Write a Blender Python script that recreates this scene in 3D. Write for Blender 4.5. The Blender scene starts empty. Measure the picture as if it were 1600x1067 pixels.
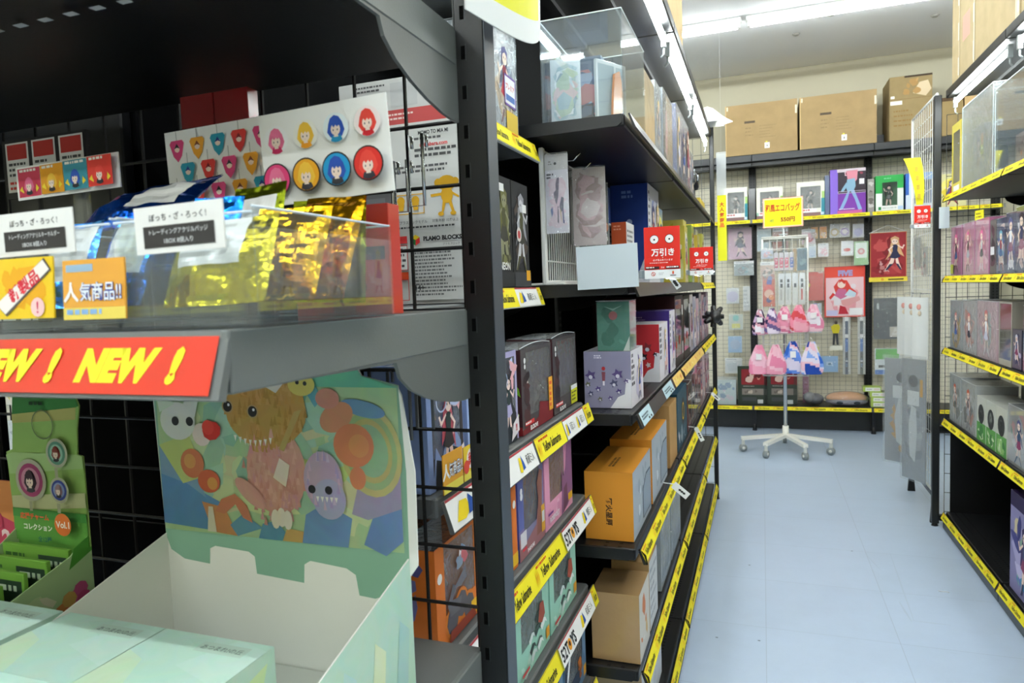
import bpy, math, random
from mathutils import Vector, Matrix, Euler

# ------------------------------------------------------------------ camera, world, exposure
scene = bpy.context.scene
COL = bpy.data.collections.new('shop'); scene.collection.children.link(COL)
H = 1.3                                   # eye height
cam_d = bpy.data.cameras.new('camera'); cam = bpy.data.objects.new('camera', cam_d)
scene.collection.objects.link(cam)
FPX = 1085.0
_F = Vector((391, -92, FPX)).normalized()
_D = Vector((.037, 1, 0)); _D.z = -(_F.x*_D.x + _F.y*_D.y)/_F.z; _D.normalize()
_R = _D.cross(_F).normalized()
# world axes expressed in camera axes (x right, y down, z forward): X = _R, Y = _F, Z = -_D
_rows = (_R, _F, -_D)
m = Matrix.Identity(4)
for i in range(3):
    m[i][0] = _rows[i].x; m[i][1] = -_rows[i].y; m[i][2] = -_rows[i].z
m[0][3], m[1][3], m[2][3] = 0, 0, H
cam.matrix_world = m
cam_d.sensor_width = 36; cam_d.lens = FPX/1600*36
cam_d.clip_start = .02; cam_d.clip_end = 50
cam_d.dof.use_dof = True; cam_d.dof.focus_distance = 1.35; cam_d.dof.aperture_fstop = 11
scene.camera = cam
world = bpy.data.worlds.new('world'); scene.world = world; world.use_nodes = True
world.node_tree.nodes['Background'].inputs[0].default_value = (.8, .86, .9, 1)
world.node_tree.nodes['Background'].inputs[1].default_value = .25
scene.view_settings.view_transform = 'Standard'; scene.view_settings.look = 'None'
scene.view_settings.gamma = 1; scene.view_settings.use_curve_mapping = False
scene.view_settings.exposure = 0.2

def ray(px, py):
    c = Vector((px-800, py-533.5, FPX))
    return Vector([_rows[i].dot(c) for i in range(3)])
def at(px, py, X=None, Y=None, Z=None):      # sight line through a pixel, met with a wall / shelf plane
    r = ray(px, py)
    t = Y/r.y if Y is not None else (X/r.x if X is not None else (Z-H)/r.z)
    return Vector((0, 0, H)) + t*r

# ------------------------------------------------------------------ colours and materials
def C(h):
    if not isinstance(h, str): return tuple(h)[:3]
    h = h.lstrip('#')
    if len(h) == 3: h = ''.join(c*2 for c in h)
    return tuple(((int(h[i:i+2], 16)/255)/12.92 if int(h[i:i+2], 16)/255 <= .04045 else ((int(h[i:i+2], 16)/255+.055)/1.055)**2.4) for i in (0, 2, 4))
MATS = {}
def nodemat(name):
    mt = bpy.data.materials.new(name); mt.use_nodes = True
    nt = mt.node_tree; b = nt.nodes['Principled BSDF']
    MATS[name] = mt
    return mt, nt, b
def attr_mat(name, rough=.6, metal=0, spec=.5, coat=0, bump=None, vary=0, vscale=8, transl=0, alpha=1):
    mt, nt, b = nodemat(name)
    a = nt.nodes.new('ShaderNodeAttribute'); a.attribute_name = 'Col'
    out = a.outputs['Color']
    if vary:
        tc = nt.nodes.new('ShaderNodeTexCoord'); n = nt.nodes.new('ShaderNodeTexNoise')
        n.inputs['Scale'].default_value = vscale; n.inputs['Detail'].default_value = 5
        nt.links.new(tc.outputs['Object'], n.inputs['Vector'])
        mr = nt.nodes.new('ShaderNodeMapRange'); mr.inputs[1].default_value = .3; mr.inputs[2].default_value = .7
        mr.inputs[3].default_value = 1-vary; mr.inputs[4].default_value = 1+vary
        nt.links.new(n.outputs['Fac'], mr.inputs[0])
        mx = nt.nodes.new('ShaderNodeVectorMath'); mx.operation = 'SCALE'
        nt.links.new(out, mx.inputs[0]); nt.links.new(mr.outputs[0], mx.inputs['Scale']); out = mx.outputs[0]
    nt.links.new(out, b.inputs['Base Color'])
    b.inputs['Roughness'].default_value = rough; b.inputs['Metallic'].default_value = metal
    b.inputs['Specular IOR Level'].default_value = spec; b.inputs['Coat Weight'].default_value = coat
    b.inputs['Coat Roughness'].default_value = .12
    if bump:
        tc = nt.nodes.new('ShaderNodeTexCoord'); n = nt.nodes.new('ShaderNodeTexNoise')
        n.inputs['Scale'].default_value = bump[0]; n.inputs['Detail'].default_value = 3
        bp = nt.nodes.new('ShaderNodeBump'); bp.inputs['Strength'].default_value = bump[1]; bp.inputs['Distance'].default_value = bump[2]
        nt.links.new(tc.outputs['Object'], n.inputs['Vector']); nt.links.new(n.outputs['Fac'], bp.inputs['Height'])
        nt.links.new(bp.outputs[0], b.inputs['Normal'])
        if coat: nt.links.new(bp.outputs[0], b.inputs['Coat Normal'])
    return mt
def clear_mat(name, rough, tint, haze=0, bump=None, refl=1.5):
    mt, nt, b = nodemat(name); nt.nodes.remove(b)
    o = nt.nodes['Material Output']
    tr = nt.nodes.new('ShaderNodeBsdfTransparent'); tr.inputs[0].default_value = (*tint, 1)
    gl = nt.nodes.new('ShaderNodeBsdfGlossy'); gl.inputs['Roughness'].default_value = rough
    lw = nt.nodes.new('ShaderNodeLayerWeight'); lw.inputs[0].default_value = .5
    pw = nt.nodes.new('ShaderNodeMath'); pw.operation = 'POWER'; pw.inputs[1].default_value = 4
    fr = nt.nodes.new('ShaderNodeMath'); fr.operation = 'MULTIPLY_ADD'; fr.use_clamp = True
    f0 = ((refl-1)/(refl+1))**2; fr.inputs[1].default_value = .85; fr.inputs[2].default_value = f0
    nt.links.new(lw.outputs['Facing'], pw.inputs[0]); nt.links.new(pw.outputs[0], fr.inputs[0])
    mx = nt.nodes.new('ShaderNodeMixShader')
    if bump:
        tc = nt.nodes.new('ShaderNodeTexCoord'); n = nt.nodes.new('ShaderNodeTexNoise')
        n.inputs['Scale'].default_value = bump[0]; n.inputs['Detail'].default_value = 4; n.inputs['Distortion'].default_value = 1.5
        bp = nt.nodes.new('ShaderNodeBump'); bp.inputs['Strength'].default_value = bump[1]; bp.inputs['Distance'].default_value = bump[2]
        nt.links.new(tc.outputs['Object'], n.inputs['Vector']); nt.links.new(n.outputs['Fac'], bp.inputs['Height'])
        nt.links.new(bp.outputs[0], gl.inputs['Normal']); nt.links.new(bp.outputs[0], lw.inputs['Normal'])
    nt.links.new(fr.outputs[0], mx.inputs[0])
    src = tr.outputs[0]
    if haze:
        df = nt.nodes.new('ShaderNodeBsdfDiffuse'); df.inputs[0].default_value = (.8, .84, .86, 1)
        m2 = nt.nodes.new('ShaderNodeMixShader'); m2.inputs[0].default_value = haze
        nt.links.new(tr.outputs[0], m2.inputs[1]); nt.links.new(df.outputs[0], m2.inputs[2]); src = m2.outputs[0]
    nt.links.new(src, mx.inputs[1]); nt.links.new(gl.outputs[0], mx.inputs[2])
    nt.links.new(mx.outputs[0], o.inputs[0])
    return mt
def emit_mat(name, col, s):
    mt, nt, b = nodemat(name)
    b.inputs['Base Color'].default_value = (.9, .9, .9, 1)
    b.inputs['Emission Color'].default_value = (*col, 1); b.inputs['Emission Strength'].default_value = s
attr_mat('card', .65, spec=.35)
attr_mat('gloss', .3, spec=.5, coat=.5)
attr_mat('wrap', .3, coat=.9, bump=(14, .35, .01))            # printed card under crinkled shrink film
attr_mat('board', .85, spec=.2, vary=.07, vscale=14)          # corrugated board
attr_mat('powder', .42, spec=.45, bump=(500, .12, .001))      # powder-coated steel
attr_mat('chrome', .18, metal=1)
attr_mat('plastic', .35)
attr_mat('cloth', .9, spec=.1, bump=(120, .5, .004))
attr_mat('foil', .2, metal=.95, bump=(26, .8, .012))
attr_mat('satin', .45, spec=.5, bump=(40, .4, .004))
mt = attr_mat('soft_print', .55, spec=.3)
nt = mt.node_tree; a_ = nt.nodes['Attribute']; b_ = nt.nodes['Principled BSDF']
tc_ = nt.nodes.new('ShaderNodeTexCoord'); n_ = nt.nodes.new('ShaderNodeTexNoise'); n_.inputs['Scale'].default_value = 26; n_.inputs['Detail'].default_value = 3; n_.inputs['Distortion'].default_value = 1.2
nt.links.new(tc_.outputs['Object'], n_.inputs['Vector'])
mx_ = nt.nodes.new('ShaderNodeMix'); mx_.data_type = 'RGBA'; mx_.blend_type = 'OVERLAY'; mx_.inputs[0].default_value = .2
nt.links.new(a_.outputs['Color'], mx_.inputs[6]); nt.links.new(n_.outputs['Color'], mx_.inputs[7]); nt.links.new(mx_.outputs[2], b_.inputs['Base Color'])
attr_mat('dark_inside', .95, spec=.1)
clear_mat('clear', .04, (.96, .98, .98), haze=.04, refl=1.6)
clear_mat('acrylic', .02, (.95, .98, .99), haze=.04, refl=1.6)
clear_mat('film', .12, (.95, .97, .98), haze=.17, bump=(30, .9, .012), refl=1.85)
clear_mat('milky', .3, (.95, .97, .98), haze=.45, bump=(12, .5, .01), refl=1.5)
emit_mat('tube_glow', (.90, .98, 1), 88)
emit_mat('dim_tube_glow', (.93, .99, 1), 26)
emit_mat('shelf_tube_glow', (.93, 1, .99), 70)

# ------------------------------------------------------------------ mesh builder
_textcache = {}
def text_geo(s, bold=0):
    k = (s, bold)
    if k in _textcache: return _textcache[k]
    cu = bpy.data.curves.new('t', 'FONT'); cu.body = s; cu.resolution_u = 2; cu.offset = bold
    ob = bpy.data.objects.new('t', cu); scene.collection.objects.link(ob)
    dg = bpy.context.evaluated_depsgraph_get(); me = ob.evaluated_get(dg).to_mesh()
    vs = [v.co.copy() for v in me.vertices]; fs = [tuple(p.vertices) for p in me.polygons]
    ob.evaluated_get(dg).to_mesh_clear()
    bpy.data.objects.remove(ob); bpy.data.curves.remove(cu)
    if vs:
        x0 = min(v.x for v in vs); x1 = max(v.x for v in vs); y0 = min(v.y for v in vs); y1 = max(v.y for v in vs)
    else: x0 = y0 = 0; x1 = y1 = 1
    _textcache[k] = (vs, fs, x0, x1, y0, y1)
    return _textcache[k]

class MB:
    def __init__(s, M=None):
        s.v = []; s.f = []; s.c = []; s.m = []; s.mk = []; s.M = M or Matrix.Identity(4); s.sm = []
    def mi(s, k):
        if k not in s.mk: s.mk.append(k)
        return s.mk.index(k)
    def add(s, pts, faces, col, mat='card', smooth=False):
        b = len(s.v); s.v += [tuple(s.M @ Vector(p)) for p in pts]; i = s.mi(mat); c = C(col)
        for f in faces: s.f.append(tuple(b+j for j in f)); s.c.append(c); s.m.append(i); s.sm.append(smooth)
        return s
    def quad(s, a, b, c, d, col, mat='card'): return s.add([a, b, c, d], [(0, 1, 2, 3)], col, mat)
    def box(s, lo, hi, col, mat='card'):
        x0, y0, z0 = lo; x1, y1, z1 = hi
        p = [(x0,y0,z0),(x1,y0,z0),(x1,y1,z0),(x0,y1,z0),(x0,y0,z1),(x1,y0,z1),(x1,y1,z1),(x0,y1,z1)]
        return s.add(p, [(3,2,1,0),(4,5,6,7),(0,1,5,4),(1,2,6,5),(2,3,7,6),(3,0,4,7)], col, mat)
    def bar(s, lo, hi, r, col, mat='card'):          # box with chamfered edges
        x0, y0, z0 = lo; x1, y1, z1 = hi
        r = min(r, (x1-x0)*.45, (y1-y0)*.45, (z1-z0)*.45)
        pts = []; F = []
        def ring(z, k):
            return [(x0+k, y0+r, z), (x0+r, y0+k, z), (x1-r, y0+k, z), (x1-k, y0+r, z), (x1-k, y1-r, z), (x1-r, y1-k, z), (x0+r, y1-k, z), (x0+k, y1-r, z)]
        for z, k in ((z0, r), (z0+r, 0), (z1-r, 0), (z1, r)): pts += ring(z, k) if k == 0 else [(min(max(p[0], x0+r), x1-r), min(max(p[1], y0+r), y1-r), z) for p in ring(z, 0)]
        for q in range(3):
            for i in range(8):
                j = (i+1) % 8; F.append((q*8+i, q*8+j, q*8+8+j, q*8+8+i))
        F.append(tuple(reversed(range(8)))); F.append(tuple(range(24, 32)))
        return s.add(pts, F, col, mat)
    def prism(s, pts, vec, col, mat='card', smooth=False):    # polygon (3-D points) swept along vec
        n = len(pts); vec = Vector(vec); P = [Vector(p) for p in pts]; Q = [p+vec for p in P]
        F = [tuple(reversed(range(n))), tuple(range(n, 2*n))]+[(i, (i+1) % n, n+(i+1) % n, n+i) for i in range(n)]
        return s.add(P+Q, F, col, mat, smooth)
    def tube(s, pts, r, col, mat='powder', n=6, caps=True):
        P = [Vector(p) for p in pts]; R = r if isinstance(r, (list, tuple)) else [r]*len(P)
        vs = []; F = []; prev = None
        for i, p in enumerate(P):
            d = (P[min(i+1, len(P)-1)]-P[max(i-1, 0)]).normalized()
            if prev is None:
                a = Vector((0, 0, 1)) if abs(d.z) < .9 else Vector((1, 0, 0)); u = d.cross(a).normalized()
            else: u = (prev-d*prev.dot(d)).normalized()
            prev = u; w = d.cross(u)
            for k in range(n):
                t = 2*math.pi*k/n; vs.append(p+(u*math.cos(t)+w*math.sin(t))*R[i])
        for i in range(len(P)-1):
            for k in range(n): F.append((i*n+k, i*n+(k+1) % n, (i+1)*n+(k+1) % n, (i+1)*n+k))
        if caps: F.append(tuple(reversed(range(n)))); F.append(tuple(range((len(P)-1)*n, len(P)*n)))
        return s.add(vs, F, col, mat, n > 5)
    def ball(s, c, r, col, mat='plastic', n=10, k=7):
        rx, ry, rz = r if isinstance(r, (tuple, list)) else (r, r, r)
        vs = [(c[0], c[1], c[2]-rz)]
        for i in range(1, k):
            t = math.pi*i/k
            for j in range(n):
                a = 2*math.pi*j/n; vs.append((c[0]+rx*math.sin(t)*math.cos(a), c[1]+ry*math.sin(t)*math.sin(a), c[2]-rz*math.cos(t)))
        vs.append((c[0], c[1], c[2]+rz)); F = []
        for j in range(n): F.append((0, 1+(j+1) % n, 1+j))
        for i in range(k-2):
            for j in range(n): F.append((1+i*n+j, 1+i*n+(j+1) % n, 1+(i+1)*n+(j+1) % n, 1+(i+1)*n+j))
        L = len(vs)-1
        for j in range(n): F.append((1+(k-2)*n+j, 1+(k-2)*n+(j+1) % n, L))
        return s.add(vs, F, col, mat, True)
    def grid(s, fn, nu, nv, col, mat='card', smooth=True):
        vs = [fn(i/nu, j/nv) for j in range(nv+1) for i in range(nu+1)]
        F = [(j*(nu+1)+i, j*(nu+1)+i+1, (j+1)*(nu+1)+i+1, (j+1)*(nu+1)+i) for j in range(nv) for i in range(nu)]
        return s.add(vs, F, col, mat, smooth)
    def build(s, name, parent=None, **tags):
        me = bpy.data.meshes.new(name); me.from_pydata(s.v, [], s.f)
        for k in s.mk: me.materials.append(MATS[k])
        me.polygons.foreach_set('material_index', s.m); me.polygons.foreach_set('use_smooth', s.sm)
        ca = me.color_attributes.new('Col', 'FLOAT_COLOR', 'CORNER')
        data = []
        for f, c in zip(s.f, s.c): data += [c[0], c[1], c[2], 1.0]*len(f)
        ca.data.foreach_set('color', data)
        me.update()
        o = bpy.data.objects.new(name, me); COL.objects.link(o)
        if parent: o.parent = parent
        for k, v in tags.items():
            if v: o[k] = v
        return o
def T(x=0, y=0, z=0, rz=0, rx=0, ry=0, s=1):
    return Matrix.Translation((x, y, z)) @ Euler((math.radians(rx), math.radians(ry), math.radians(rz))).to_matrix().to_4x4() @ Matrix.Scale(s, 4)
def thing(name, label, cat, M=None, group=None):
    o = bpy.data.objects.new(name, None); COL.objects.link(o); o.empty_display_size = .05
    if M is not None: o.matrix_world = M
    o['label'] = label; o['category'] = cat
    if group: o['group'] = group
    return o
def tag(o, label, cat, group=None):
    o['label'] = label; o['category'] = cat
    if group: o['group'] = group
    return o
_used = set()
def copy_tree(o, parent=None, M=None, label=None):
    c = o.copy(); COL.objects.link(c)
    if parent: c.parent = parent
    for ch in list(o.children): copy_tree(ch, c)
    if M is not None: c.matrix_world = M
    if label: c['label'] = label
    return c

class Face:        # a flat face to print on: o = lower left corner, u = to the right, v = up (lengths in metres)
    def __init__(s, mb, o, u, v, L=1, eps=.00014):
        s.mb = mb; s.o = Vector(o); s.u = Vector(u); s.v = Vector(v); s.n = s.u.cross(s.v).normalized(); s.w = s.u.length; s.h = s.v.length; s.L = L; s.eps = eps
    def p(s, a, b, L): return s.o+s.u*a+s.v*b+s.n*(s.eps*L)
    def up(s): s.L += 1; return s.L
    def poly(s, pts, col, mat='card', L=None):
        L = s.up() if L is None else L
        s.mb.add([s.p(a, b, L) for a, b in pts], [tuple(range(len(pts)))], col, mat); return s
    def rect(s, a0, b0, a1, b1, col, mat='card', L=None): return s.poly([(a0,b0),(a1,b0),(a1,b1),(a0,b1)], col, mat, L)
    def ell(s, a, b, r, col, mat='card', ry=None, n=16, L=None, rot=0):      # r in fractions of the face height
        ry = r if ry is None else ry; k = s.h/s.w; cr, sr = math.cos(rot), math.sin(rot); P = []
        for i in range(n):
            t = 2*math.pi*i/n; x = math.cos(t)*r; y = math.sin(t)*ry
            P.append((a+(x*cr-y*sr)*k, b+x*sr+y*cr))
        return s.poly(P, col, mat, L)
    def ring(s, a, b, r, w, col, mat='card', n=20):
        L = s.up(); k = s.h/s.w; P = []; F = []
        for i in range(n):
            t = 2*math.pi*i/n
            for q in (r-w, r): P.append(s.p(a+math.cos(t)*q*k, b+math.sin(t)*q, L))
        for i in range(n): j = (i+1) % n; F.append((2*i, 2*i+1, 2*j+1, 2*j))
        s.mb.add(P, F, col, mat); return s
    def frame(s, a0, b0, a1, b1, t, col, mat='card'):
        k = s.h/s.w
        L = s.up()
        s.rect(a0, b0, a1, b0+t, col, mat, L); s.rect(a0, b1-t, a1, b1, col, mat, L)
        s.rect(a0, b0, a0+t*k, b1, col, mat, L); s.rect(a1-t*k, b0, a1, b1, col, mat, L); return s
    def text(s, st, a, b, h, col, bold=.012, mat='card', maxw=None, rot=0, shear=0, vert=False, sx=1):
        if vert:
            for i, ch in enumerate(st): s.text(ch, a, b-i*h*1.12, h, col, bold, mat)
            return s
        vs, fs, x0, x1, y0, y1 = text_geo(st, bold)
        if not fs: return s
        k = s.h/s.w; sc = h/max(y1-y0, .3); wd = (x1-x0)*sc*k*sx
        fx = sx
        if maxw and wd > maxw: fx = sx*maxw/wd
        L = s.up(); cr, sr = math.cos(rot), math.sin(rot); P = []
        for q in vs:
            x = (q.x-(x0+x1)/2)*sc*fx; y = (q.y-(y0+y1)/2)*sc; x += shear*y
            P.append(s.p(a+(x*cr-y*sr)*k, b+x*sr+y*cr, L))
        s.mb.add(P, fs, col, mat); return s
    def lines(s, a0, b0, a1, b1, n, col, seed=0, fill=.45, mat='card'):        # rows of small print too fine to read
        r = random.Random(seed); L = s.up(); st = (b1-b0)/n; cw = st*fill*s.h/s.w
        for i in range(n):
            b = b1-(i+1)*st+st*.3; a = a0; end = a0+(a1-a0)*r.uniform(.6, 1)
            while a < end-cw*.5:
                w = cw*r.uniform(.6, 2.6); w = min(w, end-a)
                if w > 0: s.rect(a, b, a+w, b+st*fill, col, mat, L)
                a += w+cw*.5
        return s
    def blobs(s, pal, n, seed, a0=0, b0=0, a1=1, b1=1, size=.2, mat='card'):
        r = random.Random(seed); k = s.h/s.w
        for i in range(n):
            q = size*r.uniform(.35, 1); qx = min(q, (b1-b0)*.48, (a1-a0)*.48/k); 
            ry = qx*r.uniform(.3, 1)
            m_ = qx
            a = r.uniform(a0+m_*k, a1-m_*k) if a1-a0 > 2*m_*k else (a0+a1)/2
            b = r.uniform(b0+m_, b1-m_) if b1-b0 > 2*m_ else (b0+b1)/2
            s.L += .35
            N = r.choice((5, 7, 9, 12)); P = []; rot = r.uniform(0, 3.1)
            for j in range(N):
                t = 2*math.pi*j/N; d = r.uniform(.6, 1)
                x = math.cos(t)*qx*d; y = math.sin(t)*ry*d
                P.append((a+(x*math.cos(rot)-y*math.sin(rot))*k, b+x*math.sin(rot)+y*math.cos(rot)))
            s.poly(P, r.choice(pal), mat, s.L)
        return s
    def person(s, a, b, h, hair='d86a9a', skin='f3d6c6', top='40486a', skirt='8a3a60', seed=0, mat='card'):
        # a generic standing figure in a lively pose, feet at (a, b), height h
        r = random.Random(seed); k = s.h/s.w; m_ = r.choice((-1, 1))
        def P(pts): return [(a+x*h*k*m_, b+y*h) for x, y in pts]
        sw = r.uniform(.02, .16)
        s.poly(P([(-.10, .80), (-.17, .45), (-.12-sw, .30), (-.02, .52), (.06, .50), (.12+sw, .38), (.15, .62), (.10, .84)]), hair, mat)
        s.poly(P([(-.05, .46), (-.10-sw*.4, .22), (-.13-sw, 0), (-.08-sw, 0), (-.03, .22), (.01, .46)]), skin, mat)
        s.poly(P([(0, .46), (.03, .22), (.06+sw*.6, 0), (.11+sw*.6, 0), (.10, .24), (.06, .46)]), skin, mat)
        s.poly(P([(-.10-sw*.3, .18), (-.13-sw, 0), (-.08-sw, 0), (-.04, .18)]), top, mat)
        s.poly(P([(.03, .18), (.06+sw*.6, 0), (.11+sw*.6, 0), (.09, .18)]), top, mat)
        s.poly(P([(-.06, .55), (-.14, .36), (.02, .33), (.15, .38), (.07, .55)]), skirt, mat)
        s.poly(P([(-.07, .72), (-.05, .52), (.06, .52), (.08, .72), (0, .75)]), top, mat)
        s.poly(P([(.06, .71), (.20, .60), (.26, .72), (.22, .73), (.19, .66), (.07, .74)]), skin, mat)
        s.poly(P([(-.06, .72), (-.18, .60), (-.11, .46), (-.09, .50), (-.13, .60), (-.04, .68)]), skin, mat)
        s.ell(a, b+.84*h, .085*h, skin, mat, ry=.095*h, n=12)
        s.poly(P([(-.10, .80), (-.11, .93), (0, .99), (.11, .93), (.10, .79), (.06, .88), (-.01, .91), (-.07, .88)]), hair, mat)
        e = s.h/s.w*h*m_
        s.ell(a-.03*e, b+.835*h, .012*h, '2a2430', mat, ry=.018*h, n=6); s.ell(a+.04*e, b+.835*h, .012*h, '2a2430', mat, ry=.018*h, n=6)
        return s
    def bust(s, a, b, r_, hair, bg, top='303038', skin='f6dfd0', mat='card', edge=None):
        # round emblem with a generic head and shoulders
        k = s.h/s.w
        if edge: s.ell(a, b, r_*1.1, edge, mat, n=24)
        s.ell(a, b, r_, bg, mat, n=24)
        def P(pts): return [(a+x*r_*k, b+y*r_) for x, y in pts]
        s.poly(P([(-.55, .30), (-.70, -.25), (-.45, -.62), (.45, -.62), (.70, -.2), (.55, .35), (.30, .72), (-.05, .84), (-.38, .66)]), hair, mat)
        s.poly(P([(-.45, -.86), (-.34, -.52), (.34, -.52), (.48, -.84), (.15, -.97), (-.15, -.97)]), top, mat)
        s.poly(P([(-.14, -.45), (.14, -.45), (.18, -.62), (-.18, -.62)]), skin, mat)
        s.ell(a, b-.12*r_, .38*r_, skin, mat, ry=.40*r_, n=14)
        s.poly(P([(-.44, .02), (-.46, .42), (-.1, .66), (.30, .58), (.47, .2), (.44, -.05), (.30, .16), (.16, .02), (.04, .18), (-.12, .0), (-.26, .2)]), hair, mat)
        for q in (-.17, .17): s.ell(a+q*r_*k, b-.16*r_, .045*r_, '3a3048', mat, ry=.085*r_, n=6)
        s.ell(a, b-.36*r_, .04*r_, 'c8706a', mat, ry=.02*r_, n=5)
        return s
def bface(mb, key, lo, hi, L=0):         # the six faces of a box as print faces
    x0, y0, z0 = lo; x1, y1, z1 = hi
    return {'+x': lambda: Face(mb, (x1,y0,z0), (0,y1-y0,0), (0,0,z1-z0), L), '-x': lambda: Face(mb, (x0,y1,z0), (0,y0-y1,0), (0,0,z1-z0), L),
            '-y': lambda: Face(mb, (x0,y0,z0), (x1-x0,0,0), (0,0,z1-z0), L), '+y': lambda: Face(mb, (x1,y1,z0), (x0-x1,0,0), (0,0,z1-z0), L),
            '+z': lambda: Face(mb, (x0,y0,z1), (x1-x0,0,0), (0,y1-y0,0), L)}[key]()
# ------------------------------------------------------------------ the room
BLK = '0d0e10'; BLK2 = '17191b'; GRY = '56595b'; YEL = 'f4e425'
def struct(o): o['kind'] = 'structure'; return o
def surf(name, base, rough, f):
    mt, nt, b = nodemat(name); b.inputs['Roughness'].default_value = rough; b.inputs['Specular IOR Level'].default_value = .35
    tc = nt.nodes.new('ShaderNodeTexCoord'); f(nt, b, tc, C(base)); return mt
def floor_nodes(nt, b, tc, base):
    br = nt.nodes.new('ShaderNodeTexBrick'); br.offset = 0; br.squash = 1
    br.inputs['Scale'].default_value = 1; br.inputs['Brick Width'].default_value = .45; br.inputs['Row Height'].default_value = .45
    br.inputs['Mortar Size'].default_value = .0012; br.inputs['Mortar Smooth'].default_value = .4; br.inputs['Bias'].default_value = 0
    br.inputs['Color1'].default_value = (*base, 1); br.inputs['Color2'].default_value = (*[c*.975 for c in base], 1); br.inputs['Mortar'].default_value = (*[c*.74 for c in base], 1)
    nt.links.new(tc.outputs['Object'], br.inputs['Vector'])
    n = nt.nodes.new('ShaderNodeTexNoise'); n.inputs['Scale'].default_value = 3; n.inputs['Detail'].default_value = 8; n.inputs['Roughness'].default_value = .7
    nt.links.new(tc.outputs['Object'], n.inputs['Vector'])
    mr = nt.nodes.new('ShaderNodeMapRange'); mr.inputs[1].default_value = .3; mr.inputs[2].default_value = .75; mr.inputs[3].default_value = .93; mr.inputs[4].default_value = 1.03
    nt.links.new(n.outputs['Fac'], mr.inputs[0])
    mx = nt.nodes.new('ShaderNodeVectorMath'); mx.operation = 'SCALE'
    nt.links.new(br.outputs['Color'], mx.inputs[0]); nt.links.new(mr.outputs[0], mx.inputs['Scale']); nt.links.new(mx.outputs[0], b.inputs['Base Color'])
    m2 = nt.nodes.new('ShaderNodeMapRange'); m2.inputs[3].default_value = .26; m2.inputs[4].default_value = .42
    nt.links.new(n.outputs['Fac'], m2.inputs[0]); nt.links.new(m2.outputs[0], b.inputs['Roughness'])
def plain_nodes(nt, b, tc, base):
    n = nt.nodes.new('ShaderNodeTexNoise'); n.inputs['Scale'].default_value = 180; n.inputs['Detail'].default_value = 4
    nt.links.new(tc.outputs['Object'], n.inputs['Vector'])
    bp = nt.nodes.new('ShaderNodeBump'); bp.inputs['Strength'].default_value = .15; bp.inputs['Distance'].default_value = .002
    nt.links.new(n.outputs['Fac'], bp.inputs['Height']); nt.links.new(bp.outputs[0], b.inputs['Normal'])
    b.inputs['Base Color'].default_value = (*base, 1)
surf('vinyl_floor', 'b8c8dd', .3, floor_nodes)
surf('wall_paper', 'bcb69f', .85, plain_nodes)
surf('ceiling_board', 'fafafa', .9, plain_nodes)
def slab(name, lo, hi, mat):
    mb = MB(); mb.box(lo, hi, 'ffffff', mat); return struct(mb.build(name))
YW = 6.86; CZ = 3.2
slab('floor', (-3.2, -3.2, -.1), (3.2, YW+.1, 0), 'vinyl_floor')
slab('ceiling', (-3.2, -3.2, CZ), (3.2, YW+.1, CZ+.1), 'ceiling_board')
slab('wall_back', (-3.2, YW, 0), (3.2, YW+.1, CZ), 'wall_paper')
slab('wall_left', (-3.3, -3.2, 0), (-3.2, YW, CZ), 'wall_paper')
slab('wall_right', (3.2, -3.2, 0), (3.3, YW, CZ), 'wall_paper')
slab('wall_front', (-3.2, -3.3, 0), (3.2, -3.2, CZ), 'wall_paper')
mb = MB(); mb.box((-3.2, YW-.012, 0), (3.2, YW, .08), '2a2c2e', 'plastic'); struct(mb.build('baseboard_back'))

# scuffs and scraps on the floor
mb = MB(); f = Face(mb, (0, 0, 0), (4, 0, 0), (0, 6, 0), 1)
for p0, p1, w in (((1391, 865), (1428, 970), .004), ((1405, 940), (1425, 972), .005), ((1428, 970), (1486, 977), .005), ((1352, 865), (1378, 893), .003), ((1478, 1018), (1500, 1022), .003)):
    a = at(*p0, Z=0); b_ = at(*p1, Z=0); d = (b_-a).normalized(); q = Vector((-d.y, d.x, 0))*w
    mb.add([a+q*.3, a-q*.3, (a+b_)/2-q, b_-q*.3, b_+q*.3, (a+b_)/2+q*.6], [(0, 1, 2, 3, 4, 5)], 'b4c2d3', 'card')
for p in ((1331, 861), (1120, 996), (1186, 1001), (1171, 883)):
    a = at(*p, Z=0); mb.add([a+Vector((math.cos(t)*.006, math.sin(t)*.004, 0)) for t in (0, 1.2, 2.5, 3.7, 5)], [(0, 1, 2, 3, 4)], '5c6878', 'card')
for v in range(len(mb.v)): mb.v[v] = (mb.v[v][0], mb.v[v][1], .0006)
tag(mb.build('floor_scuffs'), 'faint grey scuff marks on the pale blue vinyl floor of the aisle', 'scuff marks', None)['kind'] = 'stuff'
a = at(1475, 925, Z=0); mb = MB(T(a.x, a.y, .001))
mb.tube([(-.02, .004, .001), (-.006, -.006, .003), (.008, -.007, .004), (.018, -.003, .001)], .0016, 'f5f5f5', 'card', 5)
tag(mb.build('paper_scrap'), 'tiny white curled paper scrap lying on the aisle floor', 'paper scrap')

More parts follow.
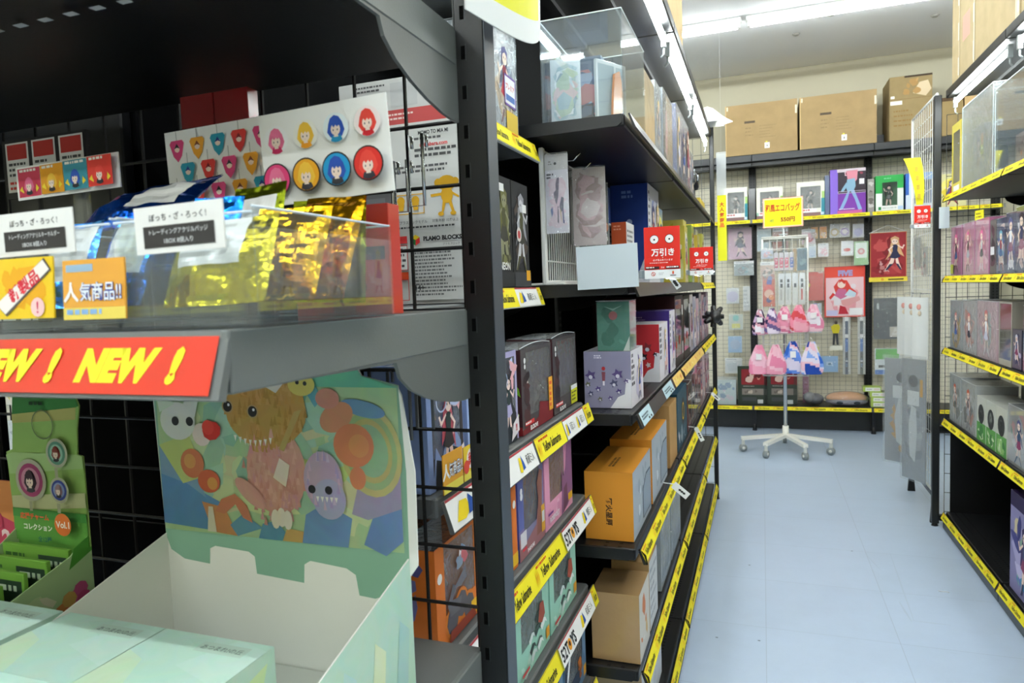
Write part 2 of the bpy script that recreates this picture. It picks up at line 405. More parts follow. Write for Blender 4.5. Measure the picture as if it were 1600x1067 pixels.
# ceiling lights: rows of bare tubes on white battens
def ceiling_light(x, y, n, glow='tube_glow'):
    t = thing('ceiling_light', f'long white fluorescent batten light on the ceiling{n}', 'ceiling light', T(x, y, CZ))
    mb = MB(); mb.bar((-.62, -.035, -.035), (.62, .035, 0), .008, 'f2f2f0', 'plastic')
    for s in (-1, 1): mb.box((s*.60-.012, -.015, -.07), (s*.60+.012, .015, -.03), 'f2f2f0', 'plastic')
    mb.build('batten', t)
    mb = MB(); mb.tube([(-.59, 0, -.058), (.59, 0, -.058)], .016, 'ffffff', glow, 10); mb.build('tube', t)
for x, n in ((-.74, ', left end near the rack top'), (.53, ', middle one of the row in view'), (1.80, ', running off to the right above the cartons')): ceiling_light(x, 5.42, n, 'dim_tube_glow')
for j, y in enumerate((3.95, 2.45, .9, -.7, -2.3)):  # second row is out of view, added to light the wall rack frontally
    for i, x in enumerate((-1.9, -.3, 1.3)):
        ceiling_light(x, y, ', %s row, %s' % (('second', 'third', 'fourth', 'fifth', 'sixth')[j], ('left', 'centre', 'right')[i]))
mb = MB(T(0, 0, CZ-.004))
for p in ((1244, 55), (1299, 24), (1461, 26)):
    a = at(*p, Z=CZ-.01); m_ = MB(T(a.x, a.y, CZ-.012)); m_.tube([(0, 0, 0), (0, 0, .011)], [.018, .03], 'a9a79e', 'plastic', 12)
    tag(m_.build('ceiling_boss'), {1244: 'small round grey boss on the ceiling nearest the back wall', 1299: 'small round grey boss on the ceiling beside the light tube', 1461: 'small round grey boss on the ceiling near the right cartons'}[p[0]], 'ceiling fitting')

# ------------------------------------------------------------------ racks
def price_rail(parent, L, segs, zs, y0=.012, y1=-.008, h=.034, body=BLK, colour=YEL, name='price_rail', seed=0):
    """sloping label rail along a shelf front; segs = [(x0, x1, kind)]"""
    mb = MB(); zt = zs-.001; zb = zt-h
    mb.prism([(0, y0, zt), (0, y0+.004, zt-.002), (0, y1+.006, zb-.003), (0, y1, zb-.002)], (L, 0, 0), body, 'plastic')
    for i, (a, b, kind) in enumerate(segs):
        F = Face(mb, (a, y1, zb), (b-a, 0, 0), (0, y0-y1, zt-zb), 1, .0003)
        k = F.h/F.w
        if kind in ('y', 'Y'):
            F.rect(0, 0, 1, 1, YEL); F.rect(0, .93, 1, 1, 'd9c21c')
            n = max(1, round((b-a)/.17))
            for q in range(n):
                c = (q+.5)/n
                F.text('Yellow Submarine', c, .46, .42, '1c1a12', .02, maxw=.62/n, shear=.25)
                F.lines((q+.1)/n, .74, (q+.45)/n, .9, 1, 'd4521e', seed+q, .6)
                for z in range(3): F.poly([((q+.02+z*.03)/n, .15), ((q+.05+z*.03)/n, .5), ((q+.04+z*.03)/n, .8)], 'e8a51c')
            if kind == 'Y': F.rect(.97, 0, 1, 1, '8e9016')
        elif kind == '52':
            F.rect(0, 0, 1, 1, 'f1f0ee'); F.rect(0, .92, 1, 1, 'a23a40')
            F.text('52T', .2, .46, .6, '151515', .03, maxw=.33); F.ell(.42, .46, .27, 'e59a2c'); F.ell(.42, .5, .12, '3a2414'); F.text('YS', .60, .46, .6, '151515', .03, maxw=.22)
        elif kind == 'w':
            F.rect(0, 0, 1, 1, 'f1f0ee'); F.rect(0, .92, 1, 1, 'a23a40')
            F.text('和蔵ミ入', .66, .48, .42, '1c1c1c', .0, maxw=.4)
            F.poly([(.06, .2), (.14, .75), (.22, .7), (.24, .35), (.16, .15)], 'f0d21e'); F.poly([(.2, .2), (.25, .8), (.31, .5), (.33, .25)], '1d4c9c')
        elif kind == 'b':      # pale blue paper tag curling forward
            F.rect(0, 0, 1, 1, 'b9d4de'); F.lines(.1, .3, .9, .7, 2, '4a5a66', seed, .6); F.rect(.55, .1, .65, .25, '14181c'); F.rect(.75, .1, .85, .25, '14181c')
        elif kind == 'o':
            F.rect(0, 0, 1, 1, 'e8c569'); F.blobs(['e08a5a', 'f4e07a', 'cf8b3a', 'f0d9a0'], 18, seed, size=.4)
        elif kind == 'band':
            mb.tube([(a, y0+.004, zt+.001), (a+.006, (y0+y1)/2-.003, (zt+zb)/2), (a, y1-.001, zb-.004)], .0028, '0b0b0b', 'plastic', 5)
    return mb.build(name, parent)
def bracket(mb, x, D, col, t=.003, front=.035, back=.13, z=0, y0=0):
    pts = [(x, .02, z), (x, D, z), (x, D, z-back), (x, D-.02, z-back)]
    for k in range(1, 7):
        u = k/6; pts.append((x, D-.02-(D*.38)*(math.sin(u*math.pi/2)**1.4), z-back+(back-front)*(1-math.cos(u*math.pi/2))))
    pts.append((x, .03, z-front+.004)); pts.append((x, .02, z-front+.012))
    mb.prism([(p[0], p[1]+y0, p[2]) for p in pts], (t, 0, 0), col, 'powder')
def shelf(parent, L, D, zs, col, segs, y0=0, railh=.030, seed=0, board=None, railbody=None, brk=(.035, .13), bx=(0, None)):
    """one shelf: board, end brackets, perforation, and its price rail"""
    mb = MB(); board = board or col
    mb.bar((.004, y0+.014, zs-.028), (L-.004, y0+D, zs), .003, board, 'powder')
    f = Face(mb, (0, y0+.014, zs), (L, 0, 0), (0, D-.014, 0), 1)
    if L < 1.3:
        for r_ in (.08, .16, .84, .92):
            for i in range(int(L/.022)): f.rect((i+.3)*.022/L, r_, (i+.75)*.022/L, r_+.02, '0a0a0a', L=2)
    s = mb.build('shelf', parent)
    for x in (0.0005, L-.0035):
        mb = MB(); bracket(mb, x, D, col, front=brk[0], back=brk[1], z=zs-.001, y0=y0); mb.build('bracket', s)
    if segs is not None: 
        r = price_rail(s, L, segs, zs, y0=y0+.002, y1=y0-.011, h=railh, body=railbody or col, seed=seed)
    return s
def upright(parent, x, y, h, col, w=.036, d=.03, slots=True, z0=0):
    mb = MB(); mb.bar((x-w/2, y, z0), (x+w/2, y+d, h), .002, col, 'powder')
    if slots:
        z = .15
        while z < h-.03:
            for q in (-1, 1): mb.box((x+q*w*.22-.0022, y-.0004, z), (x+q*w*.22+.0022, y+.001, z+.014), '000000', 'dark_inside')
            z += .025
    mb.tube([(x, y+d/2, z0), (x, y+d/2, z0-.001)], .014, '0a0a0a', 'plastic', 8)
    return mb.build('upright', parent)
def wire_mesh(parent, x0, x1, z0, z1, y, col, sx=.05, sz=.1, r=.0022, name='wire_back', mat='powder', twin=False):
    mb = MB(); n = max(1, round((x1-x0)/sx)); m_ = max(1, round((z1-z0)/sz))
    for i in range(n+1):
        x = x0+(x1-x0)*i/n; mb.tube([(x, y, z0), (x, y, z1)], r*(1.4 if i in (0, n) else 1), col, mat, 5)
    for j in range(m_+1):
        z = z0+(z1-z0)*j/m_; mb.tube([(x0, y-r, z), (x1, y-r, z)], r*(1.4 if j in (0, m_) else 1), col, mat, 5)
    return mb.build(name, parent)
def canopy(parent, L, D, z, tube_y=.045, col='0a0b0c', lamp=True, y0=0):
    mb = MB(); mb.bar((0, y0, z-.04), (L, y0+D, z), .004, col, 'powder')
    for y in (.14, .30): mb.box((.01, y0+y, z-.055), (L-.01, y0+y+.03, z-.04), col, 'powder')
    c = mb.build('canopy', parent)
    return c
def shelf_lamp(M, L, label, zt):
    t = thing('shelf_lamp', label, 'shelf light', M)
    for x in (.03, L-.03): mb = MB(); mb.box((x-.008, -.008, -.028), (x+.008, .008, .02), '8f9595', 'plastic'); mb.tube([(x, 0, -.028), (x, 0, -.05), (x+.0, .01, -.06)], .004, '9aa0a0', 'plastic', 6); mb.build('holder', t)
    mb = MB(); mb.tube([(.045, 0, 0), (L-.045, 0, 0)], .010, 'ffffff', 'shelf_tube_glow', 10); mb.build('tube', t)
    return t
def seam(L, seed=0, kinds='y'):     # rail filled with yellow strips 0.30 long and a black band now and then
    r = random.Random(seed); s = []; x = .004
    while x < L-.02:
        e = min(L-.004, x+r.choice((.3, .3, .45))); s.append((x, e, 'y')); x = e
    s.append((.005, .01, 'band')); return s
def gondola(name, label, M, L, D, h, shelves, col=BLK, back='panel', lamp_z=None, uprights=(1, 1), base=True, cat='shelf rack', group=None, canopy_z=None, base_h=.08, boardcol=None, kick=None, base_d=None):
    t = thing(name, label, cat, M, group)
    if uprights[0]: upright(t, .018, D, h, col)
    if uprights[1]: upright(t, L-.018, D, h, col)
    if back == 'panel':
        mb = MB(); mb.box((.018, D+.008, .04), (L-.018, D+.016, h-.02), '090a0b', 'dark_inside'); mb.build('back_panel', t)
    elif back == 'wire': wire_mesh(t, .02, L-.02, .2, h-.03, D+.012, '0c0d0e')
    for i, s in enumerate(shelves):
        z, d, segs = s[:3]; kw = dict(s[3]) if len(s) > 3 else {}
        x_, L_ = kw.pop('x0', 0), kw.pop('L', L)
        s_ = shelf(t, L_, d, z, col, segs, y0=D-d, seed=i*7+len(label), board=boardcol, **kw)
        s_.location.x = x_
    if base:
        mb = MB(); bd = base_d or D
        mb.bar((.002, D-bd+.0, .0), (L-.002, D-bd+.015, base_h-.02), .003, kick or col, 'powder')
        mb.box((.002, D-bd+.03, .02), (.012, D, base_h-.03), col, 'powder'); mb.build('base_kick', t)
    if canopy_z: canopy(t, L, D, canopy_z)
    return t
def ML(X, Y, Z=0): return T(X, Y, Z, 90)      # racks on the left of the aisle: local x runs along the aisle, local -y faces it
def MR(X, Y, Z=0): return T(X, Y, Z, -90)     # racks on the right

# black rack along the left of the aisle, three bays
XB = -.272; DB = .44
zB = (1.690, 1.312, 1.008, .688, .392)
baysB = []
for i in range(3):
    Y0 = 1.58+.905*i; L = .90
    sg = []
    for j, z in enumerate(zB):
        if j == 0: segs = [(.0, .9, 'none')]
        elif j == 1: segs = [(.0, .9, 'none')] if i < 2 else seam(L, 3)
        elif j == 2: segs = [(.02, .17, 'b'), (.42, .62, 'b'), (.66, .89, 'o')] if i == 0 else ([(.01, .45, 'o'), (.01, .012, 'band'), (.45, .89, 'o')] if i == 1 else seam(L, 9))
        else: segs = seam(L, i*5+j)
        sg.append((z, DB, segs, {'brk': (.03, .09)}))
    sg.append((.10, DB, seam(L, i*3+1), {'brk': (.03, .05)}))
    b = gondola('gondola_rack', 'black gondola shelf rack on the left of the aisle, %s bay' % ('nearest', 'middle', 'farthest')[i], ML(XB, Y0), L, DB, 2.2, sg, uprights=(1, 1 if i == 2 else 0), canopy_z=2.2)
    baysB.append(b)
    shelf_lamp(ML(XB-.03, Y0+.02, 2.125), .86, 'glowing white tube lamp under the left rack canopy, %s one' % ('nearest', 'middle', 'farthest')[i], 0)
# post and wire grid closing the far end of the black rack
b = baysB[-1]
mb = MB(); mb.bar((.905, -.012, .012), (.935, .012, 2.22), .003, BLK2, 'powder'); mb.tube([(.92, 0, .012), (.92, 0, 0)], [.012, .017], '0a0a0a', 'plastic', 8); mb.build('end_post', b)
def side_wire(parent, x, y0, y1, z0, z1, col, sy=.05, sz=.1, r=.0016, name='end_wire_panel'):
    mb = MB(); n = round((y1-y0)/sy); m_ = round((z1-z0)/sz)
    for i in range(n+1): y = y0+(y1-y0)*i/n; mb.tube([(x, y, z0), (x, y, z1)], r, col, 'powder', 5)
    for j in range(m_+1): z = z0+(z1-z0)*j/m_; mb.tube([(x-r, y0, z), (x-r, y1, z)], r, col, 'powder', 5)
    return mb.build(name, parent)
side_wire(b, .915, .012, DB, .1, 2.16, '3a4040')

# grey rack between the end cap and the black rack, with the white and yellow label rails
XG = -.384
zG = ((1.037, .36), (.817, .36), (.600, .36), (.372, .36), (1.309, .25), (1.640, .25), (1.915, .25))
Lg = .785
def gsegs(j):
    A = [(.0, .26, 'w'), (.26, .36, 'w'), (.37, .55, 'y'), (.555, .64, 'w'), (.64, .72, 'w'), (.725, Lg-.002, 'y')]
    B = [(.0, .2, 'w'), (.2, .33, 'y'), (.33, .52, 'Y'), (.525, .665, '52'), (.665, .765, 'w'), (.767, Lg-.002, 'y')]
    Cc = [(.0, .3, 'y'), (.3, .47, 'Y'), (.475, .62, '52'), (.62, .745, 'w'), (.747, Lg-.002, 'y')]
    return [A, B, Cc, [(.0, .3, 'y'), (.3, Lg-.002, 'y')], [(.0, .4, 'y'), (.4, .715, 'w'), (.717, Lg-.002, 'y')], [(.0, .4, 'y'), (.4, Lg-.002, 'y')], [(.0, .4, 'y'), (.4, Lg-.002, 'y')]][j]
sg = []
for j, (z, d) in enumerate(zG):
    if j >= 4: sg.append((z, d, [(.0, .12, 'y'), (.12, .27, 'w' if j == 4 else 'y'), (.272, .298, 'y')], {'x0': Lg-.30, 'L': .30, 'railh': .040, 'railbody': 'c9cbc5', 'brk': (.03, .10)}))
    else: sg.append((z, d, gsegs(j), {'railh': .040, 'railbody': '5b5d5c' if j < 4 else 'c9cbc5', 'brk': (.03, .10)}))
sg.append((1.283, .27, None, {'L': .478, 'brk': (.03, .06)}))
gondola('gondola_rack', 'grey steel shelf rack with white and yellow label rails beside the black rack', ML(XG, .787), Lg, .36, 2.2, sg, col='4a4c4d', back='panel', uprights=(0, 0), boardcol='5e6060')
# thick dark spine of the gondola seen through the wire
mb = MB(); mb.bar((-1.115, .83, 0), (-.897, 1.53, 2.2), .003, '060607', 'dark_inside')
for z in (.5, .95, 1.12, 1.4): mb.box((-1.115, .829, z), (-.897, .831, z+.002), '1d1f22', 'powder')
spine = tag(mb.build('gondola_spine'), 'broad black upright panel behind the wire between the two cardboard display boxes', 'rack panel')

# end cap nearest the camera: grey shelves, slotted black uprights, wire back
LE = .875; XE = -.330-LE
t = thing('end_cap_rack', 'grey end-cap shelf unit nearest the camera with red banner rail and black slotted post', 'shelf rack', T(XE, 0, 0))
YE = .355; DE = .405
mb = MB()
x = -.333-XE; yu = YE+DE
mb.bar((x, yu, 0), (x+.0365, yu+.018, 2.2), .0015, '0b0c0d', 'powder')
mb.box((x+.0365, yu-.0005, 0), (x+.0375, yu+.03, 2.2), '3b434c', 'powder')
mb.box((x, yu+.018, 0), (x+.0365, yu+.03, 2.2), '0b0c0d', 'powder')
z = .4
while z < 2.15:
    mb.box((x+.008, yu-.0006, z), (x+.013, yu+.001, z+.015), '000000', 'dark_inside')
    mb.bar((x+.0135, yu-.0004, z-.002), (x+.0145, yu+.001, z+.017), .0001, '24272a', 'powder'); z += .045
mb.build('upright', t)
upright(t, -.01, YE+DE+.005, 2.2, '0b0c0d', w=.05)
wire_mesh(t, .02, LE-.008, .76, 2.1, YE+DE+.016, '090909', .0715, .0755, .0024, 'wire_back')
for zz, nm in ((1.281, 'middle'), (.860, 'low'), (1.605, 'high')):
    mb = MB(); mb.bar((.002, YE+.012, zz-.03), (LE-.002, YE+DE+.01, zz), .002, '636664' if zz < 1.5 else '101010', 'powder')
    mb.box((.004, YE+.02, zz-.036), (LE-.004, YE+DE-.01, zz-.03), '0c0c0c', 'powder')
    f = Face(mb, (.01, YE+.03, zz-.0365), (0, .3, 0), (LE-.02, 0, 0), 1)    # punched slots on the underside
    for i in range(26): f.rect(.30, .02+i*.038, .325, .035+i*.038, 'b8b8b0' if zz > 1.5 else '111111')
    s = mb.build('shelf', t)
    for x in (.0, LE-.006):
        mb = MB()
        mb.bar((x-.001, YE+.01, zz-.042), (x+.0062, YE+DE-.005, zz+.001), .0012, '6c706e' , 'powder')
        bracket(mb, x+.001, DE, '5f6361', t=.004, front=.044, back=.105, z=zz-.001, y0=YE); mb.build('bracket', s)
    # banner rail
    mb = MB(); zt, zb = zz+.001, zz-.044
    mb.prism([(0, YE+.012, zt), (0, YE+.016, zt-.002), (0, YE+.004, zb-.002), (0, YE-.003, zb)], (LE, 0, 0), '6a6d6c', 'powder')
    if nm == 'middle':
        F = Face(mb, (.02, YE-.0035, zb+.003), (LE-.027, 0, 0), (0, .0135, .038), 1, .0002)
        F.rect(0, 0, 1, 1, 'd9341f', 'gloss')
        k = F.h/F.w; x = .968
        for q in range(7):
            F.text('NEW', x-.068, .5, .62, 'f3ec22', .07, 'gloss', shear=.28, sx=.95, maxw=.090)
            F.text('!', x-.006, .5, .66, 'f3ec22', .07, 'gloss', shear=.28); x -= .134
    mb.build('banner_rail', s)

# right-hand black rack, three bays running towards the camera
XR = .865; DR = .44
zR = (1.700, 1.300, .940, .575)
baysR = []
for i in range(3):
    Y0 = 4.05-.905*i; L = .90
    sg = [(z, DR, seam(L, 40+i*5+j), {'brk': (.03, .09)}) for j, z in enumerate(zR)]
    sg.append((.085, DR, seam(L, i+60), {'brk': (.03, .05)}))
    baysR += [gondola('gondola_rack', 'black gondola shelf rack on the right of the aisle, %s bay' % ('farthest', 'middle', 'nearest')[i], MR(XR, Y0), L, DR, 2.2, sg, uprights=(1 if i == 0 else 0, 1), canopy_z=2.215, kick='4a4f55')]
    shelf_lamp(MR(XR+.03, Y0-.02, 2.145), .86, 'glowing white tube lamp under the right rack canopy, %s one' % ('farthest', 'middle', 'nearest')[i], 0)
b = baysR[0]     # local x = 4.05 - Y, local y = X - XR
mb = MB(); mb.bar((-.045, -.045, .015), (-.015, -.012, 2.2), .003, BLK2, 'powder'); mb.tube([(-.03, -.03, .015), (-.03, -.03, 0)], [.012, .017], '0a0a0a', 'plastic', 8); mb.build('end_post', b)
mb = MB(); mb.bar((-.045, -.012, .03), (-.015, .10, .06), .003, BLK, 'powder'); mb.bar((-.045, -.012, .50), (-.015, .44, .53), .003, BLK, 'powder'); mb.build('cross_bar', b)
side_wire(b, -.02, .01, DR, .08, 2.1, '232626')
mb = MB(); mb.box((-.018, .035, .07), (-.012, DR, .575), '0c0c0d', 'powder'); mb.build('end_panel', b)

# wide black rack against the back wall
YK = 6.40; DK = .36
xs = (-1.015, -.075, .865, 1.80)
for i in range(3):
    L = xs[i+1]-xs[i]
    t = thing('wall_rack', 'black wall rack with wire back on the end wall, %s bay' % ('left', 'middle', 'right')[i], 'shelf rack', T(xs[i], YK, 0))
    upright(t, 0, DK-.03, 2.36, BLK, w=.06)
    if i == 2: upright(t, L, DK-.03, 2.36, BLK, w=.06)
    mb = MB(); mb.box((.0, DK+.024, .2), (L, DK+.03, 2.33), 'ece6d2', 'card'); mb.build('brightening_board', t)  # pale board added to brighten the dim wall behind the wire
    wire_mesh(t, .03, L-.03, .25, 2.32, DK, '6a6252', .05, .0375, .0010, 'wire_back')
    mb = MB(); mb.bar((0, -.01, 2.335), (L, DK+.02, 2.395), .004, BLK2, 'powder'); mb.bar((0, .0, 2.372), (L, .006, 2.395), .001, '6b6f70', 'powder'); mb.bar((0, .03, 2.30), (L, .07, 2.34), .003, BLK, 'powder'); mb.build('top_deck', t)
    for z, d, sg in ((1.852, .27, [(0, .3, 'y'), (.3, .6, 'y'), (.6, L-.02, 'y')]), (.222, .36, [(0, .3, 'y'), (.3, .6, 'y'), (.6, L-.02, 'y')])):
        shelf(t, L, d, z, '6d6c66' if z > 1 else BLK, sg, y0=DK-d if z > 1 else 0, seed=i, board='77766e' if z > 1 else BLK2, brk=(.03, .07))
    for x in ((0.0, L) if i == 2 else (0.0,)):
        mb = MB(); mb.prism([(x-.012, .0, .19), (x-.012, DK, .19), (x-.012, DK, .0), (x-.012, .10, .02), (x-.012, .02, .05)], (.024, 0, 0), BLK, 'powder'); mb.tube([(x, .03, .06), (x, .03, 0)], [.012, .02], '0a0a0a', 'plastic', 8); mb.build('foot', t)
    mb = MB(); mb.bar((0, .13, .004), (L, .15, .19), .003, '26282a', 'powder'); mb.build('kick_panel', t)

mb = MB(); mb.bar((-1.32, .802, 1.30), (-.90, .822, 2.2), .003, '101113', 'powder'); mb.build('added_dark_panel', spine)  # dark panel added to stand for shelf shadow and a black shape there
# ------------------------------------------------------------------ goods
def LB(X, Y, Z, w, d): return T(X-.008-d/2, Y+w/2, Z+.0006, 90)      # on a left shelf: front at X, near end at Y
def RB(X, Y, Z, w, d): return T(X+d/2, Y-w/2, Z, -90)     # on a right shelf: front at X, far end at Y
def FB(X, Y, Z, w, d): return T(X+w/2, Y+d/2, Z)          # facing the camera
def box_thing(name, label, cat, M, w, d, h, col, draw=None, mat='card', group=None, cham=.0008):
    mb = MB(); lo = (-w/2, -d/2, 0); hi = (w/2, d/2, h); mb.bar(lo, hi, min(cham, .002), col, mat)
    if draw: draw(mb, lo, hi)
    o = mb.build(name); o.matrix_world = M; return tag(o, label, cat, group)
def sticker(parent, pos, w, h, col='f6f6f4', draw=None, name='price_sticker'):
    mb = MB(); F = Face(mb, pos, (w, 0, 0), (0, 0, h), 1, .0006); F.rect(0, 0, 1, 1, col, 'gloss')
    if draw: draw(F)
    return mb.build(name, parent)
def figure3d(mb, x, y, z, h, hair, top, skirt, skin='eed2c0', seed=0):
    """small posed plastic figure standing on (x, y, z)"""
    r = random.Random(seed); s = h; q = r.choice((-1, 1)); lean = r.uniform(-.03, .03)
    def P(a, b, c): return (x+a*s*q, y+b*s, z+c*s)
    mb.tube([P(-.06, 0, .02), P(-.07, 0, .22), P(-.04, 0, .45)], [.022*s, .03*s, .045*s], skin, 'plastic', 8)
    mb.tube([P(.10, .02, .0), P(.08, -.02, .22), P(.04, 0, .45)], [.022*s, .03*s, .045*s], skin, 'plastic', 8)
    mb.tube([P(-.06, 0, 0), P(-.068, 0, .14)], [.03*s, .03*s], top, 'plastic', 8); mb.tube([P(.10, .01, 0), P(.09, -.005, .14)], [.03*s, .03*s], top, 'plastic', 8)
    mb.tube([P(0, 0, .38), P(0, 0, .46), P(lean, 0, .55)], [.13*s, .09*s, .05*s], skirt, 'plastic', 10)
    mb.tube([P(lean, 0, .52), P(lean, 0, .62), P(lean, 0, .72), P(lean, 0, .77)], [.048*s, .055*s, .06*s, .02*s], top, 'plastic', 10)
    mb.tube([P(lean-.055, 0, .71), P(-.14, -.03, .60), P(-.10, -.08, .50)], [.022*s, .018*s, .014*s], skin, 'plastic', 6)
    mb.tube([P(lean+.055, 0, .71), P(.15, -.03, .72), P(.20, -.06, .84)], [.022*s, .018*s, .014*s], skin, 'plastic', 6)
    mb.ball(P(lean, 0, .86), (.07*s, .07*s, .08*s), skin, 'plastic', 10, 7)
    mb.ball(P(lean, .02*1, .89), (.088*s, .085*s, .08*s), hair, 'plastic', 10, 7)
    mb.tube([P(lean-.05, .05, .88), P(-.13, .08, .70), P(-.16, .06, .48)], [.05*s, .04*s, .012*s], hair, 'plastic', 7)
    mb.tube([P(lean+.05, .05, .88), P(.12, .09, .72), P(.10, .10, .5)], [.05*s, .035*s, .012*s], hair, 'plastic', 7)
def window_box(name, label, cat, M, w, d, h, side, front, win, fig, back='d8d4d8', top=None, floor_=None, group=None, drawf=None, drawside=None, film='clear', side_win=None, seed=0, hole=None):
    """card box with a clear window: win = (a0, b0, a1, b1) of the front; fig = (hair, top, skirt) or a callable"""
    t = thing(name, label, cat, M, group); mb = MB(); x0, x1, y0, y1 = -w/2, w/2, -d/2, d/2; th = .0012
    mb.box((x0, y0, 0), (x1, y1, th), floor_ or side)
    if top != 'open': mb.box((x0, y0, h-th), (x1, y1, h), top or side)
    mb.box((x0, y1-th, th), (x1, y1, h-th), side); mb.box((x0, y0, th), (x0+th, y1-th, h-th), side); mb.box((x1-th, y0, th), (x1, y1-th, h-th), side)
    a0, b0, a1, b1 = x0+w*win[0], h*win[1], x0+w*win[2], h*win[3]
    mb.box((x0+th, y0, th), (a0, y0+th, h-th), front); mb.box((a1, y0, th), (x1-th, y0+th, h-th), front)
    mb.box((a0, y0, th), (a1, y0+th, b0), front); mb.box((a0, y0, b1), (a1, y0+th, h-th), front)
    Face(mb, (x0+th, y1-th-.0005, th), (w-2*th, 0, 0), (0, 0, h-2*th), 1).blobs([back, back, '9a8fa8', 'b8c4d6'], 8, seed, size=.4, mat='card')
    f = Face(mb, (x0, y0, 0), (w, 0, 0), (0, 0, h), 1)
    if drawf: drawf(f)
    if drawside: drawside(Face(mb, (x0, y1, 0), (0, -d, 0), (0, 0, h), 1)); drawside(Face(mb, (x1, y0, 0), (0, d, 0), (0, 0, h), 1))
    mb.build('carton', t)
    mb = MB(); mb.quad((a0, y0+.0008, b0), (a1, y0+.0008, b0), (a1, y0+.0008, b1), (a0, y0+.0008, b1), 'ffffff', film)
    if top == 'open': mb.quad((x0, y0, h-.0005), (x1, y0, h-.0005), (x1, y1, h-.0005), (x0, y1, h-.0005), 'ffffff', film)
    mb.build('window', t)
    mb = MB()
    mb.box((x0+th*2, y1-d*.3, th), (x1-th*2, y1-d*.28, h-th*2), back)
    if callable(fig): fig(mb)
    else: figure3d(mb, (a0+a1)/2, y1-d*.62, th+.002+b0*.5, min(h*.86, (b1-b0)*1.05), *fig, seed=seed)
    mb.build('figure', t)
    return t

# ---- middle shelf of the end cap -------------------------------------------------
SZ = 1.2825
def tray(label, x0, x1, M=None):
    y0, y1, z0, z1 = .372, .552, SZ, SZ+.080; th = .0022
    t = thing('acrylic_tray', label, 'tray', T(0, 0, 0), 'acrylic trays of foil bags')
    mb = MB(); mb.bar((x0, y0, z0), (x1, y1, z0+th), .0005, 'ffffff', 'acrylic'); mb.build('bottom', t)
    for nm, lo, hi in (('front_panel', (x0, y0, z0+th), (x1, y0+th, z1-.004)), ('back_panel', (x0, y1-th, z0+th), (x1, y1, z1)), ('side_panel', (x0, y0+th, z0+th), (x0+th, y1-th, z1)), ('side_panel', (x1-th, y0+th, z0+th), (x1, y1-th, z1))):
        mb = MB(); mb.bar(lo, hi, .0005, 'ffffff', 'acrylic')
        mb.tube([(lo[0], lo[1], hi[2]), (hi[0] if hi[0]-lo[0] > .01 else lo[0], hi[1] if hi[1]-lo[1] > .01 else lo[1], hi[2])], .0009, 'dfe9f2', 'plastic', 5); mb.build(nm, t)
    return t
tray('clear acrylic tray nearest the post holding gold and blue foil bags', -.431, -.311)
tray('clear acrylic tray at the left edge behind the yellow new-product sticker', -.556, -.435)
def foil_bag(label, M, w, h, t, col, seed=0, lab=None, group='foil blind bags in the trays', name='foil_bag', labcol='f0efec'):
    r = random.Random(seed); nu, nv = 22, 18; mb = MB()
    ph = [r.uniform(0, 6) for _ in range(6)]
    def pt(side):
        def f(u, v):
            x = (u-.5)*w; z = v*h
            bulge = (math.sin(math.pi*u)**.6)*(math.sin(math.pi*min(1, max(0, (v-.06)/.88)))**.6)
            wr = .18*math.sin(9*u+6*v+ph[0])+.14*math.sin(17*v-8*u+ph[1])+.10*math.sin(25*u+11*v+ph[2])+.06*math.sin(40*v+ph[3]+9*u)
            k = .05 if (v < .06 or v > .94) else bulge*(1+wr)
            y = side*t/2*k+math.sin(5*u+ph[4])*.0015
            return (x*(1-.05*bulge), y, z)
        return f
    for side in (-1, 1):
        vs = [pt(side)(i/nu, j/nv) for j in range(nv+1) for i in range(nu+1)]
        for j in range(nv):
            for i in range(nu):
                u, v = (i+.5)/nu, (j+.5)/nv; a = j*(nu+1)+i
                inlab = lab and side == -1 and lab[0] < u < lab[2] and lab[1] < v < lab[3]
                q = [vs[a], vs[a+1], vs[a+nu+2], vs[a+nu+1]]
                if side == 1: q.reverse()
                if inlab:
                    line = (int(v*nv) % 3 == 1) and u < lab[0]+(lab[2]-lab[0])*.8
                    mb.add(q, [(0, 1, 2, 3)], 'c9c9c6' if line else labcol, 'gloss', False)
                else: mb.add(q, [(0, 1, 2, 3)], col, 'foil', True)
    o = mb.build(name); o.matrix_world = M; return tag(o, label, 'foil bag', group)
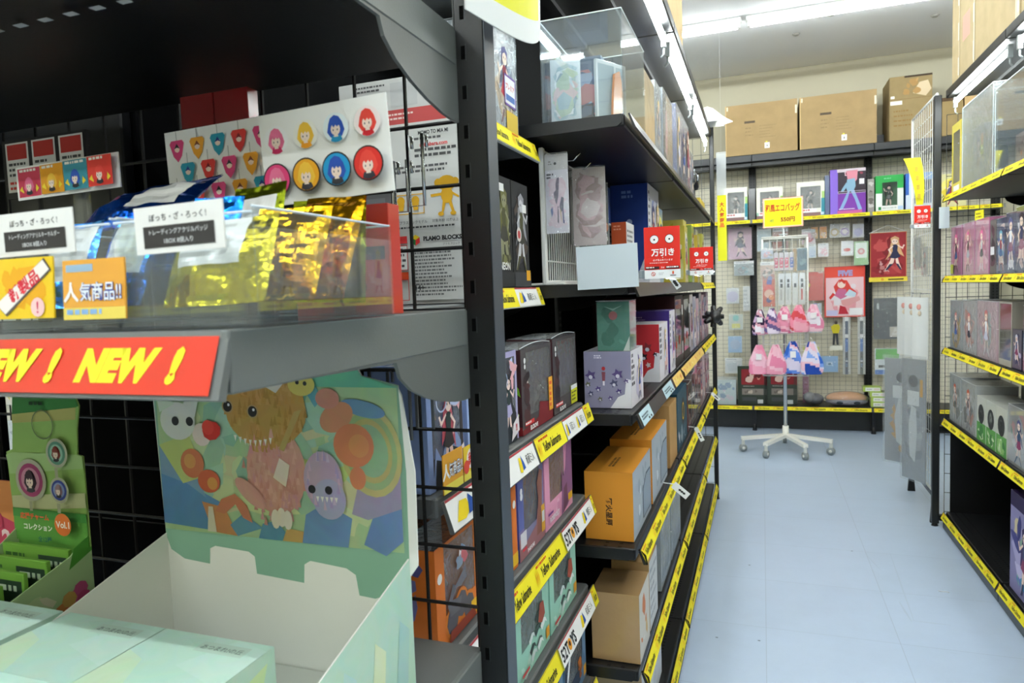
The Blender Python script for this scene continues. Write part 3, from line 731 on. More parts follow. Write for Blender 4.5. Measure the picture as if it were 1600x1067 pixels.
GB = [  # x, y, z, rz, rx, ry, w, h, t, col, label patch, text
 (-.353, .490, .010, -10, -20, 2, .066, .092, .022, 'e9a916', None, 'crumpled orange-gold foil bag at the right end of the near tray'),
 (-.350, .440, .010, 6, -24, 2, .066, .080, .018, 'd9a514', None, 'gold foil bag leaning in front of the orange-gold one in the near tray'),
 (-.364, .390, .008, -2, -20, -2, .092, .066, .012, 'd0bf20', (.10, .42, .72, .98), 'yellow-gold foil bag with tilted white label at the front of the near tray'),
 (-.396, .462, .010, 4, -20, -3, .052, .105, .012, '9aa622', (.2, .3, .85, .9), 'olive-gold foil bag behind the white price card in the near tray'),
 (-.368, .534, .006, 0, -3, 2, .075, .092, .014, '8f9a1c', None, 'dull olive foil bag standing at the back right of the near tray'),
 (-.401, .418, .010, 5, -16, 3, .046, .085, .014, '1c7be0', None, 'shiny blue foil bag squeezed into the front left corner of the near tray'),
 (-.468, .400, .010, -3, -22, 2, .056, .075, .016, '2a86e8', (.1, .35, .9, .95), 'blue foil bag with white label behind the orange sticker in the left tray'),
 (-.527, .400, .010, 3, -22, -2, .050, .075, .016, '3f8fe0', (.1, .3, .9, .95), 'blue foil bag behind the yellow sticker in the left tray'),
 (-.545, .470, .078, 4, -58, -8, .130, .092, .024, '1c74ff', (.50, .25, .92, .72), 'bright blue foil bag lying on top of the left tray with a white label'),
 (-.430, .530, .050, -10, -58, -6, .080, .060, .012, '1a3fae', (.1, .2, .5, .6), 'dark blue foil bag lying behind the price card between the trays'),
]
for i, (x, y, z, rz, rx, ry, w, h, t_, col, lab, tx) in enumerate(GB):
    foil_bag(tx, T(x, y, SZ+.008+z, rz, rx, ry), w, h, t_, col, i+3, lab)

def card(name, label, cat, M, w, h, draw, col='f4f3f0', t=.0015, mat='card', group=None):
    mb = MB(); mb.box((-w/2, 0, 0), (w/2, t, h), col, mat); draw(Face(mb, (-w/2, 0, 0), (w, 0, 0), (0, 0, h), 1))
    o = mb.build(name); o.matrix_world = M; return tag(o, label, cat, group)
# header cards standing behind the trays
PK, YL_, BL, RD = 'e8608c', 'f0b928', '2358b8', 'd8352c'
def d_badges(F):
    for i, c in enumerate((('e8739a', 'f5f5f5'), ('f0c040', 'f5f3ea'), ('2a52b0', 'e8f2f5'), ('e04438', 'f8e8e6'))):
        F.bust(.13+i*.245, .71+i*.008, .155, c[0], c[1], ('c82860', 'e89a20', '1c8ab8', 'c81f2a')[i])
    for i, c in enumerate((('e8739a', 'e0407a'), ('f0c040', 'e8a41c'), ('2a52b0', '1c94c8'), ('e04438', 'd42c24'))):
        F.bust(.13+i*.245, .27+i*.008, .165, c[0], c[1], edge='2c2422')
card('header_card', 'white card printed with eight round portrait badges in two rows of four', 'display card', T(-.379, .560, SZ+.11, 0, 2, -2), .139, .086, d_badges)
def d_picks(F):
    r = random.Random(5)
    for row in range(3):
        for i in range(5):
            a = .12+i*.21-(.1 if row == 1 else 0); b = .74-row*.31
            if a < .05 or a > .96: continue
            c = ('d8447a', 'e8a02c', '2a98b0', 'd83a34')[(i+row) % 4]
            F.rect(a-.003, b+.13, a+.003, min(.99, b+.27), '9a9a96')
            k = F.h/F.w; F.poly([(a-.12*k, b+.10), (a-.09*k, b+.14), (a+.09*k, b+.14), (a+.12*k, b+.10), (a+.07*k, b-.06), (a, b-.14), (a-.07*k, b-.06)], c)
            F.ell(a, b+.03, .045, 'f4d8c8', n=8); F.poly([(a-.05*k, b+.03), (a, b+.10), (a+.05*k, b+.03), (a, b+.05)], ('2a2a30', '7a3a1c', '1c3a8a', '8a1c20')[(i+row) % 4])
card('header_card', 'white card printed with hanging guitar pick key rings left of the badge card', 'display card', T(-.541, .60, SZ+.122, 0, 1, -1.5), .134, .083, d_picks)
def d_four(F):
    for i, (bg, hr) in enumerate((('c83a54', 'e8739a'), ('e09a1c', 'f0c040'), ('3a8fa0', '2a52b0'), ('d8382c', 'e04438'))):
        a = .02+i*.245; F.rect(a, .08, a+.225, .94, bg); F.lines(a+.02, .8, a+.2, .92, 1, 'f4f0e8', i, .6)
        F.poly([(a+.01, .3), (a+.06, .5), (a+.05, .2)], 'f0d83a'); F.poly([(a+.21, .3), (a+.17, .5), (a+.18, .2)], 'f0d83a')
        F.bust(a+.112, .42, .30, hr, bg, '2a2a30')
card('header_card', 'strip card with four small square character portraits in red, yellow, teal and orange', 'display card', T(-.702, .552, SZ+.140, 0, 0, -1), .152, .036, d_four)
# price cards and stickers on the tray fronts
def d_price(second):
    def f(F):
        F.text('ぼっち・ざ・ろっく！', .5, .76, .16, '3a3836', .01, maxw=.7)
        F.rect(.1, .12, .9, .58, '33302e'); F.text(second, .5, .45, .12, 'f0f0f0', 0, maxw=.66); F.text('1BOX 8個入り', .5, .25, .12, 'f0f0f0', 0, maxw=.5)
    return f
card('price_card', 'white price card with a dark text band clipped to the near tray', 'price card', T(-.370, .3695, SZ+.053, 0, 0, -1), .077, .032, d_price('トレーディングアクリルバッジ'), 'eceae6', .001)
card('price_card', 'white price card with a dark text band clipped to the tray at the left edge', 'price card', T(-.507, .3695, SZ+.058, 0, 0, -.5), .080, .032, d_price('トレーディングアクリルキーホルダー'), 'eceae6', .001)
def d_new(F):
    F.rect(0, 0, 1, 1, 'f0c81a', 'gloss'); F.blobs(['f4dc2c', 'e8a820'], 8, 3, size=.5); 
    F.poly([(.02, .22), (.86, .98), (.98, .78), (.18, .04)], '5a5048'); F.poly([(.0, .25), (.84, .95), (.95, .79), (.16, .08)], 'f4ece4')
    F.text('新製品', .5, .54, .26, 'd42a3c', .03, rot=.50); F.ell(.74, .18, .16, 'f6c8c4', n=12); F.text('!', .74, .18, .2, 'd42a5c')
card('shelf_sticker', 'yellow sticker with red slanted new-product lettering on the left tray', 'sticker', T(-.516, .3640, SZ+.011, 0, -3), .060, .045, d_new, 'f0c81a', .001)
def d_hot(F):
    F.rect(0, 0, 1, 1, 'e8a43c', 'gloss'); F.rect(0, .0, 1, .2, 'e8d060'); F.rect(.06, .8, .5, .92, '9ab4c8'); F.lines(.06, .05, .95, .17, 1, '8ab0d8', 3, .7)
    F.text('人', .14, .46, .34, 'f8f6f0', .03); F.text('気商品!!', .62, .46, .32, '3a4a9a', .05, maxw=.68); F.text('気商品!!', .62, .46, .32, 'eef2f8', .01, maxw=.66)
card('shelf_sticker', 'orange and blue popular-item sticker in a clear pocket on the left tray', 'sticker', T(-.449, .3660, SZ+.009, 0, -3), .060, .043, d_hot, 'e8a43c', .001)
# framed black key-ring display with red and white tags, at the far left behind
def d_keys(F):
    F.rect(0, 0, 1, 1, '1c1a1c')
    for i in range(3):
        a = .04+i*.33; F.rect(a, .1, a+.28, .95, 'dcdad6'); F.rect(a+.02, .66, a+.26, .92, 'b02a24'); F.lines(a+.03, .35, a+.25, .62, 3, '4a4a4a', i, .5); F.lines(a+.03, .12, a+.25, .3, 2, 'c83a30', i, .5)
o = card('key_ring_board', 'black board of red and white tags at the far left behind the strip card', 'display board', T(-.870, .655, SZ+.165, 0), .15, .075, d_keys, '1c1a1c', .006)
mb = MB()
mb.bar((-.05, .01, -.165), (-.03, .016, .01), .001, '141414', 'powder'); mb.bar((.03, .01, -.165), (.05, .016, .01), .001, '141414', 'powder'); mb.build('easel_leg', o)
# picture stands that carry the header cards
for x, y, l in ((-.379, .575, 'behind the badge card'), (-.541, .615, 'behind the guitar pick card'), (-.702, .567, 'behind the strip card')):
    mb = MB(T(x, y, SZ)); mb.bar((-.03, 0, 0), (.03, .03, .003), .0008, 'dfe6ea', 'acrylic'); mb.bar((-.012, .0, .003), (.012, .003, .155), .0006, 'dfe6ea', 'acrylic')
    tag(mb.build('card_stand'), 'thin clear card stand standing '+l, 'card stand')
# red and black pack standing behind the near tray
def d_redpack(mb, lo, hi):
    f = bface(mb, '-y', lo, hi); f.rect(.0, .2, .5, .8, '1e1a1c'); f.rect(.55, .5, .95, .62, '141214'); f.blobs(['7a1a1c', '2a2022', 'd04a40'], 8, 4)
box_thing('boxed_set', 'red and black boxed set standing behind the gold foil bags', 'boxed set', FB(-.452, .60, SZ, .112, .022), .112, .022, .108, 'c43228', d_redpack, 'gloss')

# ---- low shelf of the end cap ----------------------------------------------------
LZ = .8605
t = thing('display_box', 'open mint cardboard display box with a tall creature picture header and notched flaps', 'display box', T(-.541, .56, LZ))
x0, x1, y0, y1 = -.173, .173, -.15, .10       # local
mb = MB(); mb.bar((x0, y0, 0), (x1, y1, .003), .0005, 'e9ebe2', 'card'); mb.box((x0, y0, .003), (x1, y0+.0015, .075), 'cfe6d4', 'card'); mb.build('tray_bottom', t)
mb = MB(); mb.box((x0+.001, y1-.0015, .003), (x1-.001, y1, .165), 'e9e8de', 'card'); mb.build('back_wall', t)
for s, x in ((1, x0), (-1, x1)):
    mb = MB(); th = .0015*s
    mb.prism([(x, y1, .003), (x, y1, .152), (x, y1-.17, .105), (x, y0, .078), (x, y0, .003)], (th, 0, 0), 'ebebe2', 'card')
    F = Face(mb, (x1, y0, 0), (0, y1-y0, 0), (0, 0, .152), 1) if s < 0 else Face(mb, (x0, y1, 0), (0, y0-y1, 0), (0, 0, .152), 1)
    P = [(.0, .02), (1, .02), (1, .995), (.32, .69), (0, .51)] if s < 0 else [(0, .02), (1, .02), (1, .51), (.68, .69), (0, .995)]
    F.poly(P, 'c4e4d0', 'soft_print')
    for q, c in ((.15, 'd8ecc4'), (.4, 'c0e4dc'), (.62, 'e2f0c8'), (.82, 'b8dcd4')):
        F.poly([(q, .04), (q+.1, .04), (q+.14, .5), (q+.06, .62)], c, 'soft_print')
    mb.build('side_wall', t)
mb = MB(); hy = y1-.002; W = x1-x0; Hh = .262
hp = [(.0, .12), (.02, .05), (.08, .01), (.195, .0), (.20, .075), (.225, .09), (.37, .08), (.395, .06), (.40, -.02), (.595, -.035), (.60, .05), (.625, .07), (.765, .055), (.80, .03), (.81, -.06), (.87, -.065), (1, .0), (1.005, .5), (.99, .86), (.86, .9), (.82, 1), (-.02, 1)]
o_ = Vector((x0, hy, .118)); u_ = Vector((W, 0, 0)); v_ = Vector((0, 0, Hh))
pts = [o_+u_*a+v_*b for a, b in hp]
mb.prism(pts, (0, .002, 0), 'f2f1ea', 'card')
F = Face(mb, o_, u_, v_, 1, .00003); SP = 'soft_print'; mb.prism([o_+u_*a+v_*b for a, b in ((.985, .02), (1.03, .10), (1.035, .5), (1.0, .82), (.985, .86))], (0, .0022, 0), 'f2f1ea', 'card')
F.poly([(a, b) for a, b in hp[:-4]]+[(.99, .86), (.86, .9), (.82, .98), (-.015, .98)], '84ae94', 'card')
F.rect(.0, .15, .985, .85, 'a9c496', SP); F.blobs(['9cc0a0', 'b8cc98', 'a4c8b0', 'c4d0a0', '8fb8a4', 'c8c49a'], 60, 12, .0, .16, .985, .86, .2, SP); F.poly([(.0, .85), (.985, .85), (.86, .9), (.82, .98), (0, .98)], '6fb89a', SP)
r = random.Random(8)
for c, pts2 in (('5a88b8', [(0, .18), (.30, .16), (.27, .30), (.12, .38), (0, .42)]), ('7a9ab8', [(0, .42), (.12, .38), (.2, .32), (.16, .46), (.05, .56), (0, .56)]), ('bcc87a', [(.0, .56), (.14, .62), (.2, .42), (.1, .38)]), ('c88a5a', [(.22, .16), (.33, .15), (.28, .28), (.18, .30)]),
                ('6a9ab0', [(.33, .15), (.44, .20), (.36, .26), (.3, .2)]), ('5f90a8', [(.42, .15), (.56, .15), (.50, .24), (.44, .22)]), ('c09a60', [(.52, .15), (.66, .15), (.62, .20), (.54, .21)]),
                ('6a90b8', [(.60, .15), (.78, .15), (.80, .28), (.70, .34), (.62, .28)]), ('6a88b4', [(.84, .17), (.92, .13), (.985, .2), (.985, .34), (.88, .30)]), ('9a90a8', [(.80, .30), (.84, .48), (.94, .46), (.985, .52), (.985, .34), (.86, .28)]),
                ('b4c87a', [(.55, .55), (.75, .50), (.82, .52), (.78, .44), (.6, .46)]), ('c8d49a', [(.3, .3), (.45, .26), (.6, .28), (.55, .34), (.35, .34)]), ('7ab49a', [(.62, .72), (.70, .95), (.64, .95)]), ('5a98a0', [(.60, .92), (.68, .76), (.71, .80), (.64, .97)])):
    F.poly(pts2, c, SP)
def blob(a, b, rx, ry, c, rot=0, L=None): F.ell(a, b, rx, c, SP, ry=ry, n=22, rot=rot)
for q, c in ((.20, 'b8b074'), (.17, '94ac7c'), (.14, 'b4a86c'), (.115, '8cae88')): blob(.88, .58, q*.75, q, c, .2)
blob(.86, .76, .11, .035, '6a90b0', -.2); blob(.76, .72, .09, .06, 'c88a68', .5); blob(.82, .60, .10, .095, 'cc7c58'); blob(.84, .60, .05, .05, 'd08c5c'); blob(.73, .80, .06, .045, 'c88878'); blob(.83, .46, .04, .05, 'c87c58')
blob(.15, .48, .07, .07, 'c87450', .4); blob(.14, .49, .035, .035, 'd09458'); blob(.22, .40, .065, .055, 'c86040'); blob(.235, .39, .03, .03, 'd0944c')
F.poly([(.24, .26), (.27, .32), (.33, .35), (.38, .30), (.40, .22), (.36, .24), (.33, .30), (.28, .25)], 'c87c5c', SP)
F.poly([(.20, .16), (.24, .16), (.23, .28), (.21, .28)], 'd8d0bc', SP)
# shaggy horned creature
blob(.51, .47, .16, .20, 'd09a8c', 0); blob(.48, .74, .22, .17, 'bb924e')
for i in range(150):
    t_ = r.uniform(0, 6.28); q = r.uniform(.3, 1.03); a = .48+math.cos(t_)*.165*q; b = .74+math.sin(t_)*.17*q
    if b > .95: continue
    F.L += .05; F.poly([(a-.007, b-.022), (a+.002, b+.022), (a+.009, b-.024)], r.choice(('c49a5a', 'a87f3c', 'bd9048', 'b28640')), SP, F.L)
for i in range(120):
    t_ = r.uniform(0, 6.28); q = r.uniform(.2, 1.03); a = .50+math.cos(t_)*.125*q; b = .44+math.sin(t_)*.21*q
    F.L += .05; F.poly([(a-.007, b-.022), (a+.002, b+.022), (a+.009, b-.024)], r.choice(('d8a498', 'c88c80', 'd09488', 'cc9494')), SP, F.L)
F.poly([(.47, .86), (.52, .99), (.56, .86), (.53, .82)], 'dcdad2', SP); F.poly([(.58, .86), (.62, .93), (.63, .82)], 'd8d5ca', SP)
for a, b in ((.325, .755), (.43, .735)): F.ell(a, b, .032, 'b09468', SP, n=14); F.ell(a, b, .025, '1a181c', SP, n=14); F.ell(a+.005, b+.008, .007, 'e8e8f0', SP, n=8)
for i in range(8): a = .345+i*.021; b = .625-.02*math.sin(i*.4); F.poly([(a, b), (a+.006, b-.030), (a+.012, b)], 'eeece2', SP)
F.poly([(.60, .74), (.63, .75), (.55, .56), (.53, .57)], 'b8a060', SP); F.poly([(.50, .44), (.53, .53), (.57, .50), (.55, .40)], 'e0d0bc', SP)
for q in (0, 1, 2): F.ell(.50+q*.025, .25+.01*(q == 1), .024, 'e4dac8', SP, ry=.045, n=12)
blob(.40, .36, .04, .10, 'd09c90', .9)
F.ell(.25, .64, .055, 'd0302a', SP, ry=.045, n=9, rot=.3); F.ell(.235, .655, .035, 'dc4238', SP); F.ell(.205, .62, .055, 'e4d2cc', SP, n=14, L=F.L-3.5)
# pale long-eared creature, small yellow creature, small lilac creature
blob(.10, .68, .105, .09, 'd6d8d2'); F.poly([(.02, .72), (.0, .86), (.05, .82), (.09, .76)], 'c8d8c4', SP); F.poly([(.13, .76), (.16, .82), (.2, .78), (.18, .70)], 'd2d6d2', SP)
for a in (.09, .155): F.ell(a, .68, .022, '22242a', SP)
blob(.635, .86, .07, .05, 'd4c468'); F.ell(.62, .87, .010, '22242a', SP); F.ell(.65, .865, .010, '22242a', SP)
blob(.70, .44, .10, .13, 'b8a0b8'); blob(.72, .36, .085, .09, 'a8a4c4')
for i in range(30):
    t_ = r.uniform(0, 6.28); a = .70+math.cos(t_)*.06; b = .44+math.sin(t_)*.11; F.L += .1; F.poly([(a-.005, b-.02), (a, b+.03), (a+.008, b-.02)], r.choice(('c8a8c0', 'a898c0', 'c4b4cc')), SP, F.L)
for a in (.66, .725): F.ell(a-.005, .40, .019, '1e1c24', SP)
for i in range(5): a = .67+i*.018; F.poly([(a, .37), (a+.006, .345), (a+.012, .37)], 'eeeae0', SP)
mb.build('picture_header', t)
# small mint cartons
def d_mint(mb, lo, hi):
    F = bface(mb, '+z', lo, hi); F.rect(0, 0, 1, 1, 'c3e3d2', SP)
    F.poly([(0, 0), (.4, 0), (.2, .5), (0, .6)], 'cce7c8', SP); F.poly([(.5, .5), (1, .3), (1, .9), (.7, 1)], 'c9e6d8', SP); F.poly([(.3, .9), (.6, .7), (.5, 1)], 'bde0cd', SP)
    F.rect(.46, .74, .88, .90, 'bfd8c8'); F.text('あつまれ!の丘', .67, .82, .07, '5a6a62', 0, maxw=.36)
    F = bface(mb, '-y', lo, hi); F.rect(0, 0, 1, 1, 'c6e4d4', SP); F.blobs(['d8ecc4', 'c0e4dc', 'e2e8d8', 'b8dcd4'], 8, 3, size=.4, mat=SP)
    F = bface(mb, '+x', lo, hi); F.rect(0, 0, 1, 1, 'c6e4d4', SP); F.poly([(.1, .1), (.6, .1), (.9, .9), (.4, .8)], 'd4ecb8', SP); F.poly([(.0, .7), (.4, .6), (.3, 1), (0, 1)], 'bfe0da', SP)
for x, l in ((-.578, 'mint pastel carton at the front right inside the creature display box'), (-.713, 'mint pastel carton beside the left wall inside the creature display box'), (-.858, 'mint pastel carton at the left edge in front of the green charm display')):
    z_ = LZ+(.0035 if x > -.8 else 0)
    box_thing('toy_carton', l, 'toy box', FB(x+.001, .415, z_, .134, .108), .134, .108, .970-z_, 'c6e4d4', d_mint, 'card', 'mint cartons on the low shelf')

# green charm display with packs in a row
t = thing('display_box', 'green cardboard display with a charm key-ring header and a row of packs', 'display box', T(-.897, .57, LZ))
x0, x1, y0, y1 = -.0675, .0675, -.09, .075
mb = MB(); mb.bar((x0, y0, 0), (x1, y1, .003), .0005, '7fae4a'); mb.box((x0, y0, .003), (x1, y0+.0015, .06), '86b850'); mb.box((x0+.001, y1-.0015, .003), (x1-.001, y1, .14), '5f9a3c'); mb.build('tray_bottom', t)
for s, x in ((1, x0), (-1, x1)):
    mb = MB(); mb.prism([(x, y1, .003), (x, y1, .145), (x, y1-.03, .125), (x, y0, .08), (x, y0, .003)], (.0015*s, 0, 0), 'b9d69a')
    if s < 0:
        F = Face(mb, (x1, y0, 0), (0, y1-y0, 0), (0, 0, .145), 1)
        F.poly([(.85, .92), (1, 1), (1, .85), (.8, .75)], '4f9a34'); F.blobs(['e8e4c0', 'cfe0a8'], 5, 2, .2, .1, 1, .7, .2)
        for a, b, c in ((.72, .42, 'd88a4a'), (.80, .40, 'd8785a'), (.84, .50, 'd8608a'), (.88, .55, 'd05a84'), (.90, .46, 'c84a74'), (.78, .5, 'd8a85a')): F.ell(a, b, .07, c, n=8)
        F.text('キャラ', .80, .24, .07, '5a4a8a')
    mb.build('side_wall', t)
mb = MB(); o_ = Vector((x0-.001, y1-.002, .128)); u_ = Vector((.137, 0, 0)); v_ = Vector((0, 0, .200))
hp = [(0, 0), (1, 0), (1, .60), (.93, .61), (.95, .78), (1.0, .93), (.96, .99), (.12, .99), (.05, .62), (-.04, .60)]
mb.prism([o_+u_*a+v_*b for a, b in hp], (0, .0015, 0), '9ab860'); F = Face(mb, o_, u_, v_, 1, .0003)
F.poly(hp, '94ba62'); F.poly([(.09, .86), (.965, .92), (1.0, .93), (.96, .99), (.12, .99)], '2f7a34'); F.poly([(.085, .80), (.95, .84), (.965, .92), (.09, .86)], 'b8b468')
F.poly([(.0, .45), (1, .52), (1, .60), (.93, .61), (.05, .6), (-.04, .58)], 'a8c884'); F.poly([(0, .20), (1, .26), (1, .36), (0, .30)], 'c8cc9c'); F.rect(0, 0, 1, .16, '5c9c3e'); F.rect(0, .16, 1, .22, '418a3a')
F.lines(.36, .92, .64, .95, 1, '16401c', 3, .7)
F.ring(.52, .80, .10, .008, '6a7a52')
def charm(a, b, r_, c1, c2, hair): F.ell(a, b, r_*1.25, 'b4b49c', n=22); F.ell(a, b, r_, c1, n=22); F.bust(a, b, r_*.75, hair, c2); F.rect(a-.012, b-r_*1.25-.06, a+.03, b-r_*1.2, 'a8aa8c')
charm(.30, .42, .115, 'a03a6a', 'c88aa0', '3a2430'); charm(.72, .62, .078, '5a8f7a', '9ac4b0', '8a3a30'); charm(.75, .38, .068, '3a4a9a', '8a9ac8', '9a7a84')
F.text('応援チャーム', .42, .195, .045, 'e8552c', .03, maxw=.55); F.text('コレクション', .46, .125, .042, 'f4f2e8', .03, maxw=.5); F.ell(.80, .16, .075, 'd8702c'); F.text('Vol.1', .80, .16, .045, 'f8f4e8', .02); F.text('全12種', .55, .05, .04, '1e6a58', .02)
mb.build('picture_header', t)
for i in range(5):
    def d_p(mb, lo, hi):
        F = bface(mb, '-y', lo, hi); F.rect(.55, .45, .97, .92, '26402a'); F.lines(.6, .78, .93, .88, 1, 'c8d8b8', 2, .6); F.lines(.05, .86, .5, .92, 1, '3a6a2a', 1, .6); F.rect(0, .0, .5, .4, '5f9a34')
    box_thing('charm_pack', ('rearmost', 'second from the back', 'middle', 'second from the front', 'foremost')[i]+' green pack in the row inside the green charm display', 'blind pack', FB(-.958, .618-i*.029, LZ+.0035, .121, .006), .121, .006, .128-i*.004, '74a93e', d_p, 'card', 'green charm packs')
# red display beside it at the frame edge
def d_red(F):
    F.rect(0, 0, 1, 1, 'c0405a'); F.poly([(0, .85), (1, .7), (1, 1), (0, 1)], 'd88a4a'); F.text('2', .78, .58, .14, 'f0d8d8', .04); F.text('レ', .45, .58, .14, 'f0d8d8', .03); F.rect(0, .0, 1, .12, '8a1a2c'); F.blobs(['d85a70', 'a82c48'], 5, 2)
t = card('display_box', 'crimson cardboard display header at the left edge beside the green charm display', 'display box', T(-1.04, .66, LZ+.001, 0, 0, 0), .10, .20, d_red, 'c0405a', .002)
mb = MB(); mb.bar((-.05, -.12, 0), (.05, -.001, .06), .001, 'a83048'); mb.build('tray', t)

# hooks on the wire behind
def hook(label, M, L=.07, col='c9ccce'):
    mb = MB(); mb.tube([(-.012, 0, 0), (.012, 0, 0)], .002, col, 'chrome', 6)
    mb.tube([(0, 0, 0), (0, -L, -.004), (0, -L-.006, .006)], .0018, col, 'chrome', 6)
    mb.tube([(-.012, 0, 0), (-.012, -.004, .008), (-.012, .004, .016)], .0018, col, 'chrome', 6); mb.tube([(.012, 0, 0), (.012, -.004, .008), (.012, .004, .016)], .0018, col, 'chrome', 6)
    o = mb.build('display_hook'); o.matrix_world = M; return tag(o, label, 'display hook', 'hooks on the end cap wire')
def hanger(label, x, z, h, w=.02, col='b9bdbd', mat='chrome'):
    y = .7695; mb = MB()
    mb.tube([(x-w/2, y+.006, z+h-.014), (x-w/2, y+.006, z+h), (x-w/2, y-.006, z+h), (x-w/2, y-.006, z), (x+w/2, y-.006, z), (x+w/2, y-.006, z+h), (x+w/2, y+.006, z+h), (x+w/2, y+.006, z+h-.014)], .0022, col, mat, 7)
    tag(mb.build('wire_holder'), label, 'wire holder', 'wire holders on the end cap grid')
hanger('bright chrome wire holder hooked on the grid right of the badge card', -.392, 1.408, .085)
hanger('shorter chrome wire holder hooked on the grid beside the badge card', -.413, 1.402, .062, .018)
hanger('dark wire holder on the grid below the grey shelf beside the creature header', -.430, 1.12, .085, .03, '55585a', 'powder')
hanger('second dark wire holder on the grid below the grey shelf', -.395, 1.135, .07, .022, '55585a', 'powder')

# curled poster hanging above the post
mb = MB(); nu, nv = 16, 6
a = Vector((-.292, .700, 1.600)); b = Vector((-.292, .985, 1.656))
def shp(u, v):
    p = a.lerp(b, u); bow = .020*math.sin(math.pi*u)
    return Vector((p.x+bow, p.y-.015*(1-v)*u, p.z+v*.16-.022*math.sin(math.pi*u)*(1-v)+(.0 if u < .9 else 0)))
for j in range(nv):
    for i in range(nu):
        u, v = (i+.5)/nu, (j+.5)/nv
        c = 'eef0ef' if (v < .10 + (.0 if u < .85 else 1) or u < .2) else 'f0ea3c'
        p = [shp(i/nu, j/nv), shp((i+1)/nu, j/nv), shp((i+1)/nu, (j+1)/nv), shp(i/nu, (j+1)/nv)]
        mb.add(p, [(0, 1, 2, 3)], c, 'card', True)
        q = [x-Vector((.0012, 0, 0)) for x in p]; q.reverse(); mb.add(q, [(0, 1, 2, 3)], 'f0f0ee', 'card', True)
tag(mb.build('hanging_poster'), 'curled white poster with a yellow panel hanging above the black post', 'poster')
# ---- art helpers ---------------------------------------------------------------
PAL = {'maroon': ['5a1c22', '3a1418', '7a2a2c', '2a1a1c'], 'pink': ['e8a8c0', 'd890b4', 'f0c8d4', 'c87aa0', 'e4b4c8'], 'grey': ['8a9098', 'a8b0b8', '6a7078', 'c0c8d0'],
       'blue': ['2a4a9c', '3a6ac0', '88a8e0', 'c8d8f0'], 'mix': ['c84a5a', '4a6ab0', 'e0c060', '4a9a7a', 'd8d8e0'], 'dark': ['2a2a30', '1a1a1e', '4a4038', '38383e'],
       'mint': ['9cccb8', 'b8dccc', '7ab8a0', 'd8e8e0'], 'white': ['f0eff0', 'd8d8e0', 'e4c8d4', 'b8c0d8'], 'green': ['3a7a3a', '5a9a4a', '2a4a2a', '8ab870'], 'purple': ['5a3a8a', '8a6ab8', '3a2a5a', 'b898d0'], 'yellow': ['e8d040', 'c8b030', 'f4e880', '9a8a2a']}
def art(F, pal, seed, fig=True, n=16, mat='card', region=(0, 0, 1, 1), figs=1, hair=None):
    r = random.Random(seed); a0, b0, a1, b1 = region
    F.blobs(PAL[pal] if isinstance(pal, str) else pal, n, seed, a0, b0, a1, b1, .42, mat)
    if fig:
        for i in range(figs):
            h = (b1-b0)*r.uniform(.72, .88)
            F.person(a0+(a1-a0)*(i+.5)/figs, b0+(b1-b0)*.06, h, hair or r.choice(('c86a8a', 'e0c890', '5a5a8a', 'b8b8c8', '3a2a30', '8a4a3a', '7ab0c8', 'e8e0e8')), 'f0d8c8', r.choice(('3a3a5a', 'e8e8ee', '8a2a3a', '2a4a6a', '2a2a2e')), r.choice(('8a3a60', '2a2a3a', 'c8c8d8', '3a5a9a', 'b83a4a')), seed+i, mat)
def price(o, x, y, z, w=.016, h=.022): sticker(o, (x, y, z), w, h, 'f4f4f2', lambda F: F.lines(.15, .2, .85, .8, 3, '3a3a3a', 1, .4))

# ---- grey rack: top shelves -------------------------------------------------------
def film_over(o, w, d, h, mat='film', flare=.006, name='shrink_film'):
    """loose clear film over a carton"""
    mb = MB(); e = .0018; x0, x1, y0, y1 = -w/2-e, w/2+e, -d/2-e, d/2+e; z1 = h+e
    mb.quad((x0, y0, .001), (x1, y0, .001), (x1, y0, z1), (x0, y0, z1), 'ffffff', mat); mb.quad((x1, y0, .001), (x1, y1, .001), (x1, y1, z1), (x1, y0, z1), 'ffffff', mat)
    mb.quad((x0, y1, .001), (x0, y0, .001), (x0, y0, z1), (x0, y1, z1), 'ffffff', mat); mb.quad((x0, y0, z1), (x1, y0, z1), (x1, y1, z1), (x0, y1, z1), 'ffffff', mat)
    mb.tube([(x0, y0, z1), (x1, y0, z1+.001), (x1, y1, z1), (x0, y1, z1+.001), (x0, y0, z1)], .0006, 'e8eef2', 'plastic', 4)
    return mb.build(name, o)
def d_(keyfns):
    def f(mb, lo, hi):
        for k, fn in keyfns.items(): fn(bface(mb, k, lo, hi))
    return f
o = box_thing('figure_box', 'film-wrapped pale lilac figure box with a square card on the high grey shelf', 'toy box', LB(-.500, 1.335, 1.641, .155, .14), .155, .14, .215, 'ccd0d8',
    d_({'-y': lambda F: (art(F, ['c8cce0', 'a8b0c8', 'e0e4ea', '9aa8c4', 'e8c8a0'], 3, True, 20), F.rect(.45, .25, .9, .55, 'f0f0f4'), F.frame(.45, .25, .9, .55, .02, '7a5aa8'), F.text('プレミア', .67, .44, .06, 'd85a5a', .02), F.rect(.5, .3, .85, .36, '5a78b8'), F.rect(.5, .02, .95, .2, 'd8b848'))}))
film_over(o, .155, .14, .215)
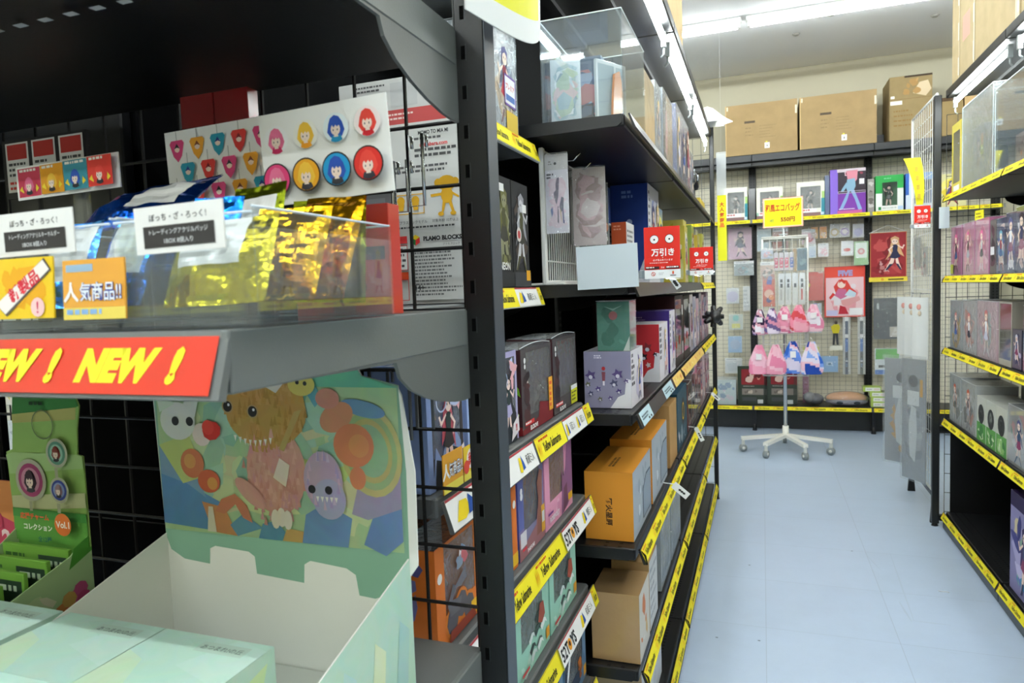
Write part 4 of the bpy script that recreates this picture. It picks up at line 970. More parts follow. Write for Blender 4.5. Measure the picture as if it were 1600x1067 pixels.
for i, (y, w, h, pal, l) in enumerate(((1.325, .10, .235, ['5a5a3a', '7a7a4a', '2a2a22', '9a9a7a'], 'black action figure box with olive armoured figure on the eye-level grey shelf'), (1.43, .11, .235, 'dark', 'black action figure box with grey and white figure beside the olive one'))):
    def dd(F, p=pal, i=i):
        F.rect(0, 0, 1, 1, '1c1e20'); F.blobs(PAL[p] if isinstance(p, str) else p, 26, i+3, .05, .12, .95, .95, .3); F.person(.5, .16, .75, '6a6a3a' if i == 0 else '9a9aa0', '8a8a6a' if i == 0 else 'c8c8cc', '4a4a2a', '3a3a30', i+8)
        F.rect(0, 0, 1, .14, '3a3c40' if i else '222426'); F.rect(.05, .86, .5, .93, 'e8e8e8') if i == 0 else F.rect(.55, .72, .8, .8, 'f0f0f0')
        if i == 0: F.text('NEON', .45, .19, .07, 'f0f0ee', .03, maxw=.7)
        else: F.rect(.7, .06, .95, .16, 'e0a020'); F.ell(.3, .5, .07, 'd8d0cc'); F.ell(.3, .5, .04, 'c04a4a')
    box_thing('action_figure_box', l, 'toy box', LB(-.500, y, 1.310, w, .08), w, .08, h-.005, '1c1e20', d_({'-y': dd, '-x': lambda F: F.lines(.1, .1, .9, .9, 8, '5a5a5a', 4)}), 'gloss')
# big white model kit seen end-on through the wire
def kit_side(F):
    F.rect(0, 0, 1, 1, 'd6d6d2'); F.text('MOMO TO MIA MI', .62, .94, .022, '2a2a2a', .03, maxw=.42); F.lines(.35, .895, .95, .92, 1, '5a5a5a', 1, .5); F.text('akihabara.com', .62, .875, .022, 'c83a3a', .03, maxw=.5); F.lines(.35, .80, .95, .86, 2, '4a4a4a', 2, .5)
    F.lines(.05, .72, .95, .77, 2, '5a5a5a', 5, .5)
    G = 'd8a41c'
    F.ell(.78, .655, .055, G, n=16, ry=.042); F.ell(.66, .66, .022, G); F.ell(.90, .66, .022, G); F.ell(.78, .59, .036, G, ry=.045)
    F.poly([(.55, .60), (.72, .605), (.72, .59), (.56, .585)], G); F.poly([(.84, .61), (.95, .58), (.94, .57), (.84, .595)], G)
    F.poly([(.72, .56), (.70, .50), (.73, .50), (.76, .55)], G); F.poly([(.80, .55), (.84, .50), (.88, .50), (.84, .56)], G); F.ell(.69, .49, .018, G, ry=.012); F.ell(.86, .49, .018, G, ry=.012)
    F.frame(.02, .50, .46, .61, .005, 'd8a41c')
    for a in (.13, .34): F.ell(a, .575, .024, G); F.poly([(a-.05, .56), (a+.05, .56), (a+.03, .52), (a-.03, .52)], G)
    F.text('プラスチックモデル', .3, .455, .018, '2a2a2a', .0, maxw=.5); F.text('対象年齢 10才以上', .75, .455, .018, '2a2a2a', .0, maxw=.42); F.lines(.05, .415, .95, .435, 1, '4a4a4a', 6, .5)
    F.poly([(.26, .37), (.32, .385), (.38, .37), (.32, .355)], 'e0c020'); F.poly([(.26, .37), (.32, .355), (.32, .325), (.26, .34)], '2a7a3a'); F.poly([(.38, .37), (.32, .355), (.32, .325), (.38, .34)], 'c82a2a')
    F.text('PLAMO BLOCKS', .70, .36, .026, '1a1a1a', .05, maxw=.56); F.text('プラモブロック', .82, .325, .014, '2a2a2a', 0, maxw=.3)
    F.rect(.0, .34, .2, .38, 'c83030'); F.rect(0, .19, .2, .33, 'eeeeea'); F.frame(0, .19, .2, .33, .004, 'c83030'); F.lines(.02, .2, .18, .32, 4, '5a5a5a', 3); F.rect(0, .14, .2, .18, 'd84a20'); F.frame(0, .02, .2, .14, .004, 'c83030')
    F.rect(.28, .02, .98, .30, 'cacac6'); F.lines(.30, .04, .96, .29, 13, '6a6a6a', 9, .5); F.text('14+', .36, .09, .03, '2a2a2a', .03)
box_thing('model_kit_box', 'tall white model kit box with yellow toy figure seen through the wire beside the post', 'model kit', T(-.5475, 1.17, 1.2850), .137, .13, .315, 'd6d6d2', d_({'-y': kit_side}), 'gloss')
o = box_thing('model_kit_box', 'flat white and red model kit carton lying on top of the tall white kit', 'model kit', T(-.606, 1.17, 1.6), .218, .13, .08, 'cfcfcc',
    d_({'-y': lambda F: (F.rect(0, 0, 1, .32, 'b84a48'), F.lines(.05, .08, .95, .26, 2, 'e8d0c8', 3), F.rect(.48, .38, .72, .9, 'c2c3c2'), F.ring(.80, .68, .13, .025, '2a2a2a'), F.ring(.90, .68, .10, .03, '2a2a2a'), F.text('akihabara.com', .30, .5, .12, 'b83a3a', .03, maxw=.3), F.lines(.15, .75, .45, .92, 2, '5a5a5a'))}))
box_thing('model_kit_box', 'dark grey printed kit box standing in shade left of the tall white kit', 'model kit', T(-.678, 1.17, 1.2843), .118, .13, .318, '5a5a5a', d_({'-y': lambda F: (F.lines(.1, .75, .9, .95, 4, 'a8a8a8', 3), F.rect(.1, .3, .9, .6, '6a6a6c'))}), 'card')
box_thing('storage_box', 'plain black storage box hidden behind the guitar pick card', 'box', T(-.660, .740, SZ), .112, .03, .2445, '121214', None, 'card')
for x, l in ((-.6875, 'left'), (-.6325, 'right')):
    box_thing('red_box', 'plain dark red box high behind the guitar pick card, %s of the pair' % l, 'toy box', T(x, .740, SZ+.245), .0535, .02, .044, '8a1418', None, 'gloss', group='red boxes above the guitar pick card')
# ---- grey rack: shelf with the dark window boxes ------------------------------------------------
zG1 = 1.0382
def dark_front(seed, red=True):
    def f(F):
        F.blobs(['3a2024', '2a1c20', '4a2a2c'], 8, seed, 0, .0, .3, 1, .2)
        if red: F.poly([(0, 0), (1, 0), (1, .22), (.55, .30), (.5, .12), (0, .06)], '7a2028')
        F.rect(.07, .09, .35, .14, 'd83a3a'); F.lines(.08, .095, .34, .135, 1, 'f8e8e8', seed, .6); F.text('ELCROVE', .34, .045, .055, 'f0f0ee', .05, maxw=.52)
        F.ell(.10, .86, .035, 'f0f0f0'); F.ell(.10, .79, .03, 'f0f0f0')
        F.rect(.70, .02, .98, .28, 'd8d820') if not red else F.rect(.86, .12, 1.0, .55, 'e8a830')
        if not red: F.rect(.70, .22, .98, .28, 'f0f0f0'); F.lines(.73, .05, .95, .2, 3, '5a5a2a', 2)
        else: F.lines(.88, .15, .98, .5, 5, 'd85a30', 2, .6)
    return f
def side_green(F):
    F.blobs(['4a1c22', '3a1820', '5a242a'], 12, 2, size=.5); F.rect(0, 0, 1, .1, '8a1c24')
    F.poly([(.55, .55), (.6, .70), (.8, .66), (.95, .55), (.98, .45), (.85, .52), (.7, .55), (.62, .48)], '78b82a'); F.poly([(.55, .2), (.6, .32), (.85, .34), (.95, .24), (.85, .16), (.65, .15)], '78b82a'); F.rect(.55, .42, .7, .44, 'f0f0f0')
for y, w, h, l, fg, rd, hair in ((1.172, .190, .157, 'dark maroon window box with a red-and-black figure, green shapes on its side', ('7a1a20', 'a82a30', '3a2a2a'), True, 1), (1.374, .190, .161, 'dark window box with a brown armoured figure and yellow label, at the shelf end', ('5a3a30', '7a5a4a', '6a4a3c'), False, 2)):
    t = window_box('window_box', l, 'figure box', LB(-.402, y, zG1, w, .10), w, .10, h, '3c1a20', '4a4446', (.16, .20, .96, .95), fg, back='dcd8dc', drawf=dark_front(hair, rd), drawside=side_green if rd else None, top='open', seed=hair+3, group='dark window boxes on the grey rack', film='film')
    mb = MB(); 
    pts = [(-w/2+.002+(w-.004)*i/8, -.048, h+.001+.006*math.sin(math.pi*i/8)) for i in range(9)]
    mb.tube(pts, .0009, 'c8ccd0', 'plastic', 5); mb.add([(p[0], p[1], p[2]) for p in pts]+[(p[0], .048, h+.0005) for p in reversed(pts)], [tuple(range(18))], 'ffffff', 'film'); mb.build('top_film', t)
# pink and blue window boxes seen through the wire on the same shelf
for y, w, h, l, hair, c1, c2, sd in ((.80, .115, .17, 'dark window box with blue outlined artwork seen through the wire beside the header', 'c85a6a', '3a3438', '8aa0d0', 4), (.93, .105, .165, 'pink patterned window box with green-haired figure seen through the wire', '3a5a50', 'e0a0b0', 'a0b4e0', 6), (1.045, .11, .16, 'lavender and black window box next to the dark maroon one', '2a2a30', 'b0a8d0', '2a282c', 9)):
    def df(F, c1=c1, c2=c2, sd=sd, hair=hair):
        F.rect(0, 0, .12, 1, c2); F.poly([(.12, .9), (.5, 1), (.12, 1)], 'c8d8f0')
        F.poly([(.08, 0), (.92, 0), (.9, .30), (.75, .42), (.62, .28), (.5, .38), (.35, .22), (.2, .34)], c2); F.poly([(.15, .0), (.85, .0), (.82, .25), (.6, .3), (.4, .2), (.2, .24)], '2a3038')
        F.person(.55, .05, .72, hair, 'f4d8d0', '2a3a3a', c1, sd); F.poly([(.6, .02), (.98, .1), (.95, .28), (.7, .2)], 'f0e8ec'); F.text('!!', .84, .15, .08, 'd02a4a', .05)
        F.ring(.35, .7, .10, .015, 'b8c8e8'); F.blobs(['e8b0b8', 'f0d0d4', 'c0c8e8'], 6, sd, .5, .5, 1, 1, .15)
    window_box('window_box', l, 'figure box', LB(-.404, y, zG1, w, .09), w, .09, h, c2, c1, (.14, .25, .92, .93), (hair, c1, c2), back='d8d8e0', drawf=df, top='open', seed=sd, film='film', group='window boxes seen through the wire')
for i, (y, w, l) in enumerate(((.800, .062, 'orange and blue popular-item tag leaning on the grey shelf behind the wire'), (.866, .040, 'small yellow and red tag beside the orange tag behind the wire'))):
    def dt(F, i=i):
        F.rect(0, 0, 1, 1, 'e0a030' if i == 0 else 'e8c830'); F.rect(0, 0, 1, .22, 'e8d858')
        if i == 0: F.text('人', .14, .55, .42, 'f4f4f0', .04); F.text('気商品!!', .62, .55, .40, '2a2c50', .06, maxw=.7); F.text('気商品!!', .62, .55, .38, 'eceef4', .015, maxw=.68)
        else: F.ell(.6, .6, .3, 'f0e4e0'); F.text('新', .6, .6, .4, 'd83030', .04); F.ell(.2, .4, .2, 'd84a3a')
    card('shelf_tag', l, 'sticker', T(-.3915, y+w/2, zG1+.001, 90, 0), w, .052 if i == 0 else .048, dt, 'e0a030', .0012)
# shelf below: window boxes in blue-grey, pink and orange
zG2 = .8182
def f_pinks(kind):
    def f(F):
        if kind == 0:
            F.rect(0, 0, .2, 1, '5a62a0'); F.rect(.0, 0, .2, .35, '7a6a98'); F.ell(.12, .80, .04, 'f0f0f4'); F.ell(.12, .74, .045, 'f0f0f4'); F.poly([(.0, 0), (1, 0), (1, .12), (.85, .5), (.72, .42), (.66, .25), (.25, .16), (0, .28)], '9a6a70')
            F.poly([(.66, .1), (.76, .55), (.72, .75), (.84, .9), (.95, .85), (.9, .4), (.86, .1)], '8a5a50'); F.rect(.04, .14, .26, .32, 'd8d4da'); F.text('PARFUMS', .42, .05, .05, 'f0e8ec', .05, maxw=.5); F.rect(.1, .09, .25, .12, 'd83a4a'); F.rect(.86, .08, 1, .42, 'd8a030'); F.rect(.88, .2, .98, .34, 'c8ccd0')
        elif kind == 1:
            F.blobs(['e0a0bc', 'd890b0', 'e8b0c8'], 6, 2, 0, 0, .9, .3, .2); F.poly([(.55, .0), (.6, .5), (.58, .62), (.66, .5), (.74, .6), (.8, .9), (1, .95), (1, .2), (.8, .05)], '8a5a80'); F.poly([(.62, .0), (.66, .34), (.78, .38), (.8, .1)], '6a4058'); F.rect(.82, .1, .98, .2, 'e8b020')
            F.text('ROSEVOLT', .3, .10, .07, 'f4e8f0', .05, maxw=.45); F.rect(.08, .17, .25, .2, '7a3a8a')
        elif kind == 2:
            F.rect(0, 0, .16, 1, 'd8742a'); F.rect(.86, 0, 1, 1, 'd8742a'); F.ell(.08, .7, .05, 'f0eee8'); F.ell(.93, .78, .05, 'f0eee8')
            for q in ((.30, .20), (.5, .28), (.66, .18)): F.ell(q[0], q[1], .16, 'd87a2a'); 
            for q in ((.30, .20), (.5, .28), (.66, .18)): F.ell(q[0], q[1], .13, '5a565c', n=8)
            F.poly([(.2, .38), (.32, .55), (.4, .5), (.3, .4), (.5, .36), (.45, .24), (.25, .26)], '6a666c'); F.poly([(.34, .5), (.6, .62), (.62, .5), (.5, .46)], '76727a'); F.blobs(['c86a70', '8a9ab0', 'e8dce0'], 5, 3, .3, .6, .8, .9, .12); F.rect(.7, .05, .98, .2, 'e8b828')
            F.poly([(.2, .02), (.8, .02), (.78, .12), (.24, .12)], '8a3a2a')
    return f
B2 = [(.80, .155, .145, 'grey bubble window box with orange edges and clawed creature art behind the wire', 2, 'd8742a', '8a98a8', ('6a6a70', '5a5a60', '6a5a5a')),
      (.965, .155, .145, 'second orange edged bubble window box further along behind the post', 2, 'd8742a', '8a98a8', ('6a6a70', '7a4a4a', '6a5a5a')),
      (1.130, .150, .155, 'blue-violet window box with a brown figure and orange tag right of the post', 0, '4a4a98', '8a98a8', ('7a5a50', 'a86a5a', '8a5a50')),
      (1.290, .205, .158, 'pink window box with a tall golden-brown window beside the blue-violet one', 1, 'e29ab8', 'e29ab8', ('8a5a80', '5a3a50', '6a3a5a'))]
for y, w, h, l, k, side, back, fg in B2:
    def ds(F, k=k):
        if k == 1: F.blobs(['d890b0', 'e8a8c4'], 4, 2); F.rect(.2, .35, .75, .55, '4a2a7a'); F.ell(.5, .68, .14, '5a3a4a'); F.rect(.2, .1, .7, .22, '4a2a7a')
        else: F.blobs(['5a5a9a', '7a7ab0', 'b0a8c8'], 6, 5)
    window_box('window_box', l, 'figure box', LB(-.402, y, zG2, w, .09), w, .09, h, side, side if k != 0 else '7d7a9c', (.18, .30, .84, .96) if k != 1 else (.16, .32, .70, .97), fg, back='ecd8a0' if k == 1 else 'd4dee8', drawf=f_pinks(k), drawside=ds, top='open', seed=k+20, film='film', group='window boxes on the second grey shelf')
# mint boxes
zG3 = .6012
def f_mint(F):
    F.blobs(['a8d4c0', '98c8b4', 'b8dccc'], 6, 4, 0, 0, 1, .3, .2)
    r = random.Random(3)
    for i in range(9):
        a, b = r.uniform(.25, .8), r.uniform(.06, .5); F.poly([(a, b), (a+.10, b+.07), (a+.16, b+.02), (a+.12, b+.10), (a+.05, b+.13), (a-.04, b+.07)], r.choice(('e8f0ec', '5a6a64', 'd0dcd8', '3a4a44')))
    F.poly([(.62, .45), (.68, .66), (.80, .64), (.84, .45), (.74, .38)], '9a4a3a'); F.rect(.86, .08, .97, .22, 'e0a030'); F.rect(.70, .80, .82, .95, 'f0f0ee'); F.rect(.12, .06, .32, .10, 'c84a4a'); F.text('CUT', .22, .03, .04, 'f4f4f2', .04)
def s_mint(F):
    F.rect(0, 0, 1, 1, '8fc2ae'); F.ell(.5, .5, .16, '4a4440'); F.ell(.45, .52, .09, '8a7a70'); F.rect(.2, .60, .9, .68, '7a2a34'); F.blobs(['2a2428', '7a1c2c', 'c8b8b0', '3a3034'], 16, 7, .1, .05, .95, .42, .16)
for y, w, h, l in ((.93, .14, .15, 'mint green window box hidden mostly behind the black post'), (1.095, .195, .152, 'mint green window box with reddish creature figure nearest the post'), (1.300, .205, .158, 'mint green window box at the shelf end under the white rail label')):
    window_box('window_box', l, 'figure box', LB(-.402, y, zG3, w, .09), w, .09, h, '92c6b2', '9ccfbb', (.14, .34, .80, .97), ('8a4a3a', 'c8d0d0', '9aa8a8'), back='dce6f2', drawf=f_mint, drawside=s_mint, top='open', seed=int(y*10), film='film', group='mint window boxes on the third grey shelf')
# navy boxes on the lowest shelf
zG4 = .3732
def f_navy(F):
    F.rect(.84, 0, 1, 1, '6a8aa8'); F.poly([(.0, 0), (1, 0), (1, .2), (.84, .5), (.7, .1), (.3, .06), (0, .1)], '5a7a98'); F.blobs(['c8702a', '8a4a1c', 'e09a4a'], 7, 5, .55, .08, .85, .5, .2); F.rect(.86, .8, .97, .97, 'f0f0ee'); F.rect(.86, .05, .98, .2, 'e0a030')
    F.poly([(.02, .2), (.1, .5), (.2, .72), (.3, .8), (.28, .7), (.14, .4), (.06, .15)], 'e8ecf0')
for y, w, l in ((1.20, .17, 'navy window box on the lowest visible grey shelf, nearest the post'), (1.385, .185, 'navy window box with an orange creature at the far end of the lowest shelf')):
    window_box('window_box', l, 'figure box', LB(-.402, y, zG4, w, .09), w, .09, .165, '4f7590', '24344a', (.1, .28, .82, .93), ('c87a30', 'a85a20', 'd89040'), back='6a7a9a', top='7fa3b8', drawf=f_navy, seed=int(y*10), film='film', group='navy window boxes on the lowest grey shelf')

# ================================================================= black left rack goods
z1, z2, z3, z4, z5, z6 = 1.6912, 1.3132, 1.0092, .6892, .3932, .1012
# acrylic show case with framed pictures
t = thing('acrylic_case', 'large clear acrylic show case with pictures inside, at the near end of the top shelf', 'show case', T(-.390, 1.77, z1+.0012))
hw, hd, hh = .097, .16, .235
for nm, lo, hi in (('front_panel', (-hw, -hd, 0), (hw, -hd+.003, hh)), ('back_panel', (-hw, hd-.003, 0), (hw, hd, hh)), ('side_panel', (-hw, -hd+.003, 0), (-hw+.003, hd-.003, hh)), ('side_panel', (hw-.003, -hd+.003, 0), (hw, hd-.003, hh)), ('lid', (-hw, -hd, hh), (hw, hd, hh+.003))):
    mb = MB(); mb.bar(lo, hi, .0006, 'ffffff', 'acrylic')
    if nm == 'lid':
        for a, b in (((-hw, -hd), (hw, -hd)), ((hw, -hd), (hw, hd)), ((hw, hd), (-hw, hd)), ((-hw, hd), (-hw, -hd))): mb.tube([(a[0], a[1], hh+.002), (b[0], b[1], hh+.002)], .0016, 'e4edf0', 'plastic', 5)
    mb.build(nm, t)
box_thing('picture_card', 'pale blue pastel picture board inside the acrylic case at its left front', 'picture', T(-.440, 1.66, z1+.005, 6), .072, .012, .155, 'c4ccd4', d_({'-y': lambda F: F.blobs(['c8d4dc', 'a8bcc8', 'd8c0c4', 'b8c8b8', 'e0e4e8', '9aacb8'], 40, 7, size=.3)}), 'gloss')
for i, (x, y) in enumerate(((-.352, 1.70), (-.334, 1.735))):
    box_thing('framed_photo', ('thin clear photo frame standing in the acrylic case, front one', 'thin clear photo frame standing in the acrylic case, rear one')[i], 'photo frame', T(x, y, z1+.005, 60), .07, .008, .15, 'c8ccd0', d_({'-y': lambda F: F.rect(.08, .06, .92, .94, '9aa8b0')}), 'gloss', 'photo frames in the acrylic case')
mb = MB(T(-.325, 1.72, z1+.005, 70)); mb.bar((-.03, -.004, 0), (.03, .004, .02), .001, 'c8c8c0'); mb.prism([(-.025, 0, .02), (-.01, 0, .01), (.02, 0, .03), (.025, 0, .08), (.01, 0, .13), (-.012, 0, .12), (-.02, 0, .07)], (0, .006, 0), 'd07a3a', 'gloss')
tag(mb.build('standee'), 'orange acrylic character standee at the right side of the acrylic case', 'standee')
mb = MB(T(-.430, 1.80, z1+.005)); mb.bar((-.048, 0, 0), (.048, .10, .20), .001, '5a6a80'); Face(mb, (-.048, 0, 0), (.096, 0, 0), (0, 0, .20), 1).blobs(['4a5a78', '8a98b0', 'a86a70', '3a3a4a'], 24, 6, size=.3)
tag(mb.build('figure_box'), 'slate blue figure box standing at the back of the acrylic case', 'toy box')
box_thing('shipping_box', 'beige carton with clear film just behind the acrylic case on the top shelf', 'carton', LB(-.288, 1.945, z1, .19, .16), .19, .16, .20, 'cdb48c', None, 'wrap')
def wrapped(name, label, cat, M, w, d, h, col, draw, group=None, film='film', core='gloss'):
    o = box_thing(name, label, cat, M, w, d, h, col, draw, core, group); film_over(o, w, d, h, film); return o
wrapped('figure_box', 'film-wrapped grey box between the beige carton and the brown one on the top shelf', 'toy box', LB(-.288, 2.145, z1, .13, .15), .13, .15, .22, '9aa2a8', d_({'-y': lambda F: art(F, 'grey', 4), '-x': lambda F: F.blobs(PAL['grey'], 8, 2)}), 'film boxes on the top left shelf')
wrapped('figure_box', 'brown card box with a pink figure cut-out on the top left shelf', 'toy box', LB(-.284, 2.29, z1, .24, .16), .24, .16, .235, 'c09a66', d_({'-y': lambda F: (F.rect(0, 0, .35, 1, '3a3e50'), F.poly([(.2, .2), (.3, .75), (.42, .82), (.5, .6), (.46, .3), (.36, .12)], 'e0a8a8')), '-x': lambda F: F.rect(0, 0, 1, 1, 'a8b0b8')}), 'film boxes on the top left shelf')
wrapped('figure_box', 'tall film-wrapped blue and purple figure box on the top left shelf', 'toy box', LB(-.284, 2.66, z1, .46, .17), .46, .17, .275, '7a80a8', d_({'-y': lambda F: art(F, ['5a6090', '8a88b8', 'c8a0b8', '3a4068', 'd8d4e4'], 6, True, 34, figs=3), '-x': lambda F: art(F, 'purple', 8)}), 'film boxes on the top left shelf')
wrapped('figure_box', 'pale film-wrapped box beyond the blue and purple one on the top left shelf', 'toy box', LB(-.288, 3.14, z1, .22, .15), .22, .15, .20, 'c8ccd4', d_({'-y': lambda F: art(F, 'white', 5, figs=2), '-x': lambda F: F.rect(0, 0, 1, 1, 'd8d0b8')}), 'film boxes on the top left shelf')
for i, (y, l) in enumerate(((3.42, 'black round-lensed gadget on the top left shelf, nearer one'), (3.62, 'black round-lensed gadget on the top left shelf, farther one'))):
    mb = MB(T(-.342, y, z1+.0012)); mb.bar((-.05, -.04, 0), (.03, .04, .10), .006, '1c1d20', 'plastic'); mb.tube([(.02, 0, .12), (.045, 0, .12)], [.045, .04], '141518', 'plastic', 14); mb.ball((.0, 0, .15), (.04, .045, .04), '2a2c30', 'plastic'); mb.tube([(.045, 0, .12), (.05, 0, .12)], [.032, .03], '7a8088', 'chrome', 14)
    tag(mb.build('gadget'), l, 'gadget', 'gadgets on the top left shelf')
box_thing('figure_box', 'yellow edged flat box at the far end of the top left shelf', 'toy box', LB(-.29, 3.76, z1, .30, .14), .30, .14, .06, 'd8c050', None)
t = thing('display_easel', 'black slanted display easel at the far end of the top left shelf', 'easel', T(-.36, 4.12, z1+.0012))
for s in (-.03, .03):
    mb = MB(); mb.bar((-.01, s*1-.006, .018), (.01, s*1+.006, .20), .001, '141517', 'powder'); o = mb.build('leg', t); o.rotation_euler = (0, math.radians(-30), 0)
mb = MB(); mb.bar((-.05, -.05, 0), (.06, .05, .012), .002, '141517', 'powder'); mb.build('base', t)

# eye-level shelf: white grid stand with hanging packs
t = thing('wire_stand', 'white wire grid stand with chrome hooks at the near end of the eye-level shelf', 'wire stand', T(-.505, 1.655, z2))
mb = MB()
for y in (0, .34): mb.bar((-.006, y-.009, 0), (.006, y+.009, .335), .002, 'e8e8e4', 'plastic')
mb.bar((-.006, 0, .0), (.006, .34, .012), .002, 'e8e8e4', 'plastic'); mb.bar((-.04, -.008, 0), (.05, .008, .006), .001, 'e8e8e4', 'plastic'); mb.bar((-.04, .332, 0), (.05, .348, .006), .001, 'e8e8e4', 'plastic'); mb.build('frame', t)
mb = MB()
for i in range(1, 17): mb.tube([(0, i*.02, .01), (0, i*.02, .33)], .0018, 'ecece8', 'plastic', 5)
for z in (.06, .33): mb.tube([(.001, 0, z), (.001, .34, z)], .0022, 'ecece8', 'plastic', 5)
mb.build('grid', t)
for y, z in ((.03, .305), (.14, .30), (.26, .29)):
    mb = MB(); mb.tube([(0, y, z), (.075, y-.01, z-.004), (.092, y-.012, z+.012)], .0022, 'd0d3d4', 'chrome', 6); mb.build('hook', t)
def hang_pack(label, M, w, h, draw, col='eceaee', film=True, cat='hanging pack', group=None, name='hanging_pack', t_=.006):
    mb = MB(); mb.bar((-w/2, 0, -h), (w/2, t_, 0), min(.001, t_*.4), col, 'gloss'); draw(Face(mb, (-w/2, 0, -h), (w, 0, 0), (0, 0, h), 1))
    o = mb.build(name); o.matrix_world = M; tag(o, label, cat, group)
    if film: mb = MB(); mb.grid(lambda u, v: ((u-.5)*(w+.002), -.003-.004*math.sin(math.pi*u)*math.sin(math.pi*v)-.0012*math.sin(14*u+9*v), -h-.002+v*(h+.005)), 8, 8, 'ffffff', 'film'); mb.build('film_sleeve', o)
    return o
def d_pack1(F):
    F.rect(0, 0, 1, 1, 'e6e0ea'); F.rect(0, .8, 1, 1, 'd6d0d0'); F.ell(.45, .88, .018, '2a2426'); F.lines(.15, .86, .35, .92, 2, '8a7a7a', 1); F.blobs(['ecd4e0', 'd8d4e4', 'e8c8d8', 'f0ecf0'], 16, 3, 0, 0, 1, .78, .3)
    F.lines(.06, .68, .4, .76, 2, '3a3440', 2, .6); F.poly([(.45, .62), (.52, .70), (.62, .70), (.6, .60), (.56, .46), (.48, .36), (.38, .44), (.36, .52), (.46, .54)], '5a4868'); F.poly([(.60, .34), (.70, .46), (.80, .44), (.78, .30), (.66, .26)], '4a4460'); F.poly([(.5, .14), (.52, .34), (.56, .34), (.56, .12)], '3a3450'); F.poly([(.74, .12), (.72, .32), (.78, .3), (.82, .12)], '4a4a7a'); F.poly([(.66, .3), (.70, .14), (.68, .14), (.62, .28)], 'c8b070'); F.poly([(.2, .3), (.25, .2), (.32, .26), (.3, .34)], '6a78a8')
hang_pack('white and lilac character pack with folded top hanging in front on the wire stand', T(-.466, 1.645, z2+.315, 2), .056, .19, d_pack1)
hang_pack('pale pink toy pack in crinkled film hanging second on the wire stand', T(-.420, 1.785, z2+.30, 6), .085, .20, lambda F: F.blobs(['e0b8c0', 'c8a8ac', 'e8d8d8', 'b89a98'], 24, 2, size=.3), 'd8c4c4')
hang_pack('grey-green toy pack in crinkled film hanging third on the wire stand', T(-.448, 1.87, z2+.29, 28), .09, .18, lambda F: (F.blobs(['8a8a80', 'a8a8a0', '6a6a64', 'c0a8a8'], 24, 4, size=.3)), '9a9890')
hang_pack('dark toy pack with blue and orange figures hanging behind the film packs', T(-.452, 1.97, z2+.285, 24), .085, .19, lambda F: (F.rect(0, 0, 1, 1, '3a3632'), F.poly([(.5, .4), (.75, .42), (.8, .6), (.7, .75), (.55, .7)], '2a3a7a'), F.ell(.78, .35, .10, 'c86a30'), F.ell(.8, .18, .08, 'b8a8a0'), F.blobs(['5a544c', '8a8478'], 10, 2)), '3a3632')
for i, (x, l) in enumerate(((-.445, 'left'), (-.393, 'right'))):
    box_thing('small_orange_box', 'small burnt-orange box beside the hanging packs, %s of the pair' % l, 'toy box', T(x, 2.10, z2), .044, .13, .178, 'c2542c', d_({'-y': lambda F: (F.lines(.15, .86, .85, .96, 2, 'e8a890', 1), ), '+x': lambda F: (F.rect(0, 0, 1, 1, 'd4d4d8'), F.lines(.1, .1, .9, .9, 10, '6a6a70', 2))}), 'gloss', 'small orange boxes')
def d_blue(F): F.rect(0, 0, 1, 1, '1c3a86'); F.lines(.3, .85, .7, .94, 2, '6a86c8', 3, .6); F.ell(.5, .62, .03, 'a8b8e0'); F.rect(.49, .5, .51, .54, 'a8b8e0'); F.poly([(.5, .2), (.4, .35), (.6, .4), (.62, .2)], '8a5a60'); F.poly([(.6, .0), (1, 0), (1, .35)], 'dcdce4')
def d_bluef(F): F.rect(0, 0, 1, 1, 'd0d2dc'); F.lines(.05, .1, .25, .95, 12, '6a6a78', 1); art(F, ['c8c8dc', 'e8c8d4', '8a98c8', 'b8bcd8'], 3, True, 20, region=(.25, 0, 1, 1), figs=2)
box_thing('figure_box', 'deep blue figure box with white and pink front on the eye-level shelf', 'toy box', LB(-.362, 2.45, z2, .27, .13), .27, .13, .345, '1c3a86', d_({'-x': d_blue, '-y': d_bluef}), 'gloss')
box_thing('figure_box', 'second deep blue figure box standing behind the hanging packs', 'toy box', LB(-.47, 2.22, z2, .12, .07), .12, .07, .32, '1c3a86', d_({'-x': d_blue}), 'gloss')
box_thing('figure_box', 'pale blue and yellow figure box just beyond the big deep blue one', 'toy box', LB(-.366, 2.74, z2, .12, .10), .12, .10, .29, '8ab0d8', d_({'-y': lambda F: art(F, ['8ab0d8', 'e8e070', 'f0f0f0'], 3)}), 'gloss')
r = random.Random(4)
names = ('first', 'second', 'third', 'fourth', 'fifth', 'sixth', 'seventh', 'eighth')
for i in range(8):
    y = 3.05+i*.152; c = ('c8b840', 'd8cc68', '8aa050', 'c8c8a8', 'd0b848', 'b8b8b8', 'd8d060', 'a8a070')[i]
    box_thing('figure_box', f'{names[i]} of the yellowish boxes lined up beyond the red warning signs', 'toy box', LB(-.30-.02*(i % 2), y, z2, .12, .12), .12, .12, .24+.04*((i*3) % 4)/3, c,
        d_({'-y': lambda F, i=i: art(F, ['e0d890', 'c8b840', 'f0ece0', '7a8a50', '6a4a3a'], i+3, True, 14), '-x': lambda F, i=i: F.blobs(['e8e4c8', 'c8b840', '8a8a5a', '4a4a3a'], 9, i)}), 'gloss', 'yellowish boxes on the eye-level shelf')

